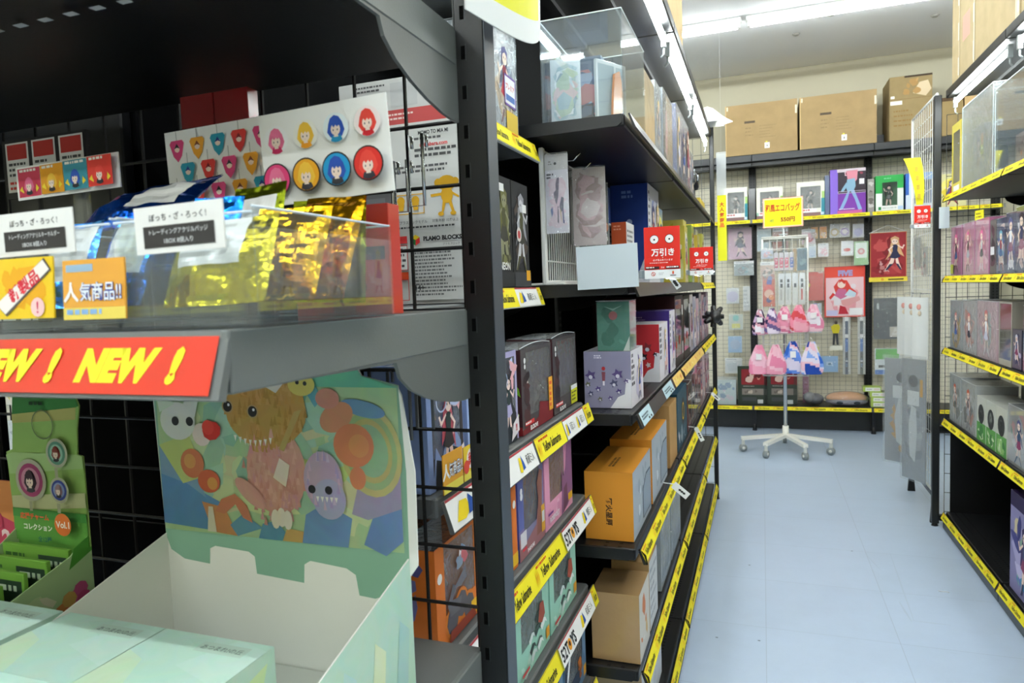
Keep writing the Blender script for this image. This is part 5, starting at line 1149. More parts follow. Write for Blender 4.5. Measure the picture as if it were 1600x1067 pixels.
# signs on the eye-level shelf
card('blank_card', 'blank white landscape card clipped to the near end of the eye-level shelf', 'sign card', T(-.3305, 1.566, 1.300, 0, 0, -1.2), .141, .098, lambda F: None, 'c8d2d8', .0025)
def warn(F):
    F.rect(0, 0, 1, 1, 'eef0f0'); F.rect(0, .17, 1, 1, 'd52718')
    for a in (.29, .71): F.ell(a, .76, .088, '2a1a1a', n=20); F.ell(a, .76, .078, 'f4f0ee', n=20); F.ell(a, .755, .018, '141414', n=10)
    F.text('万引き', .52, .505, .15, 'f6f2f0', .03, maxw=.66); F.text('を', .52, .405, .025, 'f6f2f0', .02)
    F.text('必ず見られています', .52, .355, .040, 'f6f2f0', .01, maxw=.6); F.lines(.15, .285, .9, .315, 1, 'f0b8b0', 3, .6); F.rect(.03, .185, .42, .235, '2a1214'); F.rect(.60, .185, .97, .235, '2a1214'); F.lines(.05, .195, .40, .225, 1, 'f0e0dc', 1, .8); F.lines(.62, .195, .95, .225, 1, 'f0e0dc', 2, .8); F.text('又は', .51, .21, .03, 'f6f2f0', .01)
    F.ring(.25, .09, .04, .010, 'c83a30'); F.poly([(.22, .12), (.235, .125), (.28, .06), (.265, .055)], 'c83a30'); F.lines(.4, .06, .6, .12, 2, 'b8b8b8', 3, .4); F.ell(.80, .12, .018, 'c87a30'); F.ell(.80, .095, .02, 'c83a30', n=6); F.rect(.72, .045, .88, .06, '2a2a2a')
def warn_sign(label, x0, x1, y, zb, zt):
    t = thing('warning_sign', label, 'sign', T((x0+x1)/2, y, zb), 'red shoplifting warning signs'); w = x1-x0; h = zt-zb
    mb = MB(); mb.bar((-w/2, 0, 0), (w/2, .0015, h), .0004, 'eef0f0', 'gloss'); warn(Face(mb, (-w/2, 0, 0), (w, 0, 0), (0, 0, h), 1)); mb.build('sign_panel', t)
    mb = MB(); mb.grid(lambda u, v: (-w/2-.004+u*(w+.008), .0025+.022*v*v, -.001-.010*math.sin(v*3)+.018*v), 1, 8, 'b8c4c8', 'acrylic')
    mb.bar((-w/2-.006, .002, .0), (w/2+.006, .004, h*.35), .0005, 'ccd6da', 'acrylic'); mb.bar((-w/2-.014, .004, .002), (-w/2+.01, .03, .02), .001, '9aa2a6', 'plastic'); mb.build('holder', t)
    return t
warn_sign('red shoplifting warning sign with two eyes at the shelf edge, nearest and largest', -.252, -.172, 1.600, 1.318, 1.434)
warn_sign('red shoplifting warning sign with two eyes farther along the left shelf edge', -.248, -.166, 2.62, 1.336, 1.436)
warn_sign('red shoplifting warning sign with two eyes on the far end of the right rack', .724, .796, 4.02, 1.545, 1.655)
def flag(label, p0, p1, w=.016, col='f0f2f2'):
    a = Vector(p0); b = Vector(p1); d = (b-a); n = Vector((d.z, 0, -d.x)).normalized()*w/2
    t = thing('price_flag', label, 'price tag', T(*a), 'white price flags on the rails')
    mb = MB(T(*(-a))); mb.prism([a-n, b-n, b+n, a+n], (0, .0012, 0), col, 'card'); e = -.0006
    c = a.lerp(b, .5)
    for q in range(3): k = a.lerp(b, .45+q*.14); mb.add([k+Vector((-.004, e, -.002)), k+Vector((.003, e, -.004)), k+Vector((.004, e, .002)), k+Vector((-.003, e, .004))], [(0, 1, 2, 3)], '3a3a3c')
    mb.build('tag', t)
    mb = MB(T(*(-a))); mb.tube([a+Vector((-.03, .004, .003)), a+Vector((.002, .001, .001))], .0016, 'dfe2e2', 'plastic', 5); mb.build('clip_arm', t)
flag('white price flag hanging off the holder of the nearest red warning sign', at(1048, 432, Y=1.66), at(1061, 450, Y=1.66), .013)
flag('white price flag on the rail beside the orange boxes', at(1052, 757, Y=2.02), at(1075, 776, Y=2.02), .022)
flag('white price flag on the rail in the middle bay of the left rack', at(1087, 668, Y=2.9), at(1098, 689, Y=2.9), .017)
flag('white price flag on the rail near the far post of the left rack', at(1112, 614, Y=3.7), at(1124, 625, Y=3.7), .017)

# shelf at knee of eye level: bobble boxes
def side_parts(bg, c1, seed, wht=True):
    def f(F):
        F.rect(0, 0, 1, 1, bg); r = random.Random(seed); F.lines(.22, .87, .42, .94, 2, 'e8e4f0', seed, .6)
        if wht: F.poly([(.55, 0), (1, 0), (1, .5), (.9, .52), (.86, .25), (.72, .2)], 'e8e6ec')
        F.ell(.42, .70, .035, 'c83a40', n=8); F.poly([(.38, .64), (.46, .64), (.45, .48), (.39, .48)], '8a4a58'); F.poly([(.40, .48), (.44, .48), (.44, .40), (.40, .40)], 'e8e0e8')
        for a, b, q in ((.14, .58, .13), (.72, .60, .13), (.08, .42, .07), (.64, .44, .10), (.30, .34, .07), (.74, .30, .07), (.14, .26, .07), (.34, .16, .06), (.56, .18, .06), (.9, .48, .06)):
            F.poly([(a+math.cos(t_)*q*(1 if i % 2 else .55), b+math.sin(t_)*q*.8*(1 if i % 2 else .5)) for i, t_ in enumerate([k*6.283/10 for k in range(10)])], r.choice(c1)); F.ell(a, b-q*.25, q*.28, 'd8d4e0', n=8)
        pass
    return f
def front_white(seed, accent='8a78b8'):
    def f(F): F.rect(0, 0, 1, 1, 'dcd8e0'); F.lines(.05, .35, .3, .95, 6, '3a3440', seed, .6); art(F, ['d8d4e0', 'c8c0d8', accent, 'e8e4ec'], seed, True, 14, region=(.3, 0, 1, 1))
    return f
box_thing('figure_box', 'lilac toy box printed with small purple creatures at the near end of the third shelf', 'toy box', LB(-.290, 1.650, z3, .175, .115), .175, .115, .138, '8f8aa8', d_({'-x': side_parts('8f8ba6', ['4a3a78', '5a4a80', '6a6a50', '4a4a6a'], 3), '-y': front_white(4), '+z': lambda F: (F.rect(0, 0, 1, 1, 'cac6ce'), F.blobs(['3a3640', 'b8b4c0', 'e0dce4'], 8, 3))}), 'gloss')
o = box_thing('figure_box', 'small teal box in clear film standing on top of the lilac box', 'toy box', LB(-.292, 1.655, z3+.1392, .085, .078), .085, .078, .118, '4a8a78', d_({'-x': lambda F: (F.rect(0, 0, 1, 1, '4c8474'), F.blobs(['5a9484', '3a7060'], 6, 2), F.ell(.5, .72, .09, 'a86060'), F.poly([(.2, .92), (.5, .86), (.8, .93), (.5, .82)], '9ac0b4'), F.poly([(.8, 0), (1, 0), (1, .3)], 'd0d4d0'))}), 'gloss'); film_over(o, .085, .078, .118, 'clear')
box_thing('figure_box', 'red and white toy box with bear-like shapes on the third shelf', 'toy box', LB(-.287, 2.12, z3, .20, .13), .20, .13, .176, 'c42c34', d_({'-x': side_parts('c42c34', ['2a1a20', '8a2a30', 'e0d0d0'], 8), '-y': front_white(6, 'e0a0a8'), '+z': lambda F: F.rect(0, 0, 1, 1, 'd8d4d8')}), 'gloss')
box_thing('figure_box', 'deep purple toy box with white front behind the red one on the third shelf', 'toy box', LB(-.284, 2.35, z3, .15, .20), .15, .20, .208, '4a3590', d_({'-x': lambda F: (F.rect(0, 0, 1, 1, '46328a'), F.lines(.35, .84, .65, .92, 2, 'a898d8', 1)), '-y': front_white(7, 'b8a0e0'), '+z': lambda F: F.rect(0, 0, 1, 1, '8a7ac0')}), 'gloss')
for i, (y, w, h) in enumerate(((2.52, .26, .255), (2.80, .25, .25))):
    window_box('window_box', ('near', 'far')[i]+' dark window box with red figure parts on the third shelf', 'figure box', LB(-.285, y, z3, w, .30), w, .30, h, '3a1214', '3a342e', (.06, .12, .82, .94), ('a82a24', 'c83a2c', '8a1c1c'), back='4a443a', top='262426', drawf=lambda F: (F.rect(.84, .7, .95, .85, 'e8e8e8'), F.rect(.80, .12, .97, .3, 'b8b0b4'), F.ell(.5, .35, .07, 'b83a2c'), F.ell(.1, .3, .06, 'c8402c'), F.blobs(['5a5448', '3a342c'], 5, 2, 0, 0, 1, .12, .1)), seed=30+i, film='clear', group='dark window boxes on the third shelf')
for i in range(7):
    y = 3.09+i*.155; c = ('b8b4c0', '8a90b8', 'c8a0b0', '5a5a6a', 'c090a8', '7a7a9a', 'b89aa8')[i]
    box_thing('figure_box', f'{names[i]} of the slim figure boxes at the far end of the third shelf', 'toy box', LB(-.288, y, z3, .135, .20), .135, .20, .25-.012*(i % 3), c, d_({'-y': lambda F, i=i: art(F, ['b8b0c8', 'd8a8b8', '5a5a78', 'e8e0e8'], i+30, True, 10), '-x': lambda F, i=i: F.blobs(['3a3a48', 'a8a0b0', '6a4a5a'], 7, i)}), 'gloss', 'slim figure boxes on the third shelf')
mb = MB(T(-.225, 3.60, z3+.13)); mb.ball((0, 0, 0), (.035, .05, .035), '16171a', 'plastic', 8, 6)
for i in range(7): a = i*.9; mb.tube([(0, 0, 0), (math.cos(a)*.045, math.sin(a*1.3)*.06, math.sin(a)*.05)], [.02, .012], '16171a', 'plastic', 6)
mb.tube([(-.06, 0, 0), (0, 0, 0)], .01, '16171a', 'plastic', 6)
tag(mb.build('plush_charm'), 'knobbly black trinket poking out over the rail near the far post', 'trinket')

# fourth shelf: orange cartons and more
def d_or(F): F.rect(0, 0, 1, 1, 'd9902c'); F.text('野火星原', .5, .42, .10, '3a2410', .03, rot=-1.5708)
def d_ortop(F): F.rect(0, 0, 1, 1, 'dc932e'); F.lines(.2, .45, .7, .6, 2, '6a4414', 3, .7)
def d_orfront(F): F.rect(0, 0, 1, 1, 'a8b2bc'); F.blobs(['b8c2cc', '98a4b0', 'c8d0d8'], 10, 3); F.poly([(.5, .08), (.96, .08), (.96, .72), (.7, .72), (.5, .55)], '4a5664'); F.poly([(.53, .1), (.94, .1), (.94, .69), (.71, .69), (.53, .53)], '8f9cab')
for i, (y, w, h, l) in enumerate(((1.625, .275, .168, 'orange carton with black vertical writing and a blue-grey front, nearest of the two'), (1.93, .32, .182, 'second orange carton with blue-grey front behind the nearest one'))):
    box_thing('model_kit_box', l, 'model kit', LB(-.288, y, z4, w, .118), w, .118, h, 'd9902c', d_({'-x': d_or, '+z': d_ortop, '-y': d_orfront}), 'wrap', 'orange cartons')
box_thing('model_kit_box', 'tan carton standing between the orange cartons and the teal one', 'model kit', LB(-.288, 2.33, z4, .20, .15), .20, .15, .21, 'b08a58', d_({'-x': lambda F: F.blobs(['a88450', 'b89060'], 5, 3)}), 'board')
box_thing('model_kit_box', 'dark teal carton with a yellow ring emblem on the fourth shelf', 'model kit', LB(-.288, 2.56, z4, .33, .16), .33, .16, .215, '1e4450', d_({'-x': lambda F: F.rect(0, 0, 1, 1, '20485a'), '-y': lambda F: (F.rect(0, 0, 1, 1, '2a4a58'), F.blobs(['c8ccd0', '3a5a68', '8a98a0'], 12, 4, 0, 0, 1, .4), F.ell(.55, .58, .25, '2a2c30'), F.ring(.55, .58, .16, .04, 'd8b030')), '+z': lambda F: F.rect(0, 0, 1, 1, '3a6078')}), 'gloss')
for i in range(8):
    y = 2.93+i*.155; c = ('7a3a34', '8a8080', 'b8b0b0', 'c0a0a8', 'a87a84', 'b8a8b0', '8a5a64', 'c8b8c0')[i]
    o = box_thing('doll_box', f'{names[i]} of the clear-wrapped doll boxes at the far end of the fourth shelf', 'toy box', LB(-.288, y, z4, .135, .16), .135, .16, .20+.02*(i % 3), c, d_({'-y': lambda F, i=i: art(F, ['c8b0b8', 'e0c8d0', '8a4a54', '5a3a40', 'e8e0e0'], i+50, True, 10), '-x': lambda F, i=i: F.blobs(['3a3438', 'c8b8bc', 'a83a3a', '8a8488'], 8, i+3)}), 'gloss', 'doll boxes on the fourth shelf')
    if i < 4: film_over(o, .135, .16, .20+.02*(i % 3), 'clear')

# fifth shelf: plain cartons and white panels
box_thing('shipping_box', 'brown film-wrapped carton at the near end of the fifth shelf', 'carton', LB(-.277, 1.61, z5, .15, .118), .15, .118, .170, 'b39164', d_({'-y': lambda F: (F.rect(0, 0, 1, 1, 'd0ccc4'), F.blobs(['c8a468', 'dcd8d0', 'c8784a'], 5, 4))}), 'wrap')
box_thing('shipping_box', 'white fronted brown carton just behind the film-wrapped carton on the fifth shelf', 'carton', LB(-.279, 1.78, z5, .14, .10), .14, .10, .185, 'b39164', d_({'-y': lambda F: (F.rect(0, 0, 1, 1, 'c9ccd0'), F.lines(.1, .1, .9, .9, 6, '9aa0a8', 2))}), 'board')
for i, (y, w, l) in enumerate(((2.03, .22, 'nearer'), (2.28, .26, 'farther'))):
    o = box_thing('model_kit_box', l+' bluish grey kit box in loose film on the fifth shelf', 'model kit', LB(-.284, y, z5, w, .12), w, .12, .245-.05*i, '8f9aa4', d_({'-y': lambda F: (F.rect(0, 0, 1, 1, 'a0acb4'), F.rect(.1, .1, .9, .9, '7a8894'), F.blobs(['b8c4cc', '6a7882'], 6, 3))}), 'wrap', 'bluish kit boxes'); film_over(o, w, .12, .245-.05*i)
# bottom shelf
box_thing('shipping_box', 'white and tan carton on the bottom shelf of the left rack', 'carton', LB(-.30, 1.75, z6, .36, .14), .36, .14, .22, 'b8a078', d_({'-y': lambda F: (F.rect(0, 0, 1, 1, 'c8ccd0'), F.blobs(['b8bcc0', 'c8a070', 'd8dce0'], 8, 3))}), 'wrap')
# carton on the canopy
box_thing('shipping_box', 'large plain carton on top of the left rack canopy', 'carton', LB(-.285, 2.35, 2.2005, .62, .38), .62, .38, .46, 'cfb58c', None, 'board')
box_thing('shipping_box', 'large plain carton on the nearer part of the left rack canopy', 'carton', LB(-.30, 1.66, 2.2005, .60, .38), .60, .38, .42, 'cfb58c', None, 'board')
mb = MB(T(-.275, 4.18, 2.203)); mb.grid(lambda u, v: ((u-.5)*.20+.03*math.sin(7*v+5*u), (v-.5)*.16, +.004+.075*max(0, math.sin(math.pi*u)*math.sin(math.pi*v))*(1+.35*math.sin(9*u+7*v))), 12, 10, 'f4f4f2', 'satin', False)
tag(mb.build('plastic_bag'), 'crumpled white plastic bag lying on the far end of the left canopy', 'plastic bag')
# ================================================================= right rack goods
zr = (1.7012, 1.3012, .9412, .5762, .0862)
def rbox(name, label, cat, Y, z, w, d, h, col, df, inset=.022, mat='gloss', group=None, near=None, top=None, fl=None):
    ks = {'-y': df} if df else {}
    if near: ks['+x'] = near
    if top: ks['+z'] = top
    o = box_thing(name, label, cat, RB(XR+inset, Y, z, w, d), w, d, h, col, d_(ks), mat, group)
    if fl: film_over(o, w, d, h, fl)
    return o
# top shelf: yellow-framed box, two acrylic cases with models
window_box('window_box', 'yellow framed window box at the far end of the right rack top shelf', 'figure box', RB(XR+.022, 4.02, zr[0], .17, .15), .17, .15, .33, 'd8c860', 'dccb58', (.14, .14, .86, .88), ('3a3a40', '6a6a40', '8a8a4a'), back='b8b8a0', drawf=lambda F: F.rect(.2, .02, .8, .1, 'f0f0ec'), seed=3, film='film')
rbox('figure_box', 'yellow and black figure pack leaning behind the yellow framed box', 'toy box', 4.03, zr[0], .07, .10, .25, 'c8b828', lambda F: F.blobs(['d8c828', '2a2a20', '6a4a1c', 'e8e0a0'], 14, 3), inset=.26)
def case(label, Y, z, w, d, h, inset=.022, mat='acrylic'):
    t = thing('acrylic_case', label, 'show case', RB(XR+inset, Y, z, w, d), 'acrylic cases on the right rack')
    for nm, lo, hi in (('front_panel', (-w/2, -d/2, 0), (w/2, -d/2+.003, h)), ('back_panel', (-w/2, d/2-.003, 0), (w/2, d/2, h)), ('side_panel', (-w/2, -d/2+.003, 0), (-w/2+.003, d/2-.003, h)), ('side_panel', (w/2-.003, -d/2+.003, 0), (w/2, d/2-.003, h)), ('lid', (-w/2, -d/2, h), (w/2, d/2, h+.003))):
        mb = MB(); mb.bar(lo, hi, .0006, 'ffffff', mat)
        if nm == 'lid':
            for a, b in (((-w/2, -d/2), (w/2, -d/2)), ((w/2, -d/2), (w/2, d/2)), ((w/2, d/2), (-w/2, d/2)), ((-w/2, d/2), (-w/2, -d/2))): mb.tube([(a[0], a[1], h+.002), (b[0], b[1], h+.002)], .002, 'dce8ec', 'plastic', 5)
            for a in ((-w/2, -d/2), (w/2, -d/2), (w/2, d/2), (-w/2, d/2)): mb.tube([(a[0], a[1], .002), (a[0], a[1], h)], .0018, 'dce8ec', 'plastic', 5)
        mb.build(nm, t)
    return t
case('tall clear acrylic case on the right rack top shelf, farther one', 3.83, zr[0], .46, .26, .37, mat='film')
case('clear acrylic case holding black models on the right rack top shelf, nearer one', 3.34, zr[0], .50, .26, .33)
rbox('figure_box', 'clear-wrapped grey box with a green tag in the farther acrylic case', 'toy box', 3.80, zr[0]+.002, .16, .15, .26, 'a8b0b4', lambda F: (art(F, ['b8c0c4', '9aa4a8', 'd8dcdc', 'c88a90'], 3), F.rect(.75, .5, 1, .8, 'c8d820'), F.rect(.8, .65, .98, .85, 'd88a4a')), inset=.06, fl='film')
rbox('figure_box', 'pale box standing second in the farther acrylic case', 'toy box', 3.60, zr[0]+.002, .18, .15, .22, 'b4b8b8', lambda F: art(F, ['b8c0c4', '8a9498', 'd8dcdc', 'c8b8a8'], 5, n=24), inset=.06, fl='film')
def model(label, Y, s, seed, inset=.15):
    r = random.Random(seed); mb = MB(); c = lambda: r.choice(('1c1d22', '2a2c34', 'b8bac0', '8a2a3a', '3a3c48'))
    mb.bar((-.05*s, -.04*s, 0), (.05*s, .04*s, .02*s), .004, '2a2c30', 'plastic')
    for q in (-1, 1):
        mb.bar((q*.05*s-.018*s, -.02*s, .02*s), (q*.05*s+.018*s, .03*s, .10*s), .006, c(), 'plastic'); mb.bar((q*.035*s-.015*s, -.015*s, .09*s), (q*.035*s+.015*s, .02*s, .17*s), .005, c(), 'plastic')
        mb.tube([(q*.06*s, 0, .24*s), (q*.11*s, -.02*s, .20*s), (q*.12*s, -.06*s, .13*s)], [.022*s, .018*s, .014*s], c(), 'plastic', 7)
        mb.prism([(q*.03*s, .03*s, .22*s), (q*.16*s, .05*s, .30*s), (q*.14*s, .06*s, .22*s), (q*.20*s, .06*s, .17*s), (q*.05*s, .04*s, .18*s)], (0, .008*s, 0), c(), 'plastic')
    mb.bar((-.05*s, -.03*s, .16*s), (.05*s, .035*s, .26*s), .012*s, c(), 'plastic'); mb.ball((0, -.01*s, .285*s), (.022*s, .026*s, .026*s), 'b8bac0', 'plastic')
    mb.prism([(-.03*s, -.03*s, .29*s), (0, -.03*s, .34*s), (.03*s, -.03*s, .29*s), (0, -.03*s, .30*s)], (0, .006, 0), 'c8b040', 'plastic')
    mb.tube([(.12*s, -.06*s, .05*s), (.12*s, -.06*s, .33*s)], .006*s, 'b8bac0', 'plastic', 6)
    o = mb.build('model_robot'); o.matrix_world = T(XR+inset, Y, zr[0]+.004, -90); return tag(o, label, 'robot model', 'robot models in the nearer acrylic case')
model('black winged robot model in the nearer acrylic case, farther of two', 3.20, .50, 3); model('black and white robot model in the nearer acrylic case, nearer of two', 2.97, .52, 5)
box_thing('model_kit_box', 'brown printed kit box lying in front of the robots in the nearer acrylic case', 'model kit', RB(XR+.04, 3.16, zr[0]+.002, .26, .05), .26, .05, .115, 'a89088', d_({'-y': lambda F: F.blobs(['b8a8a0', '8a6a64', '4a3a3c', 'd8c8b8', 'e08a3a'], 18, 5)}), 'wrap')
for i, Y in enumerate((2.78, 2.50, 2.22)):
    rbox('figure_box', ('first', 'second', 'third')[i]+' grey figure box near the camera end of the right rack top shelf', 'toy box', Y, zr[0], .25, .2, .28, '8a8e94', lambda F: art(F, 'grey', 4), fl='clear', group='near boxes on the right rack')
# second shelf: pink boxes then dark ones
for i in range(3):
    o = rbox('figure_box', ('far', 'middle', 'near')[i]+' pink character box of three at the far end of the right second shelf', 'toy box', 4.02-i*.21, zr[1], .195, .14, .235-.0*i, 'd080a8', lambda F, i=i: art(F, ['e89ab8', 'd070a0', 'f0c0d4', 'c8608c', 'e8b0a8'], 11+i, True, 16, hair='e070a0'), fl='clear', group='pink boxes on the right rack')
    if i == 0: sticker(o, (-.09, -.073, .008), .05, .045, 'c8d020')
card('price_card', 'yellow price card standing on the pink boxes of the right rack', 'price card', T(XR+.035, 3.60, zr[1]+.236, -72), .06, .045, lambda F: F.lines(.15, .2, .85, .8, 2, '7a6a1a', 3), 'f0e828', .0015)
rbox('figure_box', 'black box with a white patch beside the pink boxes on the right rack', 'toy box', 3.39, zr[1], .08, .14, .22, '3a2a34', lambda F: (F.blobs(['3a2a34', '5a3a4a', '2a2028'], 6, 3), F.rect(.1, .35, .7, .5, 'e8e8ec')))
for i in range(5):
    rbox('figure_box', names[i]+' of the navy figure boxes along the right second shelf from the far end', 'toy box', 3.30-i*.115, zr[1], .11, .12, .215+.012*(i % 3), '3a3a5a', lambda F, i=i: (F.rect(0, 0, 1, 1, '35345a'), art(F, ['3a3a6a', '8a8ab8', 'e8e0e8', 'c8a8a8', '4a4aa0'], 21+i, True, 14)), group='navy boxes on the right rack', fl='clear')
for i in range(3):
    rbox('figure_box', ('first', 'second', 'third')[i]+' white box near the camera end of the right second shelf', 'toy box', 2.70-i*.3, zr[1], .28, .2, .24, 'c0c0c8', lambda F: art(F, 'white', 4), group='near boxes on the right rack')
# third shelf: film-wrapped boxes
for i, (Y, w, h, pal) in enumerate(((4.02, .215, .235, ['b8c0c4', '98a4a8', 'd0d4d4', 'd8b048']), (3.79, .215, .24, ['c8c8c8', 'e0b0a8', 'b0b8b8', 'd88a78']), (3.56, .27, .245, ['e0b8c0', 'c8b8c0', 'b8c8c8', 'd8a8b0']))):
    rbox('figure_box', ('far', 'middle', 'near')[i]+' of three bulky film-wrapped pale boxes on the right third shelf', 'toy box', Y, zr[2], w, .16, h, pal[0], lambda F, i=i, pal=pal: art(F, pal, 31+i, True, 20, hair='c87a78'), fl='film', group='film-wrapped boxes on the right rack')
window_box('window_box', 'clear window box with red and green toy on the right third shelf', 'figure box', RB(XR+.022, 3.26, zr[2], .15, .15), .15, .15, .25, '8a8478', 'a8a498', (.05, .1, .95, .97), ('a83030', '6a7a4a', '8a6a4a'), back='9a9484', seed=12)
rbox('figure_box', 'small dark navy box before the red and green toy on the right third shelf', 'toy box', 3.10, zr[2], .10, .05, .15, '22243a', lambda F: (F.blobs(['22243a', '3a3a5a', 'b8b0c8'], 8, 3), F.person(.5, .1, .8, 'd8d8e0', seed=3)), inset=.022)
for i in range(4):
    rbox('figure_box', ('first', 'second', 'third', 'fourth')[i]+' mauve box toward the camera on the right third shelf', 'toy box', 2.98-i*.26, zr[2], .24, .18, .24, 'a88a98', lambda F, i=i: art(F, 'pink', 4+i), group='near boxes on the right rack', fl='clear')
# fourth shelf
for i, (Y, w, h, col, pal) in enumerate(((4.02, .20, .235, 'c4c8c8', ['b8bcc0', 'd8d8d8', '8a8e90']), (3.80, .23, .23, 'c8c8c4', ['d0d0cc', 'd88a70', 'e0e0dc', '6a6a68']))):
    rbox('figure_box', ('film-wrapped white box at the far end of the right fourth shelf', 'white box with an orange-red figure second on the right fourth shelf')[i], 'toy box', Y, zr[3], w, .16, h, col, lambda F, i=i, pal=pal: art(F, pal, 41+i, True, 14, hair='c85a3a'), fl='film')
for i in range(3):
    rbox('figure_box', ('far', 'middle', 'near')[i]+' of three white boxes with green base and dark round window on the right rack', 'toy box', 3.55-i*.135, zr[3], .128, .14, .195, 'd4d6cc', lambda F, i=i: (F.rect(0, 0, 1, .42, '5a9a4a'), F.blobs(['3a7a3a', '8ab86a', 'c8d8b0'], 8, i, 0, 0, 1, .4, .2), F.ell(.5, .62, .22, '2a2c2c', n=14), F.blobs(['4a4e4a', '1a1c1c', '7a7e7a'], 5, i+3, .3, .45, .7, .8, .15)), group='green and white boxes on the right rack')
rbox('flat_box', 'flat black and white box lying behind the green and white boxes', 'toy box', 3.60, zr[3], .46, .17, .245, '3a3c3e', lambda F: F.rect(0, .3, 1, 1, 'c8cac8'), inset=.20, top=lambda F: F.rect(0, 0, 1, 1, '232427'))
rbox('figure_box', 'large grey and pink figure box at the near end of the green and white boxes', 'toy box', 3.13, zr[3], .24, .18, .225, 'b8b4b4', lambda F: art(F, ['b8b4b8', 'd8a8a8', '8ab0a0', 'c8c8cc'], 7, True, 20), fl='clear')
for i in range(3):
    rbox('figure_box', ('first', 'second', 'third')[i]+' pale box toward the camera on the right fourth shelf', 'toy box', 2.86-i*.3, zr[3], .27, .18, .22, 'b4b4b8', lambda F, i=i: art(F, 'white', 7+i), group='near boxes on the right rack')
# bottom shelf
rbox('figure_box', 'big purple figure box with colourful dragon-like swirls on the right bottom shelf', 'toy box', 3.12, zr[4], .42, .20, .385, '3a2a5a', lambda F: (F.rect(0, 0, 1, 1, '8a84b0'), F.poly([(0, .85), (1, .85), (1, 1), (0, 1)], '2a1a4a'), F.blobs(['b0a8d0', '6a70b8', '4a8ab0', 'c8c0e0', '3a3a7a', '9ac0a0', 'd8c8a0'], 40, 5, .0, .0, 1, .82, .28), F.person(.4, .05, .7, '3a2a5a', seed=4)), inset=.03)
# cartons on the canopy
for i, (Y, w, l) in enumerate(((4.02, .13, 'narrow tall carton at the far end on the right rack canopy'), (3.88, .24, 'tall carton with a red sticker second on the right rack canopy'), (3.63, .56, 'wide carton third on the right rack canopy'), (3.05, .6, 'wide carton fourth on the right rack canopy, toward the camera'), (2.42, .6, 'wide carton fifth on the right rack canopy, nearest the camera'))):
    o = box_thing('shipping_box', l, 'carton', RB(XR+.02, Y, 2.2162, w, .38), w, .38, .80, 'b8a682', d_({'-y': lambda F, i=i: (F.rect(.92, 0, 1, 1, 'd8ceb4'), F.rect(.2, .2, .7, .34, 'd8a090') if i == 1 else None)}), 'board', 'cartons on the right rack canopy')
    mb = MB()
    for q in range(5): mb.box((w/2-.018, -.1915, .03+q*.16), (w/2-.004, -.1903, .11+q*.16), 'e8e4da', 'gloss')
    mb.build('tape', o)

# white wire panel hooked beyond the right rack, with hanging sheets
t = thing('wire_grid_stand', 'white wire grid panel standing beyond the far end of the right rack', 'wire panel', T(XR-.022, 4.12, 0))
mb = MB()
for y in (0, .62): mb.tube([(0, y, .16), (0, y, 2.22)], .006, 'e4e4e0', 'plastic', 7)
for z in (.16, 2.22): mb.tube([(0, 0, z), (0, .62, z)], .006, 'e4e4e0', 'plastic', 7)
mb.build('frame', t)
mb = MB()
for i in range(1, 12): mb.tube([(0, i*.0517, .16), (0, i*.0517, 2.22)], .002, 'e4e4e0', 'plastic', 4)
for j in range(1, 27): mb.tube([(.002, 0, .16+j*.0763), (.002, .62, .16+j*.0763)], .002, 'e4e4e0', 'plastic', 4)
mb.build('grid', t)
mb = MB(); mb.prism([(-.02, .0, 0), (.02, 0, 0), (.008, 0, .16), (-.008, 0, .16)], (0, .02, 0), BLK2, 'powder'); mb.prism([(-.02, .60, 0), (.02, .60, 0), (.008, .60, .16), (-.008, .60, .16)], (0, .02, 0), BLK2, 'powder'); mb.box((-.004, .02, .13), (.004, .60, .15), BLK2, 'powder'); mb.build('foot', t)
def sheet_pack(label, Y, w, zt, h, cols, seed, film='milky', cat='poster pack', rz=-90, x=XR-.04, group=None, puff=.012):
    r = random.Random(seed); mb = MB(); mb.bar((-w/2, 0, -h), (w/2, .006, 0), .001, cols[0], 'gloss')
    F = Face(mb, (-w/2, 0, -h), (w, 0, 0), (0, 0, h), 1)
    if len(cols) > 1: F.blobs(cols, 14, seed, .05, .05, .95, .95, .16)
    F.poly([(.35, .2), (.30, .45), (.42, .62), (.62, .60), (.66, .4), (.58, .15)], 'd4d6d6') if h > .5 else None; F.rect(.25, .62, .75, .74, 'dcdede') if h > .5 else None; F.ell(.5, .82, .05, '4a4a50') if h > .5 else None; F.rect(.78, .7, .9, .84, 'd8a030') if h > .5 else None
    o = mb.build('poster_pack'); o.matrix_world = T(x, Y, zt, rz); tag(o, label, cat, group)
    mb = MB(); mb.grid(lambda u, v: ((u-.5)*(w+.02), -.002-puff*math.sin(math.pi*u)*abs(math.sin(math.pi*v))-.002*math.sin(13*u+21*v), -h-.01+v*(h+.03)), 10, 14, 'ffffff', film); mb.build('film_sleeve', o)
    return o
for i in range(3):
    mb = MB(T(XR-.075-.013*i, 4.22+i*.14, 1.19, -40)); w = .085
    mb.grid(lambda u, v: ((u-.5)*w, -.012*math.sin(math.pi*u), -.33+v*.33), 8, 4, 'dcdedc', 'card'); mb.grid(lambda u, v: ((.5-u)*w, .001-.012*math.sin(math.pi*(1-u)), -.33+v*.33), 8, 4, 'd0d2d0', 'card')
    mb.ball((0, -.013, -.05), (.012, .003, .016), 'd89a90', 'card', 8, 5); mb.ball((.004, -.013, -.085), (.010, .003, .014), 'd8c8b0', 'card', 8, 5)
    mb.tube([(0, 0, 0), (0, 0, .02), (.03, .04, .02)], .0015, 'c8cacc', 'chrome', 5)
    tag(mb.build('rolled_poster'), ('near', 'middle', 'far')[i]+' white rolled poster hanging on the white wire panel', 'poster', 'rolled posters on the white wire panel')
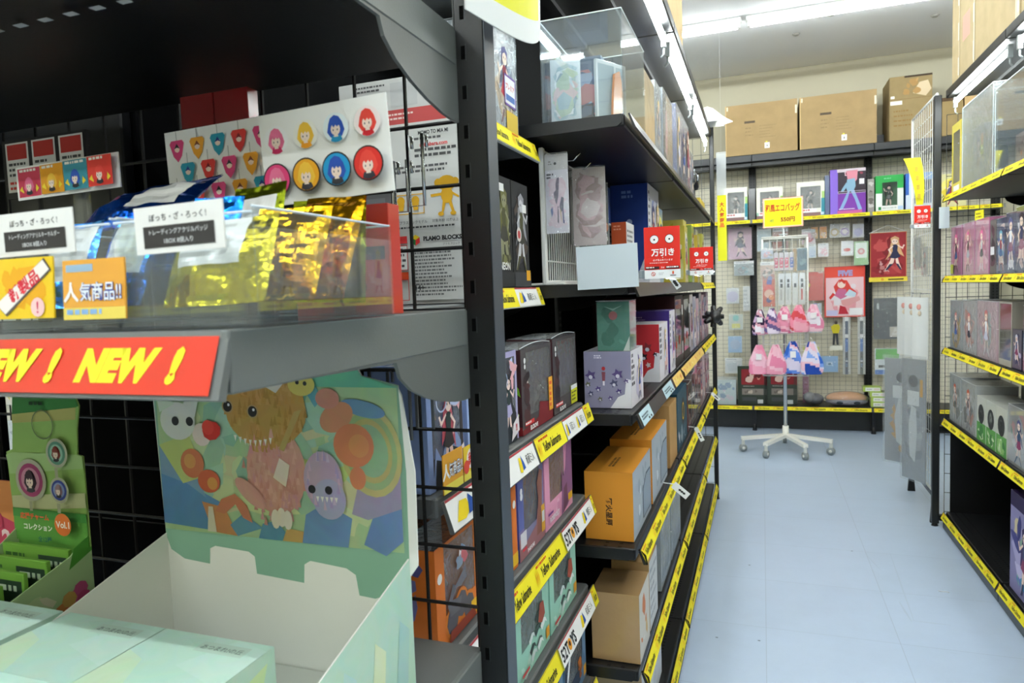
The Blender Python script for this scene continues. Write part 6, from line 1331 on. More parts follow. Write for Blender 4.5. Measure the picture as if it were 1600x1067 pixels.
sheet_pack('grey film-wrapped poster with white character hanging low on the white wire panel, near one', 4.22, .17, .86, .66, ['94979a', 'a4a6aa', '84868a', 'c8caca', 'b0b2b4'], 3, group='posters in film', x=XR-.105, rz=-60, film='film')
sheet_pack('grey film-wrapped poster hanging low on the white wire panel, far one', 4.44, .20, .84, .60, ['989a9e', 'a8aaae', 'c8caca', 'c89a5a', '7a7c80'], 6, group='posters in film', x=XR-.125, rz=-40, film='film')
sheet_pack('small pack of pink and grey cards hanging above the rolled posters', 4.30, .10, 1.46, .15, ['b8b8b4', 'c89a90', '8a8a88', 'e0d8d4'], 8, 'clear', 'hanging pack', group=None)
sheet_pack('clear pack with pink pencil-like strips hanging high on the white wire panel', 4.50, .13, 1.52, .17, ['a8a8a4', 'd8a898', 'c8c8c4', '98a0b0'], 9, 'clear', 'hanging pack')
card('blank_card', 'small blank white card fixed to the far post of the right rack', 'sign card', T(XR-.013, 4.0, 1.535, 0), .045, .105, lambda F: None, 'd0dce2', .002)
mb = MB(T(.728, 4.02, 1.66))
mb.grid(lambda u, v: ((u-.5)*(.030+.045*v)+.02-.035*v*v, -.01*math.sin(3*v), v*.235), 4, 12, 'e8e028', 'card'); mb.grid(lambda u, v: ((.5-u)*(.030+.045*v)+.02-.035*v*v, .0008-.01*math.sin(3*v), v*.235), 4, 12, 'e8e028', 'card')
for k in range(4): mb.box((.008-.004*k, -.0125, .03+k*.045), (.022-.004*k, -.0118, .055+k*.045), 'c8b038', 'card')
tag(mb.build('shelf_banner'), 'narrow curling yellow banner above the far red warning sign on the right', 'banner')

# hanging strips beyond the left rack
t = thing('hanging_banner', 'long narrow yellow banner with red writing hanging just beyond the left rack', 'banner', T(-.240, 4.72, 0))
mb = MB(); mb.bar((-.028, 0, 1.45), (.028, .0015, 1.87), .0005, 'f0ec28'); F = Face(mb, (-.028, 0, 1.45), (.056, 0, 0), (0, 0, .42), 1); F.text('大人気商品', .5, .86, .07, 'd8502c', .04, vert=True); mb.build('sheet', t)
mb = MB(); mb.grid(lambda u, v: ((u-.5)*.06, -.002-.004*math.sin(9*v+3*u), 1.87+v*.27), 3, 8, 'f0f0f0', 'milky'); mb.tube([(-.03, 0, 2.14), (.03, 0, 2.14)], .003, 'd8d8d4', 'plastic', 6); mb.build('clear_sleeve', t)
mb = MB(); mb.tube([(0, 0, 2.14), (0, 0, 3.199)], .0004, 'e8e8e8', 'plastic', 4); mb.build('cord', t)

# ================================================================= end wall rack goods
YF = YK+.02
def kbox(name, label, cat, x, z, w, d, h, col, df, y=None, mat='gloss', group=None, fl=None):
    o = box_thing(name, label, cat, FB(x, y if y is not None else YK+.115, z, w, d), w, d, h, col, d_({'-y': df} if df else {}), mat, group)
    if fl: film_over(o, w, d, h, fl)
    return o
def carton_print(s):
    def f(F):
        F.rect(.27, .62, .42, .665, '4a3c2c'); F.lines(.28, .35, .40, .56, 3, '8a7450', s, .35); F.lines(.48, .30, .72, .58, 5, '8a7450', s+1, .25)
        F.rect(.55, .10, .62, .21, 'f4f4f0'); F.rect(.575, .13, .595, .17, '8a8a8a'); F.rect(.565, .21, .59, .235, 'e8e040'); F.rect(.0, .0, .012, 1, 'cfb07a'); F.rect(.97, .72, .995, .88, 'e8ddc0'); F.rect(.02, .9, .04, .98, 'e8ddc0')
    return f
o = kbox('shipping_box', 'large brown carton with small printing on top of the wall rack, left one', 'carton', -.285, 2.3955, .575, .36, .425, 'a18861', carton_print(1), y=YK-.01, mat='board')
o = kbox('shipping_box', 'large brown carton with small printing on top of the wall rack, right of the pair', 'carton', .308, 2.3955, .575, .36, .425, 'a18861', carton_print(3), y=YK-.01, mat='board')
o = kbox('shipping_box', 'tall worn carton with taped lid and white label on top of the wall rack', 'carton', .975, 2.3955, .30, .34, .50, '94805a', lambda F: (F.rect(0, .64, 1, .645, '7a5a30'), F.rect(.02, .56, .3, .62, 'f0ece0'), F.rect(.03, .66, .12, .70, 'f0ece0'), F.lines(.1, .2, .6, .5, 4, '8a6a3a', 4, .3), F.poly([(.55, .72), (.7, .88), (.9, .9), (.98, .76), (.85, .66)], 'cdb896'), F.rect(.35, .97, 1, 1, '3a2a18'), F.blobs(['b8905a', 'a8824c'], 5, 3, .2, .65, .8, .98, .1)), y=YK, mat='board')
kbox('shipping_box', 'small open carton beside the tall worn carton on the wall rack', 'carton', 1.29, 2.3955, .20, .25, .30, '9c865c', lambda F: F.rect(0, .9, 1, 1, '4a3418'), y=YK+.02, mat='board')
kbox('shipping_box', 'low carton near the right end on top of the wall rack', 'carton', 1.50, 2.3955, .26, .25, .38, 'c8a878', None, y=YK+.02, mat='board')
box_thing('dark_block', 'low black block between the brown cartons and the tall worn carton', 'box', FB(.90, YK+.16, 2.3955, .06, .10), .06, .10, .09, '1a1a1c', None, 'powder')
zK = 1.8535
def white_win(label, x, w, h, s):
    window_box('window_box', label, 'figure box', FB(x, YK+.118, zK, w, .14), w, .14, h, 'eceadc', 'f0eee0', (.14, .22, .86, .86), ('3a3a3a', '5a564a', '4a4a48'), back='8a8880', drawf=lambda F: (F.rect(0, 0, .14, .2, '9ac0a8'), F.rect(.0, .0, 1, .10, '8a6a6a'), F.rect(.08, .10, .72, .22, 'f4f0f0'), F.lines(.12, .13, .6, .2, 1, 'c86a6a', s, .6), F.rect(.88, .0, 1, .5, '3a8a9a'), F.rect(.9, .5, 1, .7, 'a8c878'), F.rect(.86, .02, .98, .10, 'd0e0f0')), seed=s, film='film', group='cream window boxes on the wall rack')
white_win('cream window box at the left end of the wall rack upper shelf', -.31, .195, .29, 3)
white_win('cream window box behind the yellow price sign on the wall rack', -.04, .215, .27, 5)
white_win('cream window box right of the yellow price sign on the wall rack', .285, .22, .29, 7)
kbox('figure_box', 'plain black box between the two left cream window boxes', 'toy box', -.105, zK, .055, .14, .27, '17181b', None)
kbox('figure_box', 'dark blue box tucked beside the tall purple figure box', 'toy box', .508, zK, .035, .14, .33, '2c4470', None)
kbox('figure_box', 'tall purple figure box with a pink and blue posed figure on the wall rack', 'toy box', .548, zK, .27, .14, .37, '5a3a8a', lambda F: (F.rect(.0, 0, .22, 1, '8a6ad0'), F.rect(.22, .45, 1, 1, '3a3038'), F.rect(.22, 0, 1, .45, '7a3aa0'), F.rect(.2, .93, 1, 1, 'd8c8d0'), F.blobs(['d88a98', 'e8c0c8', '8a3a4a'], 7, 3, .25, .82, .95, .97, .08), F.poly([(.5, .72), (.46, .95), (.78, .96), (.76, .75), (.68, .68)], 'e090a0'), F.poly([(.46, .55), (.48, .76), (.70, .78), (.72, .6), (.66, .5), (.5, .48)], '8ab0c8'), F.poly([(.5, .5), (.38, .3), (.26, .1), (.36, .1), (.48, .3), (.56, .5)], '8aa8d0'), F.poly([(.58, .5), (.70, .3), (.80, .06), (.90, .08), (.78, .32), (.68, .52)], '8aa8d0'), F.poly([(.46, .7), (.34, .56), (.30, .5), (.38, .5), (.5, .62)], '8ab0c8'), F.rect(.82, .64, .96, .76, 'f4f4f4'), F.rect(.2, .0, .9, .07, 'c8609a'), F.lines(.25, .08, .7, .12, 1, 'f0e0e8', 2), F.frame(.22, .45, 1, .5, .01, 'c8b8c8')))
kbox('figure_box', 'small grey pack beside the tall purple figure box', 'hanging pack', .832, zK+.0, .05, .10, .27, '9a9690', lambda F: F.blobs(['8a8680', 'c8c4c0', '6a6660'], 8, 3))
window_box('window_box', 'green and white window box on the wall rack upper shelf', 'figure box', FB(.892, YK+.118, zK, .205, .14), .205, .14, .29, '2a9a48', 'eef0ea', (.24, .15, .78, .80), ('2a2e2c', '3a3e3c', '5a5e5c'), back='3a7a50', drawf=lambda F: (F.rect(0, .8, 1, 1, '30a04c'), F.rect(0, .5, .24, .85, '30a04c'), F.rect(.78, .62, 1, .85, '30a04c'), F.rect(.1, .03, .2, .12, '2a8a44'), F.lines(.25, .04, .75, .12, 1, 'c8d0c8', 2), F.rect(.8, .02, .98, .12, 'c0d8f0'), F.lines(.3, .88, .7, .94, 1, '8ad0a0', 1)), seed=4)
window_box('window_box', 'pale blue and white window box at the right of the wall rack upper shelf', 'figure box', FB(1.112, YK+.118, zK, .20, .14), .20, .14, .29, '3a6ac0', 'd8e4f0', (.32, .15, .92, .80), ('4a5a60', '6a7a80', '8a98a0'), back='9aa8b0', drawf=lambda F: (F.rect(0, .4, .12, 1, '3a6ac0'), F.rect(.3, .8, 1, 1, '8ab0e0')), seed=6)
kbox('figure_box', 'pale yellow box at the far right of the wall rack upper shelf', 'toy box', 1.34, zK, .2, .14, .26, 'e0d8a0', lambda F: art(F, 'yellow', 3))
# hooks and hanging goods: (label, x, z top, width, height, draw, base colour, category, film)
YH = YK+.30
def kh(label, x, z, w, h, fn, col='e8e4e0', cat='hanging pack', film=True, group=None, name='hanging_pack', dy=0):
    o = hang_pack(label, T(x+w/2, YH-.05+dy, z), w, h, fn, col, film, cat, group, name)
    mb = MB(); mb.tube([(0, .10-dy, .018), (0, -.03, .014), (0, -.036, .022)], .002, 'c8cacc', 'chrome', 5); mb.tube([(0, .001, .016), (0, .003, -.001)], .0015, 'e8e8e8', 'plastic', 4); mb.build('hook', o); return o
def sm(pal, s): return lambda F: (F.rect(0, .82, 1, 1, 'f4f2f0'), F.blobs(pal, 12, s, 0, 0, 1, .8, .35), F.lines(.1, .86, .9, .96, 1, '9a9aa0', s))
kh('pink A4 clear file with a grey figure at the left of the wall rack', -.285, 1.80, .20, .28, lambda F: (F.rect(0, 0, 1, 1, 'd8b0c0'), F.person(.52, .08, .82, '4a4450', seed=3, skirt='6a6a7a', top='5a5460')), 'd8b0c0', 'clear file')
kh('teal and grey pack hanging under the pink clear file', -.24, 1.50, .17, .13, sm(['8ab0b8', '9a9a98', 'b8c0c0'], 3), 'a8b0b0')
kh('pale blue clear file beside the pink one on the wall rack', -.04, 1.80, .12, .22, sm(['c0d0d8', 'd0dce0'], 5), 'c8d4d8', 'clear file')
kh('red and navy clear file under the yellow price sign', .09, 1.78, .13, .2, sm(['b86a5a', '4a4a6a', 'e0d0c8'], 6), 'c89a90', 'clear file')
kh('small pink pack right of the yellow price sign', .33, 1.75, .11, .13, sm(['f0b8c0', 'd8707a', 'f4e0e0'], 7), 'f0d8dc')
for i, (x, c) in enumerate(((.405, 'd8a030'), (.475, 'e09a30'))): kh(('left', 'right')[i]+' orange topped small pack on the wall rack wire', x, 1.765, .056, .10, lambda F, i=i: (F.rect(0, .75, 1, 1, 'e08a20'), F.blobs(['e8c8a0', 'c8b8d8', 'e0b8a8'], 6, i, 0, 0, 1, .7, .3)), c, group='orange topped packs')
for i, x in enumerate((.555, .635)): kh(('left', 'right')[i]+' round badge pack in a clear bag below the tall purple box', x, 1.78, .076, .115, lambda F, i=i: (F.rect(0, 0, 1, 1, 'd0ccc8'), F.ell(.5, .4, .3, ('c8b080', 'b8a0c8')[i], n=14), F.ell(.5, .4, .18, 'e8dcd8', n=10)), 'd0ccc8', group='badge packs')
kh('lilac badge pack beside the rack post below the tall purple box', .735, 1.77, .085, .115, lambda F: (F.rect(0, 0, 1, 1, 'd4d0d4'), F.ell(.5, .4, .3, 'b8b0d0', n=14)), 'd4d0d4')
kh('blue and white small pack on the second row of the wall rack', .385, 1.62, .06, .12, sm(['a8c0e0', 'd8e0f0'], 8), 'e0e8f0')
kh('white pack with pink sweets on the second row of the wall rack', .46, 1.62, .085, .115, sm(['f0c0c8', 'e89aa8', 'f8f0f0'], 9), 'f4ecec')
kh('white pack with red candy shape on the second row of the wall rack', .645, 1.63, .095, .125, lambda F: (F.rect(0, 0, 1, 1, 'f4f0f0'), F.ell(.5, .4, .2, 'e06a60', ry=.12), F.ell(.3, .4, .09, 'e88a80')), 'f4f0f0')
kh('pale green card pack with a pink circle beside the rack post', .745, 1.62, .11, .20, lambda F: (F.rect(0, 0, 1, 1, 'a8d090'), F.rect(.1, .3, .9, .95, 'eef4e8'), F.ell(.5, .58, .14, 'e8a0a0', n=12), F.ell(.5, .58, .07, 'f0d8d4', n=10)), 'a8d090')
kh('crimson framed tapestry with a dark dressed figure on the wall rack', .868, 1.685, .275, .39, lambda F: (F.rect(0, 0, 1, 1, '9a2a30'), F.blobs(['a83438', '8a2028', 'b84a48', '7a1c22'], 24, 3, size=.2), F.frame(0, 0, 1, 1, .012, 'c88a50'), F.blobs(['c89a98', 'b87a78', 'd8b8b0'], 12, 8, .2, .1, .6, .5, .06), F.person(.68, .18, .74, 'd8a878', seed=5, skirt='2a2c48', top='2a2c48')), '9a2a30', 'tapestry', False)
mb = MB(T(1.005, YH-.03, 1.685)); mb.tube([(-.137, 0, 0), (0, 0, .06), (.137, 0, 0)], .004, 'e8e6e0', 'plastic', 5); mb.tube([(-.14, 0, 0), (.14, 0, 0)], .006, 'e8e6e0', 'plastic', 6)
tag(mb.build('banner_hanger'), 'white hanger rod above the crimson tapestry', 'hanger')
t = card('price_strip', 'yellow label strip under the crimson tapestry', 'label strip', T(1.005, YH-.052, 1.27), .29, .038, lambda F: (F.rect(0, 0, 1, 1, 'f0d848'), F.rect(.5, .3, .9, .6, '4a4020'), F.ell(.35, .5, .3, 'e0a030')), 'f0d848', .002)
kh('red booklet with a small yellow and black figure left of the big poster', .36, 1.375, .145, .25, lambda F: (F.rect(0, 0, 1, 1, 'd8442e'), F.poly([(.0, .3), (.2, .35), (.22, .7), (.0, .75)], '3a3020'), F.ell(.12, .55, .08, 'd8c030'), F.rect(.7, .95, .95, 1, 'f0c8c0')), 'd8442e', 'booklet')
t = thing('poster', 'large red and pink music poster with a red-haired figure on the wall rack', 'poster', T(.672, YH-.03, .975))
mb = MB(); mb.bar((-.155, 0, 0), (.155, .003, .43), .001, 'e05040'); F = Face(mb, (-.155, 0, 0), (.31, 0, 0), (0, 0, .43), 1)
F.rect(.02, .02, .98, .80, 'f0c8cc'); F.blobs(['f0b0b8', 'f4dcdc', 'e8a0a8', 'f0d0d0', 'e8e0e4'], 20, 4, .04, .05, .96, .78, .22)
F.text('FIVE', .52, .885, .12, 'a8a0d0', .07, maxw=.84)
F.poly([(.30, .42), (.22, .62), (.36, .76), (.56, .74), (.66, .60), (.82, .48), (.80, .44), (.62, .50), (.5, .44)], 'd8443c'); F.poly([(.20, .5), (.10, .40), (.14, .36), (.26, .46)], 'c8342c')
F.ell(.42, .66, .075, 'f4d8cc', n=14); F.poly([(.34, .68), (.42, .78), (.52, .72), (.5, .66), (.42, .72)], 'c83428'); F.poly([(.24, .44), (.34, .58), (.54, .56), (.56, .42), (.40, .36)], 'c86a90'); F.poly([(.5, .44), (.62, .56), (.80, .48), (.76, .40)], 'c8dce8'); F.poly([(.40, .34), (.86, .42), (.90, .34), (.6, .22), (.44, .24)], 'e0a0a0'); F.poly([(.34, .06), (.38, .24), (.52, .20), (.60, .06)], 'b82a3a'); F.rect(.04, .03, .32, .14, 'd0c8e8'); F.rect(.62, .04, .95, .18, 'f4f0f0'); F.ell(.72, .62, .05, 'f0e0e4')
mb.build('sheet', t)
mb = MB(); mb.box((-.16, -.003, -.005), (-.155, .005, .435), 'd83a30', 'gloss'); mb.box((.155, -.003, -.005), (.16, .005, .435), 'd83a30', 'gloss'); mb.box((-.16, -.003, .43), (.16, .005, .438), 'd83a30', 'gloss'); mb.build('frame', t)
# small yellow-jacket standee, lanyards, blue pouch, bags
t = thing('standee', 'small acrylic standee of a person in a yellow jacket and dark trousers', 'standee', T(.600, YH-.05, .735))
mb = MB()
mb.prism([(-.026, 0, .0), (-.010, 0, .0), (-.002, 0, .09), (.006, 0, .0), (.022, 0, .0), (.018, 0, .11), (-.022, 0, .11)], (0, .003, 0), '3a3c40'); mb.prism([(-.024, -.001, .10), (.022, -.001, .10), (.034, -.001, .15), (.024, -.001, .178), (-.018, -.001, .178), (-.034, -.001, .16), (-.042, -.001, .17), (-.040, -.001, .155)], (0, .004, 0), 'c8b828'); mb.ball((0, 0, .196), (.012, .004, .017), '4a3a34', 'plastic', 8, 6); mb.build('cutout', t)
mb = MB(); mb.bar((-.03, -.02, -.006), (.03, .02, 0), .001, 'd8d8d4', 'acrylic'); mb.box((-.05, -.022, -.045), (.05, -.02, -.006), 'e8e4d4', 'card'); mb.tube([(0, .02, -.003), (0, .07, -.003)], .003, 'c8c8c8', 'chrome', 5); mb.build('stand', t)
for i, (x, z0, cols) in enumerate(((.685, .47, ('2a3a5a', '3a6ab0')), (.802, .47, ('4a4e4c', 'c8c040')))):
    def dl(F, cols=cols):
        F.rect(.3, 0, .7, .95, cols[0]); F.rect(.25, .93, .75, 1, 'f0eeea'); F.rect(.28, .64, .72, .70, 'e8e4e0'); F.rect(.3, .40, .7, .62, cols[1] if i_ else '3a6ab0'); F.blobs(['d8d8e0', '1a1a22', '6a7a9a'], 10, 3, .3, .05, .7, .4, .05)
    i_ = i == 0
    kh(('blue and navy lanyard in a narrow pack hanging below the big poster', 'grey and yellow lanyard in a narrow pack hanging beside the rack post')[i], x-.03, .975, .06, .50, dl, 'c8c4bc', 'lanyard', True)
kh('sky blue pouch in a clear bag on the lower part of the wall rack', .482, .635, .135, .14, lambda F: (F.rect(0, 0, 1, 1, '8ab8e4'), F.rect(.3, .4, .7, .65, 'b8d4ec'), F.ell(.5, .5, .1, '4a7a9a', ry=.06)), '8ab8e4', 'pouch')
kh('black hooded bag in shiny film with white lettering on the wall rack', .895, 1.13, .205, .35, lambda F: (F.rect(0, 0, 1, 1, '1e2022'), F.text('KEEP', .16, .80, .05, 'e0e0e0', .03, rot=-1.57), F.rect(.6, .05, 1, .3, 'c8bcb0'), F.blobs(['8a7a70', 'e0d8d0'], 5, 3, .6, .05, 1, .3, .08)), '1e2022', 'packed shirt')
kh('green white and blue packet in film beneath the black bag', .905, .70, .19, .225, lambda F: (F.rect(0, 0, 1, 1, 'e8ecf0'), F.rect(.03, .58, .97, .98, '5ab82a'), F.rect(0, 0, 1, .18, '4a80d0'), F.rect(.15, .26, .5, .36, '3a3a3c')), 'e8ecf0', 'packet')
kh('yellow and red toy card low beside the spinner stand', .335, .72, .13, .25, lambda F: (F.rect(0, .55, 1, 1, 'd8d840'), F.ell(.6, .4, .2, 'e86a40', n=12), F.rect(0, 0, 1, .3, 'd8dcd8')), 'e0e0c8')
kh('purple-pink strip pack hanging low behind the spinner stand', .33, .52, .05, .32, lambda F: F.blobs(['b86a90', 'a04a70', 'c88aa8'], 10, 3), 'a85a80')
for i in range(4): kh(names[i]+' of the small blue and red pens hanging left of the big poster', .355+i*.034, 1.10, .028, .26, lambda F, i=i: (F.rect(0, .6, 1, 1, ('5aa0c8', 'e8c8b8', '4a6ab8', 'e0e4e8')[i]), F.blobs([('3a6ab0', 'c84a5a', '8a4a6a', 'd8d8e0')[i], 'e8e8e8'], 6, i, 0, .0, 1, .6, .06)), 'd8d8dc', 'pen', group='pens on the wall rack')
kh('pale grey bag hanging at the left of the wall rack beside the spinner', -.31, 1.26, .11, .14, lambda F: F.ell(.5, .45, .35, 'd8d0e4', n=14), 'e4e4e4')
kh('white narrow pack hanging left of the spinner stand', -.165, 1.27, .06, .22, lambda F: F.lines(.1, .1, .9, .9, 5, 'c8c8c8', 3), 'eae8e4')
kh('teal and yellow sticker pack on the lower left of the wall rack', -.29, 1.02, .12, .14, lambda F: (F.ell(.5, .75, .2, '8ad0c8'), F.rect(.2, .1, .8, .4, 'e8e070')), 'd8dcd0')
kh('pale blue bag on the lower left of the wall rack', -.30, .82, .12, .15, lambda F: F.ell(.5, .5, .3, 'b8c8e0'), 'a8c8e8')
kh('white shirt pack above the lower left shelf of the wall rack', -.33, .62, .15, .14, sm(['e8e0e4', 'd0d4d8'], 3), 'e4e4e4')
# bottom shelf of the wall rack
zL = .2235
def dgal(F): F.rect(0, 0, 1, 1, 'c8d4d0'); F.blobs(['e8e8e8', 'b8c4c8', '8aa0b8', 'd8c8d0'], 12, 3)
o = kbox('packed_goods', 'bulky film-wrapped white goods at the left end of the wall rack bottom shelf', 'packed goods', -.40, zL, .17, .22, .22, 'ccd2d2', dgal, y=YK+.04, mat='satin', fl='film')
for i, x in enumerate((-.215, .03)):
    for k in range(3):
        kbox('game_board_box', ('left', 'right')[i]+' stack of dark green boxed boards with red pictures, '+('front', 'middle', 'rear')[k]+' board', 'boxed board', x+k*.012+(0 if i == 0 else .0), zL, .225, .018, .345-.012*k+.01*i, '24301e', lambda F: (F.rect(.14, .52, .98, .92, '8a2228'), F.blobs(['c88a78', 'e0c0b0', '5a1a20', 'b84a4a'], 14, 4, .16, .55, .96, .9, .12), F.rect(.16, .26, .96, .42, '8a8078'), F.blobs(['c8b8a8', '6a6058'], 8, 4, .18, .27, .94, .41, .07), F.lines(.2, .46, .8, .5, 1, 'b0a8a0', 3), F.rect(.16, .10, .7, .2, '4a4c4c'), F.rect(.74, .04, .94, .14, 'd8dad8')), y=YK+.05+k*.024, group='dark green boxed boards')
t = thing('stuffed_toy', 'orange and grey packed plush lying on the wall rack bottom shelf', 'plush', T(.67, YK+.13, zL))
mb = MB(); mb.ball((0, 0, .065), (.16, .09, .052), 'e8a468', 'cloth', 18, 10); mb.build('body', t)
mb = MB(); mb.ball((0, -.02, .035), (.165, .09, .035), '8a8690', 'cloth', 18, 8); mb.ball((-.06, -.10, .035), (.028, .012, .014), '3a4048', 'cloth'); mb.ball((.07, -.10, .035), (.028, .012, .014), '3a4048', 'cloth'); mb.build('underside', t)
mb = MB(); mb.ball((0, -.005, .06), (.175, .115, .062), 'ffffff', 'film', 18, 10); mb.build('film_wrap', t)
mb = MB(T(.415, YK+.13, zL)); mb.ball((0, 0, .05), (.08, .08, .05), '6a6a70', 'satin', 14, 8); mb.ball((-.04, -.04, .07), (.05, .05, .045), '8a8a8e', 'satin', 12, 8)
tag(mb.build('packed_plush'), 'grey bagged soft toy beside the orange plush on the bottom shelf', 'plush')
for k, (x, z, dx) in enumerate(((.85, 0, 0), (.85, 1, 0), (.84, 2, 0), (.79, 3, 0), (.99, 0, 0), (.99, 1, 0), (.935, 2, 0))):
    kbox('snack_box', ('bottom left', 'second left', 'third left', 'topmost', 'bottom right', 'second right', 'third right')[k]+' lime and white flat box in the pile on the bottom shelf', 'small box', x, zL+z*.043, .135, .10, .042, 'b8d060', lambda F: (F.rect(.12, .15, .95, .85, 'eef0e8'), F.lines(.2, .4, .5, .6, 1, '5a6a5a', 2), F.rect(.6, .3, .9, .7, 'e8d8d0')), y=YK+.05, group='lime and white boxes')

# ================================================================= spinner stand
t = thing('spinner_stand', 'white wheeled spinner stand hung with pouches and bags in the aisle end', 'spinner stand', T(.158, 5.70, 0))
W_ = 'eeece4'
mb = MB(); mb.tube([(0, 0, .13), (0, 0, 1.70)], .014, 'c8ccd0', 'chrome', 10); mb.tube([(0, 0, .10), (0, 0, .19)], .024, W_, 'plastic', 10); mb.tube([(0, 0, 1.60), (0, 0, 1.72)], .01, W_, 'plastic', 8); mb.build('pole', t)
for k, a in enumerate((200, 244, 292, 340, 90)):
    c, s = math.cos(math.radians(a)), math.sin(math.radians(a)); R_ = .34 if a != 90 else .26
    mb = MB(); mb.prism([(-s*.018, c*.018, .13), (s*.018, -c*.018, .13), (s*.018, -c*.018, .105), (-s*.018, c*.018, .105)], (c*R_, s*R_, -.012), W_, 'plastic'); l = mb.build('leg', t)
    mb = MB(); mb.tube([(c*R_*.97-s*.014, s*R_*.97+c*.014, .03), (c*R_*.97+s*.014, s*R_*.97-c*.014, .03)], .029, '8a9090', 'plastic', 12); mb.bar((c*R_*.97-.012, s*R_*.97-.012, .05), (c*R_*.97+.012, s*R_*.97+.012, .10), .003, 'c8cac4', 'plastic'); mb.tube([(c*R_*.97-s*.018, s*R_*.97+c*.018, .03), (c*R_*.97+s*.018, s*R_*.97-c*.018, .03)], .012, 'dcdcd6', 'plastic', 8); mb.build('caster', l)
fw, z0, z1_ = .155, .60, 1.62
for nm, rz in (('front_grid', 0), ('right_grid', 90), ('back_grid', 180), ('left_grid', 270)):
    M = T(0, 0, 0, rz); mb = MB(M)
    for x in (-fw, fw): mb.tube([(x, -fw, z0), (x, -fw, z1_)], .007, W_, 'plastic', 6)
    for z in (z0, z1_): mb.tube([(-fw, -fw, z), (fw, -fw, z)], .005, W_, 'plastic', 6)
    for i in range(1, 6): mb.tube([(-fw+i*fw/3, -fw, z0), (-fw+i*fw/3, -fw, z1_)], .0026, W_, 'plastic', 4)
    for i in range(1, 13): z = z0+i*(z1_-z0)/13; mb.tube([(-fw, -fw-.002, z), (fw, -fw-.002, z)], .0030, W_, 'plastic', 4)
    mb.build(nm, t)
mb = MB(); mb.bar((-fw, -fw, z1_), (fw, fw, z1_+.006), .001, 'e8eaec', 'acrylic'); mb.box((-.05, -.06, z1_+.006), (.03, -.02, z1_+.02), 'f0f0ec', 'card')
for a, b in (((-fw, -fw), (fw, -fw)), ((fw, -fw), (fw, fw)), ((fw, fw), (-fw, fw)), ((-fw, fw), (-fw, -fw)), ((-fw, -fw), (fw, fw)), ((fw, -fw), (-fw, fw))): mb.tube([(a[0], a[1], z1_+.012), (b[0], b[1], z1_+.012)], .006, W_, 'plastic', 6)
mb.build('top_tray', t)
t2 = thing('price_sign', 'yellow sign with red writing and 550 yen price on top of the spinner stand', 'sign', T(.150, 5.62, 1.652))
mb = MB(); mb.bar((-.140, 0, .055), (.140, .003, .275), .001, 'f4e8a0', 'gloss'); F = Face(mb, (-.140, 0, .055), (.28, 0, 0), (0, 0, .22), 1); F.rect(.0, .0, 1, 1, 'f0a890'); F.rect(.02, .025, .98, .975, 'f8f0c8'); F.rect(.04, .05, .96, .95, 'f2ee1e')
F.text('和風エコバッグ', .49, .66, .27, 'c8381c', .03, maxw=.86); F.text('1個', .23, .24, .10, '2a6a6a', .03); F.text('550円', .62, .26, .17, 'a8401c', .04, maxw=.56); mb.build('sign_panel', t2)
mb = MB(); mb.tube([(0, .006, .0), (0, .006, .10)], .005, 'd8dcdc', 'plastic', 6); mb.bar((-.03, -.01, -.001), (.03, .03, .005), .001, 'd8dcdc', 'plastic'); mb.build('stem', t2)
SX, SY = .158, 5.70-.155
def bag(label, x, z, w, h, cols, seed, dep=.032, kind='gather', rz=0, dy=0, cat='drawstring bag', group=None, name='drawstring_bag'):
    """soft cloth bag hanging from its gathered neck at (x, z)"""
    w_ = w; r = random.Random(seed); mb = MB(); ph = r.uniform(0, 6); nu, nv = 26, 18; cs = [C(c) for c in cols]
    def P(u, v):
        a = 2*math.pi*u; w = w_*1.22; wv = (.26+.74*min(1, (1-v)*1.55)**.9)*(1-.16*(max(0, .14-v)*7)**2) if kind == 'gather' else (.85+.15*(1-v))
        pl = 1+.10*math.sin(5*a+ph)*(v)+.06*math.sin(3*a+7*v)
        return (math.cos(a)*w/2*wv*pl, math.sin(a)*dep/2*wv*pl, -h*(1-v))
    for j in range(nv):
        for i in range(nu):
            u, v = i/nu, j/nv; q = [P(u, v), P((i+1)/nu, v), P((i+1)/nu, (j+1)/nv), P(u, (j+1)/nv)]
            c = cs[int((math.sin(round(u*4)*1.7+v*3+ph)*.6+math.sin(v*8+u*5+seed)*.7+1.3)/2.6*len(cs)*.999)]
            mb.add(q, [(0, 1, 2, 3)], c, 'cloth', True)
    mb.add([P(i/nu, 0) for i in range(nu)], [tuple(reversed(range(nu)))], cs[0], 'cloth')
    mb.add([P(i/nu, 1) for i in range(nu)], [tuple(range(nu))], cs[0], 'cloth')
    o = mb.build(name); o.matrix_world = T(x, SY-.045+dy, z, rz); tag(o, label, cat, group)
    mb = MB(); mb.tube([(0, -.01, -.004), (0, -.012, .016), (0, .012, .026), (0, .036-dy, .024)], .0022, 'd0d0cc', 'plastic', 5);
    mb.build('cord', o)
    if seed % 2: mb = MB(); mb.box((-.02, -dep/2-.008, -h*.5), (.02, -dep/2-.006, -h*.3), 'f0ecec', 'card'); mb.build('hanging_tag', o)
    return o
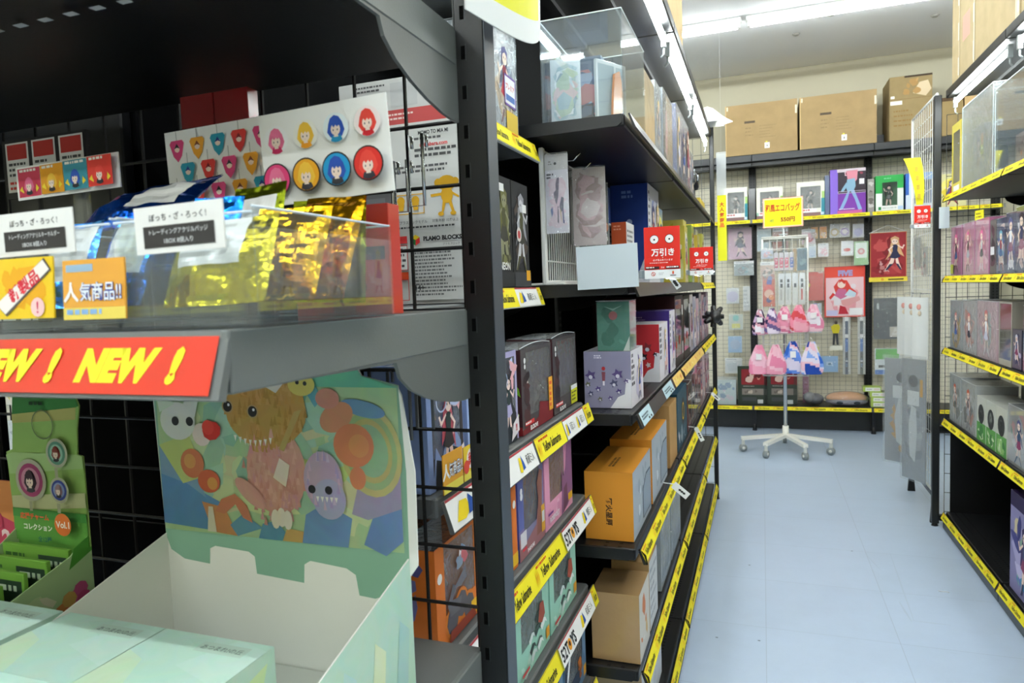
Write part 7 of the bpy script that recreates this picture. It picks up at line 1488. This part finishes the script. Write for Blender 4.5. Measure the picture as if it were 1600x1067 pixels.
for i, (x, z, w, h, cols, l) in enumerate((
    (-.150, 1.10, .092, .19, ('5a4a78', 'c8a8c8', '3a2a48', 'e0a8b8', 'f0e8f0'), 'purple and white striped drawstring pouch at the left of the spinner upper row'),
    (-.052, 1.11, .092, .19, ('3a3458', 'd890a8', '6a5a88', 'e8d8e8'), 'navy and pink striped drawstring pouch second on the spinner upper row'),
    (.052, 1.12, .108, .20, ('e898b0', 'f0b8c8', 'd87a98', 'f4d8e0'), 'big rose pink drawstring pouch in the middle of the spinner upper row'),
    (.165, 1.13, .108, .20, ('f0a8b8', 'e88aa0', 'c84a50', 'f4d0d8'), 'pink pouch with a red patch fourth on the spinner upper row'),
    (.280, 1.13, .108, .20, ('f0b0c4', 'f4c8d4', 'e08aa8', 'e8e0e8'), 'pale pink drawstring pouch at the right of the spinner upper row'))):
    bag(l, SX-.05+x*.86, z, w, h, cols, i+3, rz=0, group='pouches on the spinner upper row', dy=-.045*(i % 2)+.012)
for i, (x, z, w, h, cols, l) in enumerate((
    (-.150, .835, .125, .22, ('f090b0', 'f4a8c0', 'f8c8d8'), 'plain pink bag at the left of the spinner lower row'),
    (-.022, .84, .115, .22, ('f0a0b8', 'f8c0d0', 'e888a8'), 'second plain pink bag behind a small black and white tag'),
    (.108, .86, .125, .24, ('3a6ac8', '6a90e0', 'e0d8ec', 'f0b8c8', '2a4aa0'), 'royal blue patterned bag left of its twin on the spinner lower row'),
    (.242, .86, .125, .24, ('3a6ac8', '88a8e8', 'e8dcec', 'f0c0d0', '2a4aa0'), 'royal blue patterned bag at the right of the spinner lower row'))):
    bag(l, SX-.05+x*.92, z, w, h, cols, i+13, group='bags on the spinner lower row', dy=-.045*(i % 2)+.012)
def sp(label, x, z, w, h, fn, col, cat='hanging pack', film=True, group=None):
    o = hang_pack(label, T(SX+x+w/2, SY-.03, z), w, h, fn, col, film, cat, group); mb = MB(); mb.tube([(0, .004, .0), (0, -.002, .012), (0, .022, .014)], .0018, 'c8cacc', 'chrome', 5); mb.build('hook', o); return o
sp('pale blue and pink ribbon pack at the top left of the spinner', -.165, 1.55, .085, .075, sm(['b8c8e8', 'e8b8c0', 'c8b8a8'], 3), 'c8d0e0')
sp('tan and pink doll pack at the upper left of the spinner', -.170, 1.45, .10, .13, sm(['c8a898', 'e0b8a8', '8a8a80', 'e8d0c8'], 4), 'd8b8a8')
for i, c in enumerate(('d84a70', 'e0607a', 'e05070', '4a6ac0')): sp(names[i]+' of the small bright tube packs at the top of the spinner', -.075+i*.036, 1.515, .030, .13, lambda F, c=c: (F.rect(.1, .15, .9, .7, c), F.blobs([c, 'f0e0e4'], 5, 3, .1, .15, .9, .7, .1), F.rect(.1, .75, .9, .98, 'e8e0e4')), 'e8d8dc', group='tube packs on the spinner')
sp('blue-grey patterned wallet in film at the upper right of the spinner', .085, 1.54, .065, .16, lambda F: (F.rect(0, 0, 1, 1, '5a7a88'), F.blobs(['6a8a98', '4a6a78', '8aa8b0'], 12, 3, size=.2)), '5a7a88', 'wallet')
sp('small brown item pack beside the blue-grey wallet on the spinner', .055, 1.54, .024, .17, lambda F: F.blobs(['b88a50', 'c8a068'], 4, 3), 'b89058')
sp('blue ribbon and red clown-like charm pack at the left of the spinner', -.155, 1.36, .085, .24, lambda F: (F.rect(0, 0, 1, 1, 'c85a3a'), F.poly([(.3, .7), (.5, 1), (.8, .9), (.7, .65)], '4a5ab0'), F.ell(.5, .55, .14, 'd83a30'), F.ell(.5, .4, .13, 'f0c0a8'), F.ell(.5, .2, .08, '3a3a78'), F.ell(.7, .28, .08, 'e88a40')), 'c85a3a')
for i in range(4): sp(names[i]+' of the white-headed key charms in the middle row of the spinner', -.045+i*.047, 1.36, .040, .23, lambda F, i=i: (F.rect(0, .6, 1, 1, 'f2f2f2'), F.rect(.3, .55, .7, .68, '3a3a3c'), F.rect(.3, .72, .7, .82, '4a4a4c') if i != 2 else None, F.rect(.3, .15, .6, .5, ('b8b0a8', 'c8c8c0', 'e0e0d8', 'c84a40')[i])), 'e4e2dc', 'key charm', group='key charms on the spinner')

# other side of the gondola, glimpsed at the left edge: packs hanging on a pale wire wall
t = thing('wire_wall', 'pale wire wall glimpsed at the far left behind the charm display', 'wire wall', T(-1.62, 1.18, 0))
mb = MB(); mb.bar((-.5, .02, 0), (.42, .035, 1.9), .003, 'c8c4b4', 'card'); mb.build('backing', t)
wire_mesh(t, -.5, .42, .05, 1.9, .005, '2a2a2a', .05, .1, .002, 'grid')
for i, (x, z, w, h, pal, l) in enumerate(((-1.70, 1.20, .12, .13, ['e8d030', 'f0a8a0', 'e86a50', 'f4e8d8'], 'yellow and coral snack-like pack at the far left edge, upper one'), (-1.56, 1.20, .12, .13, ['e8b8b0', 'f0e040', 'f4dcd0', 'd87a70'], 'pale pink pack with yellow top beside the upper coral pack at the left edge'),
    (-1.70, 1.03, .13, .15, ['d8dce0', 'a8b0b8', 'e8e8ea'], 'clear silvery pack at the far left edge, second row'), (-1.55, 1.03, .12, .14, ['dcdcd8', 'b8c0c0', 'f0f0f0'], 'clear white pack beside the silvery pack at the left edge'), (-1.68, .85, .14, .16, ['e8d8d4', 'd8b8b0', 'f0ece8'], 'cream pack low at the far left edge behind the crimson display'))):
    hang_pack(l, T(x, 1.165, z), w, h, lambda F, pal=pal, i=i: (F.blobs(pal, 14, i+2), F.rect(0, .84, 1, 1, pal[0])), pal[-1], True)
